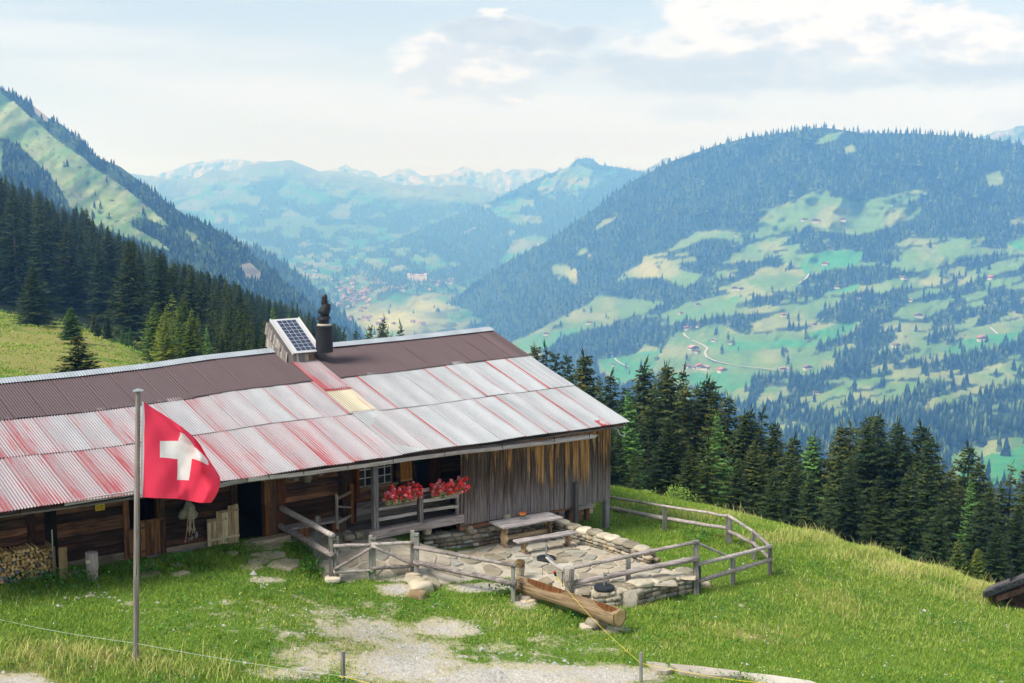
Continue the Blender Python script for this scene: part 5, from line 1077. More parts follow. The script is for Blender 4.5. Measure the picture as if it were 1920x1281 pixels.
# flower bowl on the table
def petals(center, r, n_, rz=.7, s=.02, seed=1, flat=False):
    rg = np.random.default_rng(seed); V = []; Fc = []
    for i in range(n_):
        d_ = rg.normal(0, 1, 3); d_ /= np.linalg.norm(d_); d_[2] = abs(d_[2]) if flat else d_[2]; p = np.array(center) + d_ * (r, r, r * rz) * rg.uniform(.6, 1); a = rg.normal(0, 1, 3); a = np.cross(a, d_); a /= np.linalg.norm(a); b = np.cross(a, d_); k = len(V); ss = s * rg.uniform(.7, 1.3)
        V += [p + a * ss, p + b * ss + d_ * ss * .3, p - a * ss, p - b * ss + d_ * ss * .3]; Fc.append((k, k + 1, k + 2, k + 3))
    return V, Fc
def pot_plant(name, label, loc, r, h, mat, flower, nf, bands=True, spread=1.4, hgt=.12):
    o = thing(name, label, 'flower pot', loc); MB().lathe([(r * .8, 0), (r, h * .9), (r * 1.03, h), (r * .9, h), (r * .85, h * .85)], 14).obj('pot', M[mat], o, color=(.8, .8, .8))
    if bands:
        for z in (.25, .8): MB().lathe([(r * (.8 + .22 * z) + .004, h * z), (r * (.8 + .22 * z) + .006, h * z + .02), (r * .7, h * z + .02)], 14).obj('hoop', M['steel'], o)
    V, Fc = petals((0, 0, h + hgt * .3), r * spread, 90, .5, .022, 5, True); mesh_l = obj('leaves', mesh('leaves', V, Fc, M['leaf'] if flower else M['dry_plant']), o)
    if flower: V, Fc = petals((0, 0, h + hgt * .6), r * spread, nf, .6, .028, 8, True); obj('blossom', mesh('blossom', V, Fc, M[flower]), o)
    else: V, Fc = petals((0, 0, h + hgt), r * spread, 260, .8, .02, 8, True); obj('dry_stems', mesh('dry_stems', V, Fc, M['dry_plant']), o)
    return o
pot_plant('flower_bowl', 'small wooden bowl of orange flowers on the picnic table', at_z(980, 974, ZTB + .0), .085, .09, 'grey_wood', 'orange_petal', 70)
pp_ = hit(975, 1081); pot_plant('planter_bucket', 'wooden bucket of dried heather beside the rail end and trough', at_z(975, 1080, .05), .135, .26, 'pale_wood', None, 0, True, 1.15, .10)
# parasol bases
def parasol(label, u, v, z):
    p = at_z(u, v, z); o = thing('parasol_base', label, 'parasol base', p, 0, 'empty parasol bases on the terrace')
    MB().lathe([(.27, 0), (.28, .05), (.27, .085), (.08, .10), (.05, .11)], 28).obj('weight', M['rubber'], o); MB().tube([(0, 0, .1), (0, 0, .46)], .026, 10).obj('tube', M['steel'], o)
    MB().tube([(.02, 0, .38), (.075, 0, .38)], .016, 6).obj('screw', M['iron'], o); MB().tube([(.02, 0, .16), (.075, 0, .16)], .016, 6).obj('screw', M['iron'], o)
parasol('round black parasol base just in front of the plank bench', 1024, 1050, .02); parasol('round black parasol base at the grassy edge behind the trough', 1133, 1105, -.02)
# hollowed log trough
A = at_z(966, 1090, .22); B = at_z(1162, 1157, .12); tr = thing('water_trough', 'long water trough hollowed from one pale log', 'water trough', A, math.atan2(*(B - A)[1::-1])); Ln = np.linalg.norm((B - A)[:2]); dzt = (B - A)[2]
def trough():
    V = []; Fc = []; m_ = 26; ro = .25; prof_o = [(math.cos(a), math.sin(a)) for a in np.linspace(math.pi * .86, math.pi * 2.14, 13)]
    n_in = [(.74, .50), (.70, .0), (.55, -.5), (0, -.62), (-.55, -.5), (-.70, .0), (-.74, .50)]
    ring = len(prof_o) + len(n_in)
    for i in range(m_ + 1):
        x = Ln * i / m_; r = ro * (1 + .07 * math.sin(x * 2.1)) * (1 - .10 * (1 - i / m_)); z = dzt * i / m_; endf = i < 2 or i > m_ - 2
        for y, zz in prof_o: k = random.uniform(.985, 1.015); V.append((x, y * r * k, z + zz * r * k))
        for y, zz in n_in: V.append((x, y * r * 1.15 * (.8 if endf else 1), z + (zz if not endf else .42 + abs(zz) * .12) * r))
        if i: Fc += [((i - 1) * ring + a, (i - 1) * ring + (a + 1) % ring, i * ring + (a + 1) % ring, i * ring + a) for a in range(ring)]
    Fc += [tuple(range(ring))[::-1], tuple(m_ * ring + a for a in range(ring))]
    return MB().add(V, Fc)
trough().obj('log_body', M['pale_wood'], tr, smooth=False, color=(.62, .56, .48))
MB().add([(Ln * .05, -.17, -.07), (Ln * .95, -.18, dzt - .07), (Ln * .95, .18, dzt - .07), (Ln * .05, .17, -.07)], [(0, 1, 2, 3)]).obj('water', M['water'], tr)
Vh = []
for i in range(13):
    x = Ln * (.075 + .85 * i / 12); zc_ = dzt * x / Ln
    for y, zz in ((.196, .115), (.19, .0), (.17, -.1), (-.17, -.1), (-.19, .0), (-.196, .115)): Vh.append((x, y, zc_ + zz))
MB().add(Vh, [((i - 1) * 6 + a, (i - 1) * 6 + a + 1, i * 6 + a + 1, i * 6 + a) for i in range(1, 13) for a in range(5)]).obj('hollow', M['brown_wood_z'], tr, color=(1.0, .95, .9))
MB().lathe([(.0, 0), (.19, .004), (.215, -.01)], 16).obj('sawn_end', M['end_wood'], tr, loc=(Ln + .012, 0, dzt), rot=(0, math.pi / 2, 0), color=(.8, .72, .6))
for x, yy in ((.5, 0), (Ln - .75, .02)):
    o = obj('support_stone', stone_mesh(M['stone'], int(x * 3)), tr, (x, yy, dzt * x / Ln - .34)); o.scale = (.38, .55, .26); o.color = (.9, .9, .9, 1)
# fountain post with wooden spout
p0 = at_z(1066, 1110, -.15); fp = thing('fountain_post', 'stout grey post with forked branch spout over the trough', 'fountain', p0); h_ = at_y(1066, 1064, p0[1])[2] - p0[2]
MB().tube([(0, 0, -.2), (0, 0, h_ * .5), (.01, 0, h_)], [.16, .15, .155], 10, .04).obj('post', M['grey_wood_z'], fp, color=(1.5, 1.45, 1.38))
q = [at_y(u, v, p0[1] - .05) - p0 for u, v in ((1055, 1068), (1046, 1064), (1036, 1056), (1024, 1045))]; MB().tube(q, [.06, .05, .045, .03], 8, .08).obj('spout', M['grey_wood'], fp, color=(1.5, 1.45, 1.4))
q = [at_y(u, v, p0[1] - .05) - p0 for u, v in ((1047, 1066), (1038, 1052), (1026, 1041))]; MB().tube(q, [.035, .025, .018], 7, .05).obj('pipe', M['steel'], fp)
MB().tube([at_y(1055, 1072, p0[1] - .1) - p0, at_y(1054, 1090, p0[1] - .1) - p0, at_y(1056, 1100, p0[1] - .1) - p0], .018, 6).obj('pipe', M['iron'], fp)
a_ = at_y(1017, 1060, p0[1] - .25) - p0; MB().tube([a_, a_ - (0, 0, .30)], .006, 5).obj('water_jet', M['glass'], fp)
# boulders, slabs and stones in the grass
def rock(name, label, u, v, sx, sy, sz_, rot, mat='pale_rock', color=(1, 1, 1), group=None, dz=0., seed=None):
    p = hit(u, v); o = obj(name, stone_mesh(M[mat], int(u) % 11 if seed is None else seed, 4, .2), None, p + (0, 0, dz), (random.uniform(-.1, .1), random.uniform(-.1, .1), rot)); o.scale = (sx, sy, sz_); o.color = (*color, 1); tag(o, label, 'rock', group); return o
rock('boulder', 'cream boulder leaning at the foot of the gate post', 789, 1106, .62, .55, .5, .5); rock('boulder', 'brown broken boulder in front of the cream one', 783, 1120, .45, .35, .34, -.3, color=(.8, .72, .58))
rock('boulder', 'flat weathered stone under the near end of the trough', 1105, 1176, .5, .35, .14, .2, 'stone', (1.2, 1.2, 1.2)); rock('boulder', 'thin slab stone beside the trough upper end', 990, 1127, .42, .3, .12, .3, 'stone', (1.3, 1.2, 1.1)); rock('boulder', 'round pale stone just outside the terrace corner', 1321, 1100, .3, .28, .26, .3, 'pale_rock')
FS = [('broad beige stepping slab with pale veins in the grass by the path', [(510,1055),(536,1050),(560,1052),(566,1060),(545,1072),(524,1068),(500,1064)]),
 ('long trodden slab right below the stable threshold', [(455,1026),(500,1021),(528,1018),(536,1026),(505,1033),(460,1036)]),
 ('flat layered slab between the path weeds', [(470,1042),(500,1036),(535,1038),(537,1046),(505,1050),(486,1046)]),
 ('grey brown slab broken at its near edge', [(463,1051),(490,1050),(506,1054),(490,1062),(465,1058)]),
 ('worn stony slab lowest of the stepping stones', [(450,1064),(480,1058),(495,1066),(476,1073),(458,1071)]),
 ('pale stepping stone under the hanging sack', [(318,1060),(337,1057),(346,1061),(330,1066)]),
 ('pale stepping stone nearest the flagpole', [(262,1062),(283,1058),(294,1063),(275,1068)]),
 ('long flat stone in the grass right of the flagpole', [(263,1079),(290,1073),(302,1076),(285,1083),(266,1083)]),
 ('flat stone in the grass midway along the stable wall', [(322,1078),(345,1072),(358,1076),(340,1082),(324,1082)]),
 ('small light stone among weeds below the half door', [(425,1038),(440,1035),(448,1039),(436,1043)])]
for lab, px in FS:
    P_ = np.array([hit(u, v) for u, v in px]); c = P_.mean(0); n_ = len(px); T_ = [(P_[k] * (1 - f) + P_[(k + 1) % n_] * f) for k in range(n_) for f in (.0, .33, .66)]; n3 = len(T_); T_ = [c + (p - c) * random.uniform(.93, 1.07) for p in T_]
    V = [p - c + (0, 0, -.05) for p in T_] + [(p - c) * (.96, .96, 1) + (0, 0, .05) for p in T_]
    tag(obj('stepping_stone', mesh('stepping_stone', V, [(k, (k + 1) % n3, n3 + (k + 1) % n3, n3 + k) for k in range(n3)] + [tuple(range(n3, 2 * n3))], M['flag_stone']), None, c, color=(1.15, 1.1, 1.02)), lab, 'stepping stone', 'stepping stones below the stable wall')
SL = [('first concrete path slab beside the thin stake', [(1212,1239),(1246,1242),(1262,1257),(1250,1262),(1232,1262)]), ('long concrete path slab second from the thin stake', [(1256,1243),(1310,1247),(1385,1256),(1392,1268),(1330,1270),(1274,1263)]), ('long concrete path slab running out of the bottom edge', [(1388,1258),(1450,1264),(1520,1272),(1600,1300),(1480,1300),(1420,1272)])]
for lab, px in SL:
    P_ = np.array([at_z(u, v, -.2 - (u - 1200) / 1000) for u, v in px]); P_[:, 2] = gz(P_[:, 0], P_[:, 1]); c = P_.mean(0); n_ = len(px)
    T_ = [(P_[k] * (1 - f) + P_[(k + 1) % n_] * f) for k in range(n_) for f in np.arange(0, 1, .2)]; n3 = len(T_); T_ = [c + (p - c) * random.uniform(.97, 1.02) for p in T_]
    V = [p - c + (0, 0, -.08) for p in T_] + [(p - c) + (0, 0, .07) for p in T_]
    tag(obj('path_slab', mesh('path_slab', V, [(k, (k + 1) % n3, n3 + (k + 1) % n3, n3 + k) for k in range(n3)] + [tuple(range(n3, 2 * n3))], M['concrete']), None, c, color=(1, 1, 1)), lab, 'path slab', 'pale path slabs at the lower edge')
# ================================================================ FLAG, WOODPILE AND SMALL THINGS
fpb = hit(253, 1241); pole = thing('flagpole', 'tall weathered wooden flagpole with a flat tin cap', 'flagpole', fpb); tp_ = at_y(259, 733, fpb[1]) - fpb
MB().tube([(0, 0, -.3), tp_ * .35 + (.01, 0, 0), tp_ * .7, tp_], [.062, .06, .055, .048], 9, .03).obj('pole', M['grey_wood_z'], pole, color=(.68, .64, .62))
MB().lathe([(.03, -.02), (.11, .0), (.11, .012), (.03, .045)], 18, tuple(tp_)).obj('cap', M['steel'], pole)
for v_ in (760, 930, 1010): q = at_y(263, v_, fpb[1] - .05) - fpb; MB().tube([q, q + (.03, 0, .01)], .008, 5).obj('hook', M['iron'], pole)
FL = [(0,0,266,752),(0,.33,265,813),(0,.66,264,873),(0,1,262,932),(.19,0,285,764),(.19,.406,300,827),(.19,.594,300,858),(.19,1,293,934),(.406,0,315,783),(.406,.19,337,811),(.5,0,330,793),(.594,.19,347,816),(.406,.406,334,827),(.406,.594,333,861),(.406,.81,332,900),(.594,.81,354,901),(.594,.594,360,860),(.594,.406,364,838),(.5,1,336,936),
      (.81,.406,388,861),(.81,.594,391,873),(.8,0,366,822),(.8,.2,380,845),(.8,1,376,943),(1,.0,377,836),(1,.25,388,856),(1,.5,405,882),(1,.75,413,906),(1,.9,405,930),(1,1,396,943)]
FT = TPS([(a, b) for a, b, *_ in FL], np.array([(u, v) for *_, u, v in FL], float), 2e-4); ng = 44; g_ = np.linspace(0, 1, ng + 1); A_, B_ = np.meshgrid(g_, g_); UV_ = FT(np.stack([A_, B_], -1))
dep = fpb[1] + .04 + .20 * np.sin(A_ * 9.5 - B_ * 4.2 + .6) * A_ ** .6 + .055 * np.sin(A_ * 17 + B_ * 9) * A_ + .03 * np.sin(B_ * 14 - A_ * 22) * np.clip(A_, 0, .5) + .28 * np.clip(A_ - .72, 0, 1) * (1 - B_)
dep = dep + .34 * (fbm(A_ * 5 + B_ * 2, B_ * 4 - A_ * 3, 4) - .5) * A_
Pf = at_y(UV_[..., 0], UV_[..., 1], dep); O_ = Pf[0, 0].copy()
m, n = material('flag_cloth'); uvs = n.sep(n.uv()); ax_ = n.math('ABSOLUTE', n.math('SUBTRACT', uvs[0], .5)); ay_ = n.math('ABSOLUTE', n.math('SUBTRACT', uvs[1], .5))
L_ = lambda x, v: n.math('LESS_THAN', x, v); cross = n.math('MAXIMUM', n.math('MULTIPLY', L_(ax_, .31), L_(ay_, .094)), n.math('MULTIPLY', L_(ax_, .094), L_(ay_, .31)))
hoist = L_(uvs[0], .03); wv = n.noise(n.map(n.uv(), (300, 300, 1)), 1., 2); cc = n.mix(n.math('MAXIMUM', cross, hoist), n.mix(wv, (.90, .045, .10), (.96, .07, .14)), (.86, .84, .82))
pd = n.out(cc, .7, spec=.25); tr_ = n.new('ShaderNodeBsdfTranslucent'); n.put(tr_.inputs[0], cc); mx_ = n.new('ShaderNodeMixShader'); mx_.inputs[0].default_value = .45; n.l.new(pd.outputs[0], mx_.inputs[1]); n.l.new(tr_.outputs[0], mx_.inputs[2])
n.l.new(mx_.outputs[0], [q for q in m.node_tree.nodes if q.type == 'OUTPUT_MATERIAL'][0].inputs[0])
idx = np.arange((ng + 1) ** 2).reshape(ng + 1, ng + 1)
tag(obj('flag', mesh('flag', (Pf - O_).reshape(-1, 3), quads(idx), m, True, uv=np.stack([A_.ravel(), B_.ravel()], -1)), None, O_), 'red square flag with a white cross blowing from the pole', 'flag')
# firewood stacked against the barn
wp = thing('firewood_pile', 'stack of split firewood against the dark wall at the left edge', 'firewood', W(7.6, TW - .55, 1.0), ANG)
rg = np.random.default_rng(3)
sR = sz(98, 1050, TW - .75)[0]; z = 1.0; kk = 0
for row in range(12):
    x = -2.2 + rg.uniform(0, .08); zb_ = row * .083
    while x < (sR - 7.6):
        w_ = rg.uniform(.085, .135); h_ = rg.uniform(.075, .105); typ = rg.integers(3); y0 = -.20 + rg.uniform(-.05, .03); top_lim = .92 + .1 * math.sin(x * 3)
        if zb_ < top_lim:
            px = {0: [(-w_ / 2, 0), (w_ / 2, 0), (0, h_)], 1: [(-w_ / 2, h_), (w_ / 2, h_ * .8), (.01, 0)], 2: [(-w_ / 2, 0), (w_ / 2, .01), (w_ * .35, h_), (-w_ * .4, h_ * .8)]}[int(typ)]
            a = rg.uniform(-.5, .5); px = [(p[0] * math.cos(a) - (p[1] - h_ / 2) * math.sin(a), p[0] * math.sin(a) + (p[1] - h_ / 2) * math.cos(a)) for p in px]; n_ = len(px)
            V = [(p[0], y, p[1]) for y in (0, .42) for p in px]; grey = row < 3 or (row < 5 and rg.random() < .45) or rg.random() < .06; c = rg.uniform(.75, 1.15)
            col = tuple(np.array((.62, .66, .74) if grey else (1.0, .92, .78)) * c)
            obj('firewood_log', mesh('firewood_log', V, [tuple(range(n_))[::-1], tuple(range(n_, 2 * n_))] + [(i, (i + 1) % n_, n_ + (i + 1) % n_, n_ + i) for i in range(n_)], M['grey_wood_y' if grey else 'end_wood']), wp, (x + w_ / 2, y0, zb_ + h_ / 2), color=col); kk += 1
        x += w_ * .93
print('firewood', kk)
bpart('stack_board', bx(sR + .02, sR + .06, TW - .82, TW - .1, .95, 1.95), 'pale_wood_z', color=(.75, .65, .5)); s_, z_ = sz(101, 1079, TW - .85)
MB().tube([(0, 0, 0), (0, 0, 1.15)], .016, 6).obj('x', M['steel']).name = 'iron_rod'; tag(bpy.data.objects['iron_rod'], 'thin upright steel rod at the right end of the firewood', 'rod'); bpy.data.objects['iron_rod'].location = tuple(W(s_, TW - .85, z_))
# chopping block
cb = hit(174, 1090); o = thing('chopping_block', 'standing bark-stripped log with a branch stub in front of the wall', 'log', cb); hh = at_y(172, 1036, cb[1])[2] - cb[2]
MB().tube([(0, 0, -.1), (0, 0, hh * .5), (-.01, 0, hh)], [.155, .15, .155], 14, .04).obj('log', M['grey_wood_z'], o, color=(1.1, .98, .95)); MB().lathe([(.0, 0), (.145, .0), (.15, -.01)], 14, (-.01, 0, hh + .006)).obj('sawn_top', M['grey_wood'], o, color=(1.35, 1.3, 1.3)); q = at_y(168, 1053, cb[1] - .1) - cb; MB().tube([q, q + np.array((-.02, -.10, .02))], [.055, .05], 8).obj('branch_stub', M['pale_wood'], o)
rock('stone_block', 'brown angular stone lying in the weeds beside the standing log', 137, 1082, .32, .3, .28, .4, 'stone', (.8, .7, .6))
# yellow notice with small print
def notice():
    a, b = sz(179, 959, TW - .06), sz(196, 947, TW - .06); mb = bx(a[0], b[0], TW - .07, TW - .055, a[1] + .01, a[1] + .17)
    m_, n_ = material('yellow_notice'); n_.out((.80, .55, .03), .5); o = mb.obj('notice_sign', m_, None); o.location = tuple(W(BO[0], BO[1], 0)); o.rotation_euler = (0, 0, ANG); tag(o, 'small yellow printed notice nailed high on the dark wall', 'sign')
    t = MB(); w_ = b[0] - a[0]
    for i in range(5): t.box(a[0] + w_ * .08 - BO[0], a[0] + w_ * .42 - BO[0], TW - .074 - BO[1], TW - .071 - BO[1], a[1] + .035 + i * .024, a[1] + .044 + i * .024)
    for i, f in enumerate((.9, .75, .92, .8)): t.box(a[0] + w_ * .52 - BO[0], a[0] + w_ * f - BO[0], TW - .074 - BO[1], TW - .071 - BO[1], a[1] + .04 + i * .03, a[1] + .055 + i * .03)
    t.obj('print', M['rust'], o, color=(2.2, 1.6, .5))
notice()
# milk pot, cow bells and the herdsman's kit hanging from the wall
def on_wall(u, v, dt): a = sz(u, v, TW - dt); return W(a[0], TW - dt, a[1])
p = on_wall(576, 887, .35); o = thing('milk_pot', 'dull tin milk churn hanging under the eave over the bench', 'milk pot', p); MB().lathe([(.0, -.26), (.10, -.26), (.13, -.18), (.17, -.02), (.16, .06), (.12, .09), (.15, .13)], 16).obj('pot', M['pot'], o, True, color=(1.1, 1.05, .98)); MB().tube([(0, 0, .1), (0, 0, .45)], .01, 5).obj('chain', M['iron'], o)
for (u, v, r_, lb) in ((553, 893, .11, 'brass cow bell hanging just left of the milk churn'), (599, 884, .11, 'brass cow bell hanging to the right of the milk churn'), (545, 892, .07, 'small bell hanging leftmost under the gutter'), (493, 898, .06, 'small bell hanging over the dark doorway')):
    p = on_wall(u, v, .35); o = thing('cow_bell', lb, 'cow bell', p, 0, 'cow bells under the eave'); MB().lathe([(r_, -r_), (r_ * .92, -r_ * .85), (r_ * .7, 0), (r_ * .35, r_ * .5), (.01, r_ * .6)], 12).obj('bell', M['bell'], o, True); MB().tube([(0, 0, r_ * .5), (0, 0, .4)], .014, 5).obj('strap', M['rust'], o)
def cloth_blob(name, mat, pts, parent, k=5, amp=.12):      # lumpy sack through a few centres with radii
    bm_ = MB(); P_ = [np.array(p) for p, _ in pts]; R_ = [r for _, r in pts]; V = []; Fc = []; n_ = 14
    for i, (p, r) in enumerate(zip(P_, R_)):
        for a in range(n_): q = 6.2832 * a / n_; k_ = 1 + amp * math.sin(q * 3 + i * 1.7) + random.uniform(-.05, .05); V.append(p + np.array((math.cos(q) * r[0] * k_, math.sin(q) * r[1] * k_, 0)))
        if i: Fc += [((i - 1) * n_ + a, (i - 1) * n_ + (a + 1) % n_, i * n_ + (a + 1) % n_, i * n_ + a) for a in range(n_)]
    Fc += [tuple(range(n_))[::-1], tuple((len(P_) - 1) * n_ + a for a in range(n_))]; return bm_.add(V, Fc).obj(name, M[mat], parent, True)
p = on_wall(352, 940, .16); sk = thing('hanging_sack', 'grey green canvas sack with ropes hung on the dark wall', 'sack', p, ANG)
cloth_blob('bag', 'canvas', [((-.02, -.03, .02), (.04, .04)), ((-.01, -.05, -.05), (.10, .08)), ((.01, -.06, -.13), (.15, .10)), ((.0, -.07, -.25), (.20, .12)), ((.02, -.07, -.36), (.22, .12)), ((.06, -.06, -.45), (.16, .09)), ((.1, -.05, -.49), (.06, .05))], sk)
cloth_blob('side_pouch', 'canvas', [((-.16, -.08, -.18), (.05, .05)), ((-.19, -.1, -.27), (.10, .08)), ((-.21, -.1, -.36), (.115, .09)), ((-.19, -.1, -.43), (.07, .06))], sk)
for i in range(9):
    x = random.uniform(-.07, .09); MB().tube([(x * .4, -.17, -.12), (x, -.19, -.35), (x + random.uniform(-.04, .04), -.17, -.60), (x + random.uniform(-.07, .07), -.15, -.75 - random.uniform(0, .16))], random.uniform(.010, .018), 5, .1).obj('rope', M['rope'], sk, color=(1.1, 1.05, .95))
cloth_blob('rope_knot', 'rope', [((-.02, -.2, -.09), (.03, .03)), ((-.02, -.2, -.13), (.07, .05)), ((.0, -.2, -.19), (.06, .05)), ((.0, -.2, -.23), (.02, .02))], sk)
MB().tube([(-.08, -.2, -.3), (-.13, -.2, -.75), (-.17, -.18, -1.02)], [.016, .015, .013], 6).obj('stick', M['stick'], sk); MB().tube([(-.168, -.18, -1.0), (-.178, -.18, -1.05)], .018, 6).obj('stick_tip', M['petal_pink'], sk)
for i in range(7): x = random.uniform(-.08, .2); z = random.uniform(-1., -.74); MB().tube([(x, -.16, z), (x + .05, -.18, z - .03), (x + .03, -.15, z - .09), (x - .02, -.17, z - .06)], .009, 5).obj('buckle', M['steel'], sk)
# geranium boxes on the porch rail
def geranium(label, u0, v0, u1, v1, tt, seed):
    a, b = sz(u0, v0, tt), sz(u1, v1, tt); c = ((a[0] + b[0]) / 2, (a[1] + b[1]) / 2); ln = b[0] - a[0]; o = thing('geranium_box', label, 'flower box', W(c[0], tt, c[1] - .12), ANG, 'geranium boxes on the porch rail'); rg_ = np.random.default_rng(seed)
    h = ln / 2; V = [(-h * .94, -.09, 0), (h * .94, -.09, 0), (h * .94, .07, 0), (-h * .94, .07, 0), (-h, -.14, .19), (h, -.14, .19), (h, .09, .19), (-h, .09, .19)]
    MB().add(V, [(0, 3, 2, 1), (0, 1, 5, 4), (1, 2, 6, 5), (2, 3, 7, 6), (3, 0, 4, 7), (4, 5, 6, 7)]).obj('box', M['pale_wood'], o, color=(.95, .88, .8))
    LV, LF, PV, PF, QV, QF = [], [], [], [], [], []
    def blade(VV, FF, p, s_, d_):
        a_ = np.cross(rg_.normal(0, 1, 3), d_); a_ /= np.linalg.norm(a_); b_ = np.cross(a_, d_); k = len(VV); VV += [p + a_ * s_, p + b_ * s_, p - a_ * s_, p - b_ * s_]; FF.append((k, k + 1, k + 2, k + 3))
    for i in range(900):
        x = rg_.uniform(-h * 1.02, h * 1.02); p = np.array((x, rg_.normal(-.08, .11), .17 + abs(rg_.normal(0, .10)) - .12 * (rg_.random() < .3))); d_ = rg_.normal(0, 1, 3) + (0, -.6, .8); d_ /= np.linalg.norm(d_); blade(LV, LF, p, rg_.uniform(.018, .036), d_)
    heads = [np.array((rg_.uniform(-h * 1.1, h * 1.12), rg_.normal(-.12, .12), .22 + abs(rg_.normal(.0, .13)) - .10 * (rg_.random() < .3))) for _ in range(150)]
    st_ = MB()
    for k, c_ in enumerate(heads):
        if k % 2 == 0: st_.tube([(c_[0] * .95, -.04, .15), tuple(c_)], .004, 3)
        r_ = rg_.uniform(.038, .064); pink = rg_.random() < .42; D_ = (QV, QF) if pink else (PV, PF)
        for _ in range(22):
            d_ = rg_.normal(0, 1, 3); d_ /= np.linalg.norm(d_); blade(*D_, c_ + d_ * r_, r_ * .5, d_)
    obj('leaves', mesh('leaves', LV, LF, M['leaf']), o); obj('blossom', mesh('blossom', PV, PF, M['petal']), o); obj('pink_blossom', mesh('pink_blossom', QV, QF, M['petal_pink']), o); st_.obj('stems', M['leaf'], o)
geranium('left geranium box overflowing with red blossom beside the grey porch post', 722, 938, 780, 931, T0 - .22, 1); geranium('right geranium box of red blossom against the upright boards', 810, 926, 865, 918, T0 - .22, 2)
# stacked timber under the overhanging end
st_ = at_z(1105, 990, -.32); ws = thing('timber_stack', 'stack of beams and split logs behind the corner post', 'timber', st_, ANG)
for i in range(5):
    for j in range(4): MB().beam((-.7 + random.uniform(-.1, .1), .9 + j * .28, .12 + i * .16), (.75 + random.uniform(-.15, .15), .9 + j * .28, .12 + i * .16), .24, .14, j=.01, seg=2).obj('beam', M['pale_wood' if (i + j) % 3 else 'grey_wood'], ws, color=(random.uniform(.8, 1.2),) * 3)
for x in (-.3, .05, .4): MB().box(x, x + .13, .62, .75, 0, .52).obj('stake', M['brown_wood_z'], ws)
MB().beam((-.85, .6, .52), (.62, .6, .56), .13, .14, j=.01, seg=3).obj('front_beam', M['grey_wood'], ws, color=(1.1, 1.05, 1))
# corner of another roof at the right edge
hr = at_y(1845, 1112, 40.); q2 = at_y(1960, 1070, 41.5); hut = thing('hut', 'corner of a dark shingled hut roof at the right edge', 'hut', hr)
vv = q2 - hr; back = np.array((1.5, 4., -1.12)); back2 = np.array((.15, .9, .05)); prp = np.cross(vv, back); prp /= np.linalg.norm(prp); prp = prp if prp[2] > 0 else -prp
for i in range(7):
    a = back * i / 7; b = back * (i + .97) / 7; V = [a, a + vv * 3, b + vv * 3, b]; V = V + [x - prp * .06 for x in V]; MB().add(V, [(0, 1, 2, 3), (7, 6, 5, 4), (0, 4, 5, 1), (1, 5, 6, 2), (2, 6, 7, 3), (3, 7, 4, 0)]).obj('roof_board', M['grey_wood'], hut, color=(.35, .35, .36))
MB().beam((0, 0, -.06), vv * 3 + (0, 0, -.06), .10, .2, seg=3).obj('verge_board', M['dark_wood'], hut, color=(1.5, 2.6, 4.)); MB().beam((.5, .35, -.3), vv * 3 + (.3, .35, -.5), .18, .2).obj('roof_beam', M['dark_wood'], hut, color=(1.2, 1.2, 1.2))
c_ = np.array((1.2, .9, 0)); MB().add([c_ + (0, 0, -2.6), c_ + (6, 2., -2.6), c_ + (6, 2., .9), c_ + (0, 0, -.05), c_ + (2, 5, -2.6), c_ + (2, 5, -.2)], [(0, 1, 2, 3), (0, 3, 5, 4)]).obj('wall', M['dark_wood'], hut, color=(.9, .9, .9))
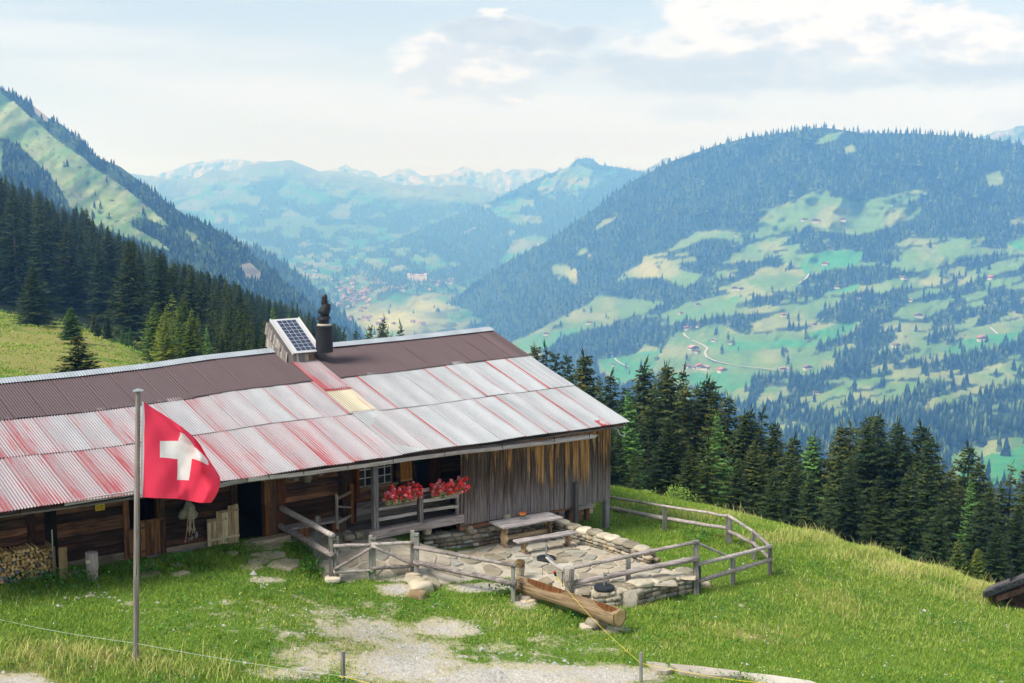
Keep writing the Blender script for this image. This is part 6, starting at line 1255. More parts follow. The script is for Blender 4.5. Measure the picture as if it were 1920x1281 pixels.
# ================================================================ TREES
def spruce_meshes(h, seed, dens=1., slim=.20, mat='spruce', fine=1., bare=.0, up=.0, droop=.32, wk=.36):
    rg = np.random.default_rng(seed); Vt = MB(); Vt.tube([(0, 0, -1.5), (rg.normal(0, .02) * h * .3, 0, h * .4), (0, 0, h * .98)], [h * .016 + .03, h * .010 + .02, .012], 6)
    C = []; A = []; Bv = []; S = []; T = []; Wd = []     # centre, along, side vectors, sizes, tint
    z = h * .05 + .3
    while z < h * .985:
        f = z / h; Lm = h * slim * (1 - f) ** .82 * (1 + .10 * math.sin(z * 2.1 + seed)) + .06 * (1 - f) + .05
        nb = int((5.5 + 3.0 * (1 - f)) * dens); ph = rg.uniform(0, 6.28); gap = rg.random() < .10
        for k in range(nb):
            if rg.random() < bare * (.3 + f): continue
            a = ph + 6.2832 * k / nb + rg.normal(0, .16); Lb = Lm * rg.uniform(.62, 1.14) * (.6 if gap and rg.random() < .5 else 1)
            n_ = max(2, int(Lb / (.23 / fine)) + 1); dirh = np.array((math.cos(a), math.sin(a), 0)); side = np.array((-math.sin(a), math.cos(a), 0))
            el0 = (.30 - droop * 1.2 * (1 - f)) if not up else up; tb = np.clip(rg.normal(.42, .13) + .12 * (f - .5), 0, 1); zj = rg.normal(0, wk * .25)
            for i in range(n_):
                t = (i + .6) / n_; r = Lb * t; zz = z + zj + Lb * (el0 * t - droop * .9 * t * t * (1 - .35 * f) + .30 * t ** 4 * droop * 2)
                w_ = Lb * .30 * (1 - t) ** .6 + .13
                for sd in (-1, 1):
                    if t > .97 and sd > 0: continue
                    d_ = dirh * rg.uniform(.55, .9) + side * sd * rg.uniform(.5, 1.) + np.array((0, 0, -.34 - .25 * rg.random() + up)); d_ /= np.linalg.norm(d_)
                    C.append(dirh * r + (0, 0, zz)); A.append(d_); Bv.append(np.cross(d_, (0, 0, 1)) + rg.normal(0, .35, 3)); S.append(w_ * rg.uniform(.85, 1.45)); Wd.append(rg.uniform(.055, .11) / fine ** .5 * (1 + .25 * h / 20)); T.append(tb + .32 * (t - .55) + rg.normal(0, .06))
                if i >= n_ - 1:                                # upturned branch tip
                    d_ = dirh + (0, 0, .25); C.append(dirh * r + (0, 0, zz)); A.append(d_ / np.linalg.norm(d_)); Bv.append(side); S.append(.22); Wd.append(.045); T.append(tb + .35)
        z += wk * rg.uniform(.75, 1.25) * (.55 + .45 * (1 - f)) * (1 if h > 8 else .6)
    for k in range(6): C.append(np.array((0, 0, h * (.94 + .01 * k)))); A.append(np.array((math.cos(k) * .3, math.sin(k) * .3, 1.)) / 1.05); Bv.append(np.array((1., .3 * k, 0))); S.append(h * .035 + .08); Wd.append(.04); T.append(.5)
    C, A, Bv, S, T, Wd = map(np.array, (C, A, Bv, S, T, Wd)); Bv /= np.linalg.norm(Bv, axis=1, keepdims=True) + 1e-9
    V = np.stack([C, C + A * (S * .45)[:, None] + Bv * Wd[:, None], C + A * S[:, None], C + A * (S * .45)[:, None] - Bv * Wd[:, None]], 1)
    Fc = np.arange(len(C) * 4).reshape(-1, 4)
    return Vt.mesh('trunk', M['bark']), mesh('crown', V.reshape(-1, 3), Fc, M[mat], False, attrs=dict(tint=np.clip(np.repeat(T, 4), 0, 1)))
SPR = [spruce_meshes(18, 1, 1.1, .225), spruce_meshes(18, 2, 1.05, .20, droop=.42), spruce_meshes(18, 3, 1.15, .26, droop=.40), spruce_meshes(18, 4, .9, .19, bare=.22, droop=.48, wk=.46), spruce_meshes(18, 5, 1.1, .235, droop=.26), spruce_meshes(18, 6, .9, .21, bare=.32, droop=.52, wk=.52)]
LAR = [spruce_meshes(15, 11, 1.0, .21, 'larch', 1.25, .10, .16, .2, .34), spruce_meshes(15, 12, .95, .18, 'larch', 1.25, .05, .12, .25, .34)]
YNG = [spruce_meshes(4.5, 21, 1.25, .28, fine=1.5, droop=.18, wk=.20), spruce_meshes(4.5, 22, 1.1, .30, fine=1.4, bare=.3, droop=.22, wk=.26)]
for q, hh in [(m, 18) for m in SPR] + [(m, 15) for m in LAR] + [(m, 4.5) for m in YNG]: q[1]['h'] = hh
print('crown quads', [len(q[1].polygons) for q in SPR + LAR + YNG])
trees = 0
def tree(name, ms, p, h, label, group=None, color=(1, 1, 1), wide=1.):
    global trees; k = h / ms[1]['h']; o = obj(name, None, None, p, (random.gauss(0, .018), random.gauss(0, .018), random.uniform(0, 6.28))); o.scale = (k * wide, k * wide, k); tag(o, label, 'tree', group)
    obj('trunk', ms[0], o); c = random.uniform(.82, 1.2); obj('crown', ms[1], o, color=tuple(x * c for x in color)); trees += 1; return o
def tree_px(u, vt, Y, kind='spruce', label=None, group=None, color=(1, 1, 1), wide=1., base=None, ms=None):
    if base is not None and base < 720 and u < 290: Y = hit(u, base + 5, 60.)[1]
    q = at_y(u, vt, Y); z0 = gz1(q[0], q[1]) if base is None or (base < 720 and u < 290) else at_y(u, base, Y)[2]; h = q[2] - z0
    ms = ms or random.choice({'spruce': SPR, 'larch': LAR, 'young': YNG}[kind]); return tree(kind + '_tree' if kind != 'young' else 'young_spruce', ms, (q[0], q[1], z0), h, label, group, color, wide * (1 if h < 22 else 22 / h))
GR = 'spruces of the wood right of the barn'; LR = 'dark green spruce standing in the wood to the right of the barn'
right_front = [(1006,642,120,0),(1025,648,125,0),(1040,654,112,0),(1056,657,118,0),(988,648,140,0),(1086,662,100,0),(1108,660,104,0),(1125,709,84,0),(1146,698,86,0),(1173,721,78,0),(1214,677,92,2),(1199,694,96,0),(1237,680,90,2),(1259,686,98,3),(1276,688,104,0),
  (1293,721,92,0),(1308,721,100,1),(1327,710,92,2),(1337,707,98,0),(1346,713,102,0),(1362,742,88,2),(1385,772,84,0),(1394,778,92,3),(1406,768,84,2),(1424,769,90,3),(1440,787,80,2),(1461,800,84,0),(1472,826,76,0),
  (1487,816,92,3),(1533,814,86,0),(1563,795,84,2),(1575,797,92,0),(1588,793,88,0),(1604,797,94,0),(1622,778,78,2),(1636,774,84,2),(1651,776,80,0),(1672,788,86,3),(1694,793,78,0),(1721,795,80,2),(1734,806,86,0),(1751,816,76,0),(1764,824,80,3),
  (1818,835,92,3),(1837,862,84,2),(1892,869,88,3),(1915,867,92,2),(1865,915,80,0),(1906,943,66,0),(1800,905,76,0),(1780,880,84,0),(1700,870,66,1),(1600,870,68,2),(1520,880,66,1),(1250,790,66,2),(1195,840,62,0),(1160,800,66,1),(1385,860,64,0),(1450,880,62,1),(1560,900,64,3),(1650,890,60,0),(1760,950,60,1),(1870,985,60,0),
  (1295,830,63,1),(1210,800,70,0),(1420,830,70,2),(1490,880,72,0),(1580,850,74,1),(1735,880,70,2),(1845,940,70,1),(1930,900,76,0),(1965,880,84,2),(1225,760,80,4),(1110,760,72,1),(1140,790,64,4),(1090,720,90,3),(1070,700,96,1),(1222,730,98,2),(1248,735,96,0),(1268,740,94,4),(1290,760,96,1),(1318,755,98,2),(1338,770,92,0),(1372,800,90,1),(1398,815,90,2),(1415,800,95,4),(1433,815,90,0),(1453,830,86,1),(1480,850,90,2),(1500,845,92,0),(1525,850,90,1),(1548,835,92,4),(1570,840,86,2),(1612,835,88,0),(1642,830,88,1),(1684,835,90,2),(1707,840,88,0),(1742,855,88,1),(1778,900,88,2),(1805,890,90,0),(1850,905,90,1),(1880,910,88,2),(1180,775,80,0),(1158,760,80,2)]
for i, (u, v, Y, k) in enumerate(right_front): tree_px(u, v, Y, 'spruce', LR, GR, ms=SPR[(k + (i % 3 == 1) * 5) % 6], wide=random.uniform(1.15, 1.55), color=(.9, .9, .9) if i % 5 else (1.15, 1., .85))
tree_px(1326, 745, 64, 'spruce', 'yellowish spruce with open drooping whorls in front of the right wood', None, (2.2, 1.75, 1.1), ms=SPR[3], wide=.95)
tree_px(1096, 697, 84, 'spruce', 'brownish sparse spruce top just above the barn roof edge', None, (2.2, 1.4, .7), ms=SPR[3]); tree_px(1276, 760, 66, 'spruce', 'olive spruce left of the yellowish open one', None, (1.7, 1.4, 1.), ms=SPR[3], wide=.9)
for u, v, Y, lb in ((1187, 731, 68, 'bright green larch nearest the barn corner'), (1347, 772, 70, 'bright green larch behind the yellowish spruce'), (1518, 812, 84, 'pale green larch in the gap of the right wood'), (1829, 900, 74, 'light green larch near the right edge over the young spruces')):
    tree_px(u, v, Y, 'larch', lb, None)
for u, v, Y, b_, lb in ((1799, 1014, 50, 1112, 'young yellow green spruce at the edge of the slope'), (1835, 1031, 50, 1120, 'slender young spruce just left of the hut roof')): tree_px(u, v, Y, 'young', lb, None, (2.4, 2.2, 1.4), base=b_)
for u, v, Y in ((642,619,150),(659,617,145),(682,621,150),(701,606,150),(708,604,140),(717,594,145),(694,618,135),(724,618,150),(747,606,150),(732,630,140),(670,634,130)): tree_px(u, v, Y, 'spruce', 'spruce top showing over the barn ridge right of the flue', 'spruces behind the right part of the ridge', ms=SPR[random.choice((1, 3))])
# left side: single trees on the meadow and the first rank of the wood
tree_px(146, 631, 72, 'young', 'lone ragged spruce standing just behind the barn ridge', None, (1.3, 1.05, .7), base=722, ms=YNG[1], wide=2.1)
tree_px(131, 578, 130, 'young', 'lone neat dark spruce out on the left meadow', None, (1.7, 2.1, 1.6), base=638, ms=YNG[0], wide=1.5); tree_px(62, 497, 195, 'spruce', 'broad dark spruce at the top left edge of the meadow', None, (.9, .95, 1), base=608, ms=SPR[2], wide=1.7)
for u, v, Y, b_ in ((183,598,150,628),(200,596,150,633),(176,590,170,622)): tree_px(u, v, Y, 'young', 'small dark spruce on the meadow edge left of the big group', 'small spruces on the meadow edge', base=b_, ms=YNG[0])
for u, v, Y, b_ in ((228,612,140,645),(244,610,140,648),(236,620,145,648),(212,628,150,640)): tree_px(u, v, Y, 'larch', 'small light green conifer on the meadow edge', 'small light green conifers on the meadow edge', base=b_)
GL, LL = 'big spruces of the group behind the barn', 'big spruce in the dark group behind the left half of the ridge'
for u, v, Y in ((322,550,112),(343,557,105),(295,566,110),(281,575,105),(309,572,100),(360,580,96),(335,572,95),(312,600,90),(372,590,102),(300,590,96),(352,600,92),(325,590,92)): tree_px(u, v, Y, 'spruce', LL, GL, base=735, ms=random.choice(SPR), color=(2.7, 2.5, 1.4), wide=1.3)
tree_px(303, 645, 80, 'spruce', 'short rusty spruce in front of the big group behind the ridge', None, (2.2, 1.6, .8), base=735, ms=SPR[3]); tree_px(388, 612, 100, 'larch', 'bright larch at the right flank of the big spruce group', None, base=735)
for u, v, Y in ((420,590,130),(433,572,125),(447,570,128),(462,585,120),(474,572,125),(405,605,120),(490,590,135),(440,600,105),(415,625,98),(455,620,100),(482,610,105),(500,600,130),(530,600,140),(398,585,150),(410,578,155),(426,566,150),(556,598,150),(572,592,155),(586,602,150),(547,612,140),(468,600,110),(492,620,100),(510,618,120)):
    tree_px(u, v, Y, 'spruce', 'spruce of the wood behind the ridge left of the vent box', 'spruces behind the ridge left of the vent box', base=740, ms=random.choice(SPR), color=(1.15, 1.1, .95))
for u, v, Y, lb in ((514,574,120,'light green larch just left of the solar panel'),(566,590,125,'light green larch rising between solar panel and flue'),(541,588,128,'yellow green larch behind the solar panel')): tree_px(u, v, Y, 'larch', lb, None, base=740)
# the wooded slope on the left: large ones singly, the far rest as one wood
rg = np.random.default_rng(31); SIL = [(-80,300),(0,322),(30,340),(60,355),(100,375),(130,395),(160,390),(200,425),(240,450),(270,458),(300,475),(330,490),(380,508),(420,520),(460,540),(500,555),(560,582),(610,605)]
EDGE = [(-80,550),(0,566),(60,574),(130,586),(185,606),(240,634),(285,664),(400,700),(620,720)]
cells = []
v = 470.
U_, D_ = [], []
for Y in np.geomspace(150, 590, 22):
    step = 4.2; nx = int((660 + 100) * Y / F / step)
    for i in range(nx):
        u = -90 + 760 * (i + rg.uniform(.0, 1.)) / nx; y = Y * rg.uniform(.96, 1.05); x = (u - 960) / F * y; z = gz1(x, y); pu, pv = project(np.array((x, y, z)))
        if pv < interp(EDGE, pu) + 4 and pu < 640: cells.append((pu, pv, x, y, z))
print('left wood', len(cells))
cells.sort(key=lambda c: c[3]); crest_v = lambda u: interp(SIL, u)
ind = [c for c in cells][: 300 - 60]; rest = cells[len(ind):]
GW, LW = 'spruces of the wooded slope on the left', 'dark spruce in the dense wood climbing the left slope'
for pu, pv, x, y, z in ind:
    hm = (pv - crest_v(pu)) / F * y * 1.02; h = min(rg.uniform(15, 23), max(7, hm * rg.uniform(.85, 1.05))); tree('spruce_tree', SPR[rg.integers(6)], (x, y, z), h, LW, GW, (1., 1.02, 1.), rg.uniform(1.1, 1.5))
# rest: the same crowns thinned, joined as one low mesh
def low_wood(pts, name, label):
    V = []; Fc = []; T = []
    for pu, pv, x, y, z in pts:
        hm = (pv - crest_v(pu)) / F * y * 1.02; h = min(rg.uniform(15, 22), max(8, hm * rg.uniform(.85, 1.06))); n_ = 11; t0 = rg.normal(.4, .12)
        for lv in range(n_):
            f = lv / n_; r = h * .19 * (1 - f) ** .85 + .2; zz = z + h * (.06 + .92 * f); m_ = 7; ph = rg.uniform(0, 6); base = len(V); V.append((x, y, zz + h * .13)); T.append(t0 - .15)
            for k in range(m_ * 2):
                a = ph + math.pi * k / m_; rr = r * (rg.uniform(.9, 1.25) if k % 2 else .5); V.append((x + math.cos(a) * rr, y + math.sin(a) * rr, zz - (.05 * h * rg.uniform(.5, 1.2) if k % 2 else 0))); T.append(t0 + (.2 if k % 2 else -.1))
            Fc += [(base, base + 1 + k, base + 1 + (k + 1) % (2 * m_)) for k in range(2 * m_)]
    tag(obj(name, mesh(name, V, np.array(Fc), M['spruce'], False, attrs=dict(tint=np.clip(T, 0, 1)))), label, kind='stuff')
low_wood(rest, 'slope_wood', 'far part of the dense spruce wood on the left slope')
print('trees', trees)
ORD = 'first second third fourth fifth sixth seventh eighth ninth tenth eleventh twelfth thirteenth fourteenth fifteenth sixteenth'.split()
def label_by_place(group, sections, fmt, top=True):
    L = [o for o in COL.objects if o.get('group') == group and o.get('category')]
    def up(o): return project(np.array((o.location[0], o.location[1], o.location[2] + (o.scale[2] * (18 if top else 0)))))
    it = sorted([(float(up(o)[0]), float(up(o)[1]), o) for o in L], key=lambda q: q[0]); used = {}
    for name_, test in sections:  # ordinals run left to right inside each section
        sel = [q for q in it if q[2].name not in used and test(q[0], q[1])]
        for i, q in enumerate(sel[:16]): q[2]['label'] = fmt.format(ord=ORD[min(i, 15)], n=name_); used[q[2].name] = 1
label_by_place(GR, [('peeping over the roof edge', lambda u, v: u < 1065), ('between roof edge and eave corner', lambda u, v: u < 1165), ('between barn corner and the open yellowish spruce', lambda u, v: u < 1300 and v < 730), ('low between barn corner and yellowish spruce', lambda u, v: u < 1300), ('right of the open yellowish spruce', lambda u, v: u < 1400 and v < 765), ('standing low right of the open yellowish spruce', lambda u, v: u < 1400),
   ('above the bend of the pasture fence', lambda u, v: u < 1500), ('in the gap by the pale larch', lambda u, v: u < 1600), ('in the tallest clump of the right wood', lambda u, v: u < 1690), ('just right of the tallest clump', lambda u, v: u < 1775), ('above the young spruces on the slope', lambda u, v: u < 1860), ('at the right edge over the hut roof', lambda u, v: True)], '{ord} dark spruce from the left {n}')
label_by_place(GL, [('of the big group behind the ridge', lambda u, v: True)], '{ord} dark spruce from the left {n}')
label_by_place('spruces behind the ridge left of the vent box', [('just right of the big group', lambda u, v: u < 430), ('midway to the vent box', lambda u, v: u < 475), ('close left of the vent box', lambda u, v: u < 540), ('behind panel and flue', lambda u, v: True)], '{ord} spruce from the left {n} behind the ridge')
label_by_place('spruces behind the right part of the ridge', [('over the ridge right of the flue', lambda u, v: True)], '{ord} spruce top from the left {n}')
label_by_place('small light green conifers on the meadow edge', [('on the meadow edge', lambda u, v: True)], '{ord} small light green conifer from the left {n}', False); label_by_place('small spruces on the meadow edge', [('on the meadow edge', lambda u, v: True)], '{ord} small dark spruce from the left {n}', False)
label_by_place(GW, [('in the front rank of the left wood, over the far meadow edge', lambda u, v: u < 90 and v > 455), ('in the front rank of the left wood, behind the lone neat spruce', lambda u, v: u < 190 and v > 505), ('low in the left wood beside the big group', lambda u, v: u < 290 and v > 540), ('on the skyline of the left wood, left half', lambda u, v: u < 130 and v < interp(SIL, u) + 10), ('on the skyline of the left wood, right half', lambda u, v: u < 300 and v < interp(SIL, u) + 10)], '{ord} spruce {n}')
# leafy bushes beyond the pasture fence and knee-high shrubs
def bush(label, u, v, w_, h_, n_, seed, color=(1, 1, 1), Y=None):
    p = hit(u, v) if Y is None else at_y(u, v, Y); rg_ = np.random.default_rng(seed); V = []; T = []; o = thing('bush', label, 'bush', p); st = MB()
    for k in range(14): a = rg_.uniform(0, 6.28); st.tube([(0, 0, -.2), (math.cos(a) * w_ * .25, math.sin(a) * w_ * .25, h_ * .5), (math.cos(a) * w_ * rg_.uniform(.2, .5), math.sin(a) * w_ * .4, h_ * rg_.uniform(.7, 1.))], [.02, .014, .005], 4)
    for k in range(n_):
        a = rg_.uniform(0, 6.28); f = rg_.uniform(0, 1) ** .7; r = w_ * .5 * math.sqrt(rg_.random()) * (1.15 - .7 * f ** 2) * (1 + .3 * math.sin(a * 3 + seed)); c = np.array((math.cos(a) * r, math.sin(a) * r, h_ * f * rg_.uniform(.85, 1.1))); d_ = rg_.normal(0, 1, 3) + (0, 0, .6); d_ /= np.linalg.norm(d_); b = np.cross(d_, rg_.normal(0, 1, 3)); b /= np.linalg.norm(b); s_ = rg_.uniform(.05, .10)
        V += [c, c + d_ * s_ * .5 + b * s_ * .3, c + d_ * s_, c + d_ * s_ * .5 - b * s_ * .3]; T += [np.clip(rg_.normal(.45 + .3 * f, .15), 0, 1)] * 4
    st.obj('stems', M['bark'], o); obj('leaves', mesh('leaves', V, np.arange(len(V)).reshape(-1, 4), M['shrub'], attrs=dict(tint=T)), o, color=color)
bush('light green leafy bush behind the pasture fence, left of the taller one', 1213, 962, 1.2, .9, 900, 1, (1.3, 1.3, 1), 49.5); bush('tall leafy bush behind the pasture fence post', 1270, 968, 1.7, 1.15, 1400, 2, (1.25, 1.25, 1), 49.5); bush('dark low bush at the fence below the leafy ones', 1300, 975, 1.2, .6, 500, 3, (1, 1, .8), 49.)
# ---- houses
def house_mesh(w_, d_, h_, rh, wallm, roofm):
    return w_, d_, h_, rh, wallm, roofm
m, n = material('chalet_wall'); n.out(n.mix(1, (.20, .12, .07), n.info('Color'), 'MULTIPLY'), .9); M['ch_wall'] = m
m, n = material('chalet_roof'); n.out(n.mix(1, (.22, .13, .11), n.info('Color'), 'MULTIPLY'), .8); M['ch_roof'] = m
m, n = material('window_dark'); n.out((.03, .03, .035), .3); M['ch_win'] = m
def hm():
    W_ = MB().box(-.5, .5, -.4, .4, -.4, .42).mesh('wall', M['ch_wall']); lo = MB().box(-.51, .51, -.41, .41, -.4, .10).mesh('ground_floor', M['ch_wall'])
    g = MB().add([(-.5, -.4, .42), (.5, -.4, .42), (0, -.4, .66), (-.5, .4, .42), (.5, .4, .42), (0, .4, .66)], [(0, 1, 2), (3, 5, 4)]).mesh('gable', M['ch_wall'])
    r = MB().add([(-.64, -.52, .36), (0, -.52, .70), (.64, -.52, .36), (-.64, .5, .36), (0, .5, .70), (.64, .5, .36), (-.64, -.52, .33), (0, -.52, .66), (.64, -.52, .33), (-.64, .5, .33), (0, .5, .66), (.64, .5, .33)], [(0, 3, 4, 1), (1, 4, 5, 2), (6, 7, 10, 9), (7, 8, 11, 10), (0, 1, 7, 6), (1, 2, 8, 7), (3, 9, 10, 4), (4, 10, 11, 5)]).mesh('roof', M['ch_roof'])
    wi = MB(); [wi.box(x - .05, x + .05, -.425, -.405, z, z + .12) for x in (-.3, -.1, .1, .3) for z in (-.12, .18)]; wi = wi.mesh('windows', M['ch_win']); return W_, lo, g, r, wi
HM = hm()
def house(name, label, p, size, rot, wall, roof_, group, low=(3.4, 5, 7), detail=True):
    o = obj(name, None, None, p, (0, 0, rot)); o.scale = (size, size * 1.15, size * .72); tag(o, label, 'house', group)
    obj('wall', HM[0], o, color=wall); obj('roof', HM[3], o, color=roof_); obj('gable', HM[2], o, color=wall)
    if detail: obj('ground_floor', HM[1], o, color=low); obj('window', HM[4], o)
chal = [(1508,414,14),(1530,417,18),(1580,414,15),(1380,443,10),(1547,497,14),(1377,543,14),(1388,544,12),(1308,573,12),(1569,540,12),(1695,523,11),(1860,523,14),(1105,607,13),(1025,628,13),(1284,611,13),(1290,618,16),(1310,613,11),(1300,656,18),(1304,661,13),(1287,689,13),(1313,690,16),(1322,692,14),(1304,692,10),(1354,697,15),(1372,645,11),(1470,593,12),(1526,611,10),(1470,696,15),(1514,692,14),(1145,668,16),(1150,686,8),(1706,565,10),(1722,594,15),(1842,638,16),(1680,650,11),(1530,739,9),(1276,589,9),(1610,560,8),(1351,776,10),(1338,640,9),(1795,525,9),(1262,1000,1)]
rg = np.random.default_rng(77)
for i, (u, v, s_) in enumerate(chal[:-1]):
    p = on_land('mountain', u, v) ; k = rg.integers(4); wall = [(1, 1, 1), (1.4, 1.2, 1), (.7, .65, .6), (1, .9, .8)][k]; rf = [(1, 1, 1), (2.2, 1.2, 1.1), (2.4, 2.5, 2.6), (1.2, 1.2, 1.2)][k]
    house('chalet', 'small brown chalet on the pastures of the right mountainside', p + (0, 0, 1.5), s_ * 1.05, rg.uniform(-.6, .6), wall, rf, 'chalets on the right mountainside')
cnt = 0; VLG = [(640,690,545,566),(600,760,520,548),(700,860,512,545),(600,700,470,486),(560,640,600,628),(620,700,595,606),(820,930,500,520),(560,640,500,520),(700,800,600,625),(590,700,558,590)]
while cnt < 210:
    a = VLG[rg.integers(10) if rg.random() < .45 else rg.integers(3)]; u = rg.uniform(*a[:2]); v = rg.uniform(*a[2:]) 
    if v < 470: continue
    p = on_land('valley', u, v); kk = rg.random(); rf = (1.6, 1.35, 1.3) if kk < .55 else (1.7, 1.7, 1.7); wall = (3.5, 4.5, 6) if kk > .35 else (1.5, 1.4, 1.2)
    house('village_house', 'tiny house of the hazy village on the valley floor', p + (0, 0, 2), rg.uniform(11, 20), rg.uniform(-.8, .8), wall, rf, 'houses of the valley village', detail=False); cnt += 1
p = on_land('valley', 782, 527); ht = thing('castle_hotel', 'big pale hotel with towers on the rise above the hazy village', 'hotel', p, .1)
for x0, x1, h_ in ((-42, 42, 26), (-46, -32, 36), (32, 46, 36), (-8, 8, 32)): MB().box(x0, x1, -9 - (h_ > 30) * 2, 9, -12, h_).obj('wall' if h_ == 26 else 'tower', M['ch_wall'], ht, color=(4., 5.5, 7.5))
for x0, x1, z in ((-32, -8, 26), (8, 32, 26)): MB().add([(x0, -10, z), (x1, -10, z), (x1, 0, z + 7), (x0, 0, z + 7), (x0, 9, z), (x1, 9, z)], [(0, 1, 2, 3), (3, 2, 5, 4)]).obj('roof', M['ch_roof'], ht, color=(1.6, 1.6, 1.6))
# farm tracks across the pastures
m, n = material('farm_track'); n.out((.50, .46, .38), .9); M['track'] = m
for land_, px, wd in (('mountain', [(1281,625),(1283,632),(1296,640),(1322,650),(1331,655),(1318,663),(1322,672),(1340,680),(1366,686),(1400,690),(1440,695),(1500,698)], 5.), ('mountain', [(1151,672),(1157,680),(1168,686),(1182,691)], 4.5), ('mountain', [(1480,540),(1500,533),(1514,524),(1518,512)], 4.), ('mountain', [(1570,416),(1600,423),(1640,426),(1670,425)], 4.), ('mountain', [(1855,615),(1865,624),(1872,630)], 4.)):
    P_ = np.array([on_land(land_, u, v) for u, v in px]); T_ = np.linspace(0, len(px) - 1, 8 * len(px)); P_ = np.stack([np.interp(T_, np.arange(len(px)), np.convolve(np.pad(P_[:, k], 1, 'edge'), (.2, .6, .2), 'valid')) for k in range(3)], -1)
    V = []; 
    for i, q in enumerate(P_): d_ = P_[min(i + 1, len(P_) - 1)] - P_[max(i - 1, 0)]; s_ = np.array((-d_[1], d_[0], 0)); s_ /= np.linalg.norm(s_) + 1e-9; V += [q + s_ * wd * .55 + (0, 0, 3), q - s_ * wd * .55 + (0, 0, 3)]
    tag(obj('farm_track', mesh('farm_track', V, [(2 * i, 2 * i + 1, 2 * i + 3, 2 * i + 2) for i in range(len(P_) - 1)], M['track'])), 'pale farm track winding over the pastures', kind='structure')

label_by_place('chalets on the right mountainside', [('on the highest pastures', lambda u, v: v < 460), ('on the upper middle pastures', lambda u, v: v < 560), ('on the left pastures above the barn roof', lambda u, v: u < 1240), ('along the winding farm track', lambda u, v: u < 1400 and v < 672), ('in the hamlet below the winding track', lambda u, v: u < 1400), ('on the pastures right of the winding track', lambda u, v: u < 1620), ('near the right edge', lambda u, v: True)], '{ord} small chalet from the left {n}', False)
label_by_place('houses of the valley village', [('on the far upper valley floor', lambda u, v: v < 492), ], '{ord} tiny hazy house from the left {n}', False)
# ================================================================ GRASS, WEEDS, PEBBLES
rg = np.random.default_rng(5)
foot = [tuple(W(s, t)[:2]) for s, t in ((4, T0 + .9), (16.6, T0 + .9), (17.2, T0 - .2), (20.8, T0 - .2), (21, T0 + 1.2), (25, T0 + 1.3), (25, 45), (4, 45))]
def scatter(n_, y0, y1, um=60):                       # even over the ground, within the view
    out = []
    Y = np.sqrt(rg.uniform(y0 ** 2, y1 ** 2, n_)); u = rg.uniform(-um, 1920 + um, n_); X = (u - 960) / F / _c * Y
    return X, Y
def blades(name, label, X, Y, hgt, wid, tint, lean=.5, mat='grass', tris=1, zoff=0.):
    m_ = len(X); Z = gz(X, Y) + (fbm(X * .9, Y * .9, 3, 4) - .5) * .16 - .015 + zoff; a = rg.uniform(0, 6.28, m_); b = rg.uniform(0, 6.28, m_); P = np.stack([X, Y, Z], -1)
    s_ = np.stack([np.cos(a), np.sin(a), a * 0], -1) * (wid / 2)[:, None]; top = np.stack([np.cos(b) * lean * hgt, np.sin(b) * lean * hgt, hgt], -1)
    if tris == 1: V = np.stack([P - s_, P + s_, P + top], 1); Fc = np.arange(m_ * 3).reshape(-1, 3); k = 3
    else:
        mid = P + top * np.array((.35, .35, .6)); V = np.stack([P - s_, P + s_, mid + s_ * .7, mid - s_ * .7, P + top * np.array((1.3, 1.3, 1.))], 1); b0 = (np.arange(m_) * 5)[:, None]
        Fc = np.concatenate([b0 + np.array([[0, 1, 2]]), b0 + np.array([[0, 2, 3]]), b0 + np.array([[3, 2, 4]])]); k = 5
    tag(obj(name, mesh(name, V.reshape(-1, 3), Fc, M[mat], False, attrs=dict(tint=np.repeat(np.clip(tint, 0, 1), k)))), label, kind='stuff')
def free(X, Y): return ~inpoly(X, Y, foot) & ~inpoly(X, Y, tp_poly)
def noisy(X, Y): return (fbm(X * 1.1, Y * 1.1, 71, 4) - .5), (fbm(X * .32, Y * .32, 72, 4) - .5), (fbm(X * 4.2, Y * 4.2, 73, 3) - .5)
X, Y = scatter(620000, 22, 50.); Z = gz(X, Y); gm = ground_masks(np.stack([X, Y, Z], -1)); a, b, c = noisy(X, Y)
g = gm[0] + a * 1.0 + c * .8; k = free(X, Y) & (g < .30 + .28 * (rg.random(len(X)) < .22)) & (rg.random(len(X)) < .5 + .5 * (Y < 40)); X, Y, a, b, c = X[k], Y[k], a[k], b[k], c[k]; gr, dry, lush = (q[k] for q in gm)
dn = dry + b * 1.3 + c * .7; tint = .39 + .48 * np.clip(dn - .25, 0, 1) + rg.normal(0, .10, len(X)) - .25 * np.clip(lush - .4, 0, 1) + c * .3
hg = (.045 + .05 * rg.random(len(X)) + .05 * np.clip(b * 2 + .3, 0, 1) + .07 * np.clip(lush, 0, 1)) * (1 + .3 * (Y > 38)); hg *= 1 - .5 * np.clip(gr * 1.5, 0, .9)
blades('lawn_grass', 'short mountain turf covering the alp', X, Y, hg, rg.uniform(.012, .028, len(X)), tint, .7)
print('grass', len(X))
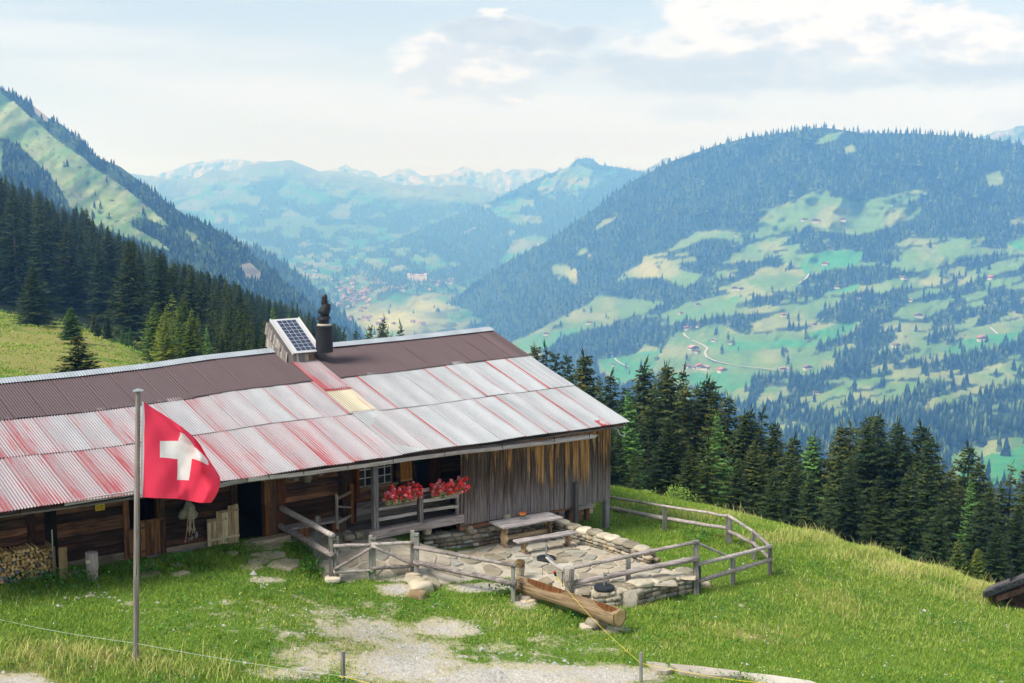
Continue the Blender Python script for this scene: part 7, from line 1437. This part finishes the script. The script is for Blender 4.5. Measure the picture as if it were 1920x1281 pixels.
# rough taller grass: lower left bank, slope crest, field on the right
X, Y = scatter(420000, 22, 53.); Z = gz(X, Y); P_ = np.stack([X, Y, Z], -1); u, v = project(P_); gm = ground_masks(P_)
tall = blobs(u, v, [(120,1245,230,26,1.),(330,1258,170,24,1.),(480,1270,90,12,.5),(1500,1010,120,12,.9),(1620,1042,110,14,1.),(1740,1080,90,15,1.),(1860,1118,90,18,1.),(1300,972,120,9,.9),(1180,950,60,6,.9),(1600,1120,180,60,.35),(1450,1160,200,80,.22),(1800,1170,150,50,.35),(70,1130,70,10,.3)])
k = free(X, Y) & (rg.random(len(X)) < tall * .55) & (gm[0] < .4); X, Y = X[k], Y[k]; tl = tall[k]; hh = rg.uniform(.14, .34, len(X)) * (.45 + .65 * tl)
blades('tall_grass', 'rough seeding grass on the banks and along the brow', X, Y, hh, rg.uniform(.010, .024, len(X)), rg.normal(.60, .17, len(X)), .45, tris=2); print('tall', len(X))
# seed stalks
X, Y = scatter(60000, 22, 53.); Z = gz(X, Y); u, v = project(np.stack([X, Y, Z], -1))
tall = blobs(u, v, [(150,1240,220,22,1.),(360,1256,150,20,1.),(1500,1008,120,10,1.),(1620,1040,110,12,1.),(1740,1078,90,13,1.),(1860,1116,90,16,1.),(1300,970,120,8,1.),(1180,950,60,6,.8),(1600,1120,150,60,.12)]); k = free(X, Y) & (rg.random(len(X)) < tall * .12); X, Y = X[k], Y[k]
blades('grass_stalks', 'dry seed stalks standing above the rough grass', X, Y, rg.uniform(.35, .62, len(X)), rg.uniform(.012, .02, len(X)), rg.normal(1., .1, len(X)), .3, tris=2)
# broad-leaved weeds by the wall, path and terrace
X, Y = scatter(520000, 24, 42.); Z = gz(X, Y); P_ = np.stack([X, Y, Z], -1); u, v = project(P_); lush = ground_masks(P_)[2]; k = free(X, Y) & (rg.random(len(X)) < np.clip(lush - .25, 0, 1) * .8) & (fbm(X * 1.5, Y * 1.5, 9) > .40); X, Y = X[k], Y[k]; m_ = len(X)
V = []; Z = gz(X, Y) + rg.uniform(.02, .22, m_) * (.7 + .9 * lush[k]); C_ = np.stack([X, Y, Z], -1); d_ = rg.normal(0, 1, (m_, 3)); d_[:, 2] = np.abs(d_[:, 2]) * .4 + .1; d_ /= np.linalg.norm(d_, axis=1, keepdims=True); b_ = np.cross(d_, rg.normal(0, .4, (m_, 3)) + (0, 0, 1)); b_ /= np.linalg.norm(b_, axis=1, keepdims=True); s_ = rg.uniform(.04, .10, m_)[:, None]
V = np.stack([C_, C_ + d_ * s_ * .5 + b_ * s_ * .35, C_ + d_ * s_, C_ + d_ * s_ * .5 - b_ * s_ * .35], 1)
tag(obj('weeds', mesh('weeds', V.reshape(-1, 3), np.arange(m_ * 4).reshape(-1, 4), M['weed'], attrs=dict(tint=np.repeat(np.clip(rg.normal(.5, .2, m_), 0, 1), 4)))), 'dark leafy weeds along wall and path', kind='stuff'); print('weeds', m_)
# pebbles on the worn patches, and a few white ones in the turf
X, Y = scatter(60000, 22, 40.); Z = gz(X, Y); gm = ground_masks(np.stack([X, Y, Z], -1)); a, b, c = noisy(X, Y); g = gm[0] + a + c * .8; k = free(X, Y) & ((g > .42) & (rg.random(len(X)) < .5) | (rg.random(len(X)) < .006)); X, Y = X[k], Y[k]; m_ = len(X)
s_ = rg.gamma(2., .011, m_) + .008; base = np.array([(1, 0, 0), (0, 1, 0), (-1, 0, 0), (0, -1, 0), (0, 0, .7), (.0, .0, -.5)], float); Fb = np.array([(0, 1, 4), (1, 2, 4), (2, 3, 4), (3, 0, 4)])
rot = rg.uniform(0, 6.28, m_); co, si = np.cos(rot), np.sin(rot); Z = gz(X, Y) + (fbm(X * .9, Y * .9, 3, 4) - .5) * .16
bb = base[None] * (1 + rg.uniform(-.3, .3, (m_, 6, 1))); V = np.stack([X[:, None] + (bb[..., 0] * co[:, None] - bb[..., 1] * si[:, None]) * s_[:, None], Y[:, None] + (bb[..., 0] * si[:, None] + bb[..., 1] * co[:, None]) * s_[:, None] * .75, Z[:, None] + bb[..., 2] * s_[:, None]], -1)
tag(obj('gravel', mesh('gravel', V.reshape(-1, 3), (Fb[None] + (np.arange(m_) * 6)[:, None, None]).reshape(-1, 3), M['gravel_stone'])), 'loose pale gravel on the worn patches', kind='stuff'); print('gravel', m_)
# tiny yellow and white flowers
X, Y = scatter(1700, 24, 46.); k = free(X, Y) & (rg.random(len(X)) < .5); X, Y = X[k], Y[k]; m_ = len(X); Z = gz(X, Y) + .09; s_ = rg.uniform(.008, .014, m_)
V = np.stack([np.stack([X - s_, Y, Z], -1), np.stack([X, Y - s_, Z - .01], -1), np.stack([X + s_, Y, Z], -1), np.stack([X, Y + s_, Z + .012], -1)], 1)
m, n = material('meadow_flower'); n.out(n.ramp(n.attr('tint'), [(.0, (.75, .60, .05)), (.5, (.75, .60, .05)), (.52, (.8, .8, .76)), (1., (.8, .8, .76))], 'CONSTANT'), .8)
tag(obj('meadow_flowers', mesh('meadow_flowers', V.reshape(-1, 3), np.arange(m_ * 4).reshape(-1, 4), m, attrs=dict(tint=np.repeat(rg.random(m_), 4)))), 'tiny yellow and white flowers dotted through the turf', kind='stuff')

# tussocks on the meadow behind the barn
Y = np.sqrt(rg.uniform(50. ** 2, 230. ** 2, 200000)); u = rg.uniform(-80, 330, 200000); X = (u - 960) / F / _c * Y; gm = ground_masks(np.stack([X, Y, gz(X, Y)], -1)); cl = fbm(X * .10, Y * .10, 88, 4)
k = rg.random(len(X)) < np.clip(gm[1] * .5 + .2, 0, 1) * (.3 + 1.4 * np.clip(cl - .35, 0, 1)); X, Y = X[k], Y[k]
m_ = len(X); hh = rg.uniform(.05, .12, m_) * (.6 + Y / 160)
a = rg.uniform(0, 6.28, m_); Z = gz(X, Y) - .03 + (fbm(X * .12, Y * .12, 5) - .5) * np.clip((Y - 60) / 60, 0, 1) * 1.5; P_ = np.stack([X, Y, Z], -1); s_ = np.stack([np.cos(a), np.sin(a), a * 0], -1) * (hh * .5)[:, None]; V = np.stack([P_ - s_, P_ + s_, P_ + np.stack([rg.normal(0, .1, m_), rg.normal(0, .1, m_), hh], -1)], 1)
tag(obj('meadow_tussocks', mesh('meadow_tussocks', V.reshape(-1, 3), np.arange(m_ * 3).reshape(-1, 3), M['grass'], attrs=dict(tint=np.repeat(np.clip(rg.normal(.50, .10, m_) + (fbm(X * .06, Y * .06, 21) - .5) * .7, 0, 1), 3)))), 'tawny tussocks over the meadow behind the barn', kind='stuff'); print('tussocks', m_)

X, Y = scatter(260000, 23, 47.); cl = fbm(X * .9, Y * .9, 55, 4); Z = gz(X, Y); gm = ground_masks(np.stack([X, Y, Z], -1)); k = free(X, Y) & (cl > .60) & (rg.random(len(X)) < .5) & (gm[0] < .3); X, Y, cl = X[k], Y[k], cl[k]; m_ = len(X)
C_ = np.stack([X, Y, gz(X, Y) + rg.uniform(.02, .11, m_)], -1); d_ = rg.normal(0, 1, (m_, 3)); d_[:, 2] = np.abs(d_[:, 2]) * .5; d_ /= np.linalg.norm(d_, axis=1, keepdims=True); b_ = np.cross(d_, rg.normal(0, .4, (m_, 3)) + (0, 0, 1)); b_ /= np.linalg.norm(b_, axis=1, keepdims=True); s_ = rg.uniform(.03, .075, m_)[:, None]
V = np.stack([C_, C_ + d_ * s_ * .5 + b_ * s_ * .3, C_ + d_ * s_, C_ + d_ * s_ * .5 - b_ * s_ * .3], 1)
tag(obj('meadow_herbs', mesh('meadow_herbs', V.reshape(-1, 3), np.arange(m_ * 4).reshape(-1, 4), M['weed'], attrs=dict(tint=np.repeat(np.clip(rg.normal(.55, .25, m_), 0, 1), 4)))), 'patches of broad-leaved herbs in the turf', kind='stuff'); print('herbs', m_)
# ================================================================ HAZE
V = [(x, y, z) for z in (-600, 345) for y in (-60, 17500) for x in (-9000, 12000)]
hz = mesh('haze', V, [(0, 2, 3, 1), (4, 5, 7, 6), (0, 1, 5, 4), (2, 6, 7, 3), (0, 4, 6, 2), (1, 3, 7, 5)], None)
m = bpy.data.materials.new('haze_air'); m.use_nodes = True; nt = m.node_tree; nt.nodes.clear()
pv = nt.nodes.new('ShaderNodeVolumePrincipled'); mo = nt.nodes.new('ShaderNodeOutputMaterial'); nt.links.new(pv.outputs[0], mo.inputs['Volume'])
pv.inputs['Color'].default_value = (.20, .48, 1., 1); pv.inputs['Absorption Color'].default_value = (1, 1, 1, 1); pv.inputs['Density'].default_value = 2.35e-4; pv.inputs['Anisotropy'].default_value = .1
hz.materials.append(m); tag(obj('haze', hz), 'thin blue mountain haze', kind='stuff')
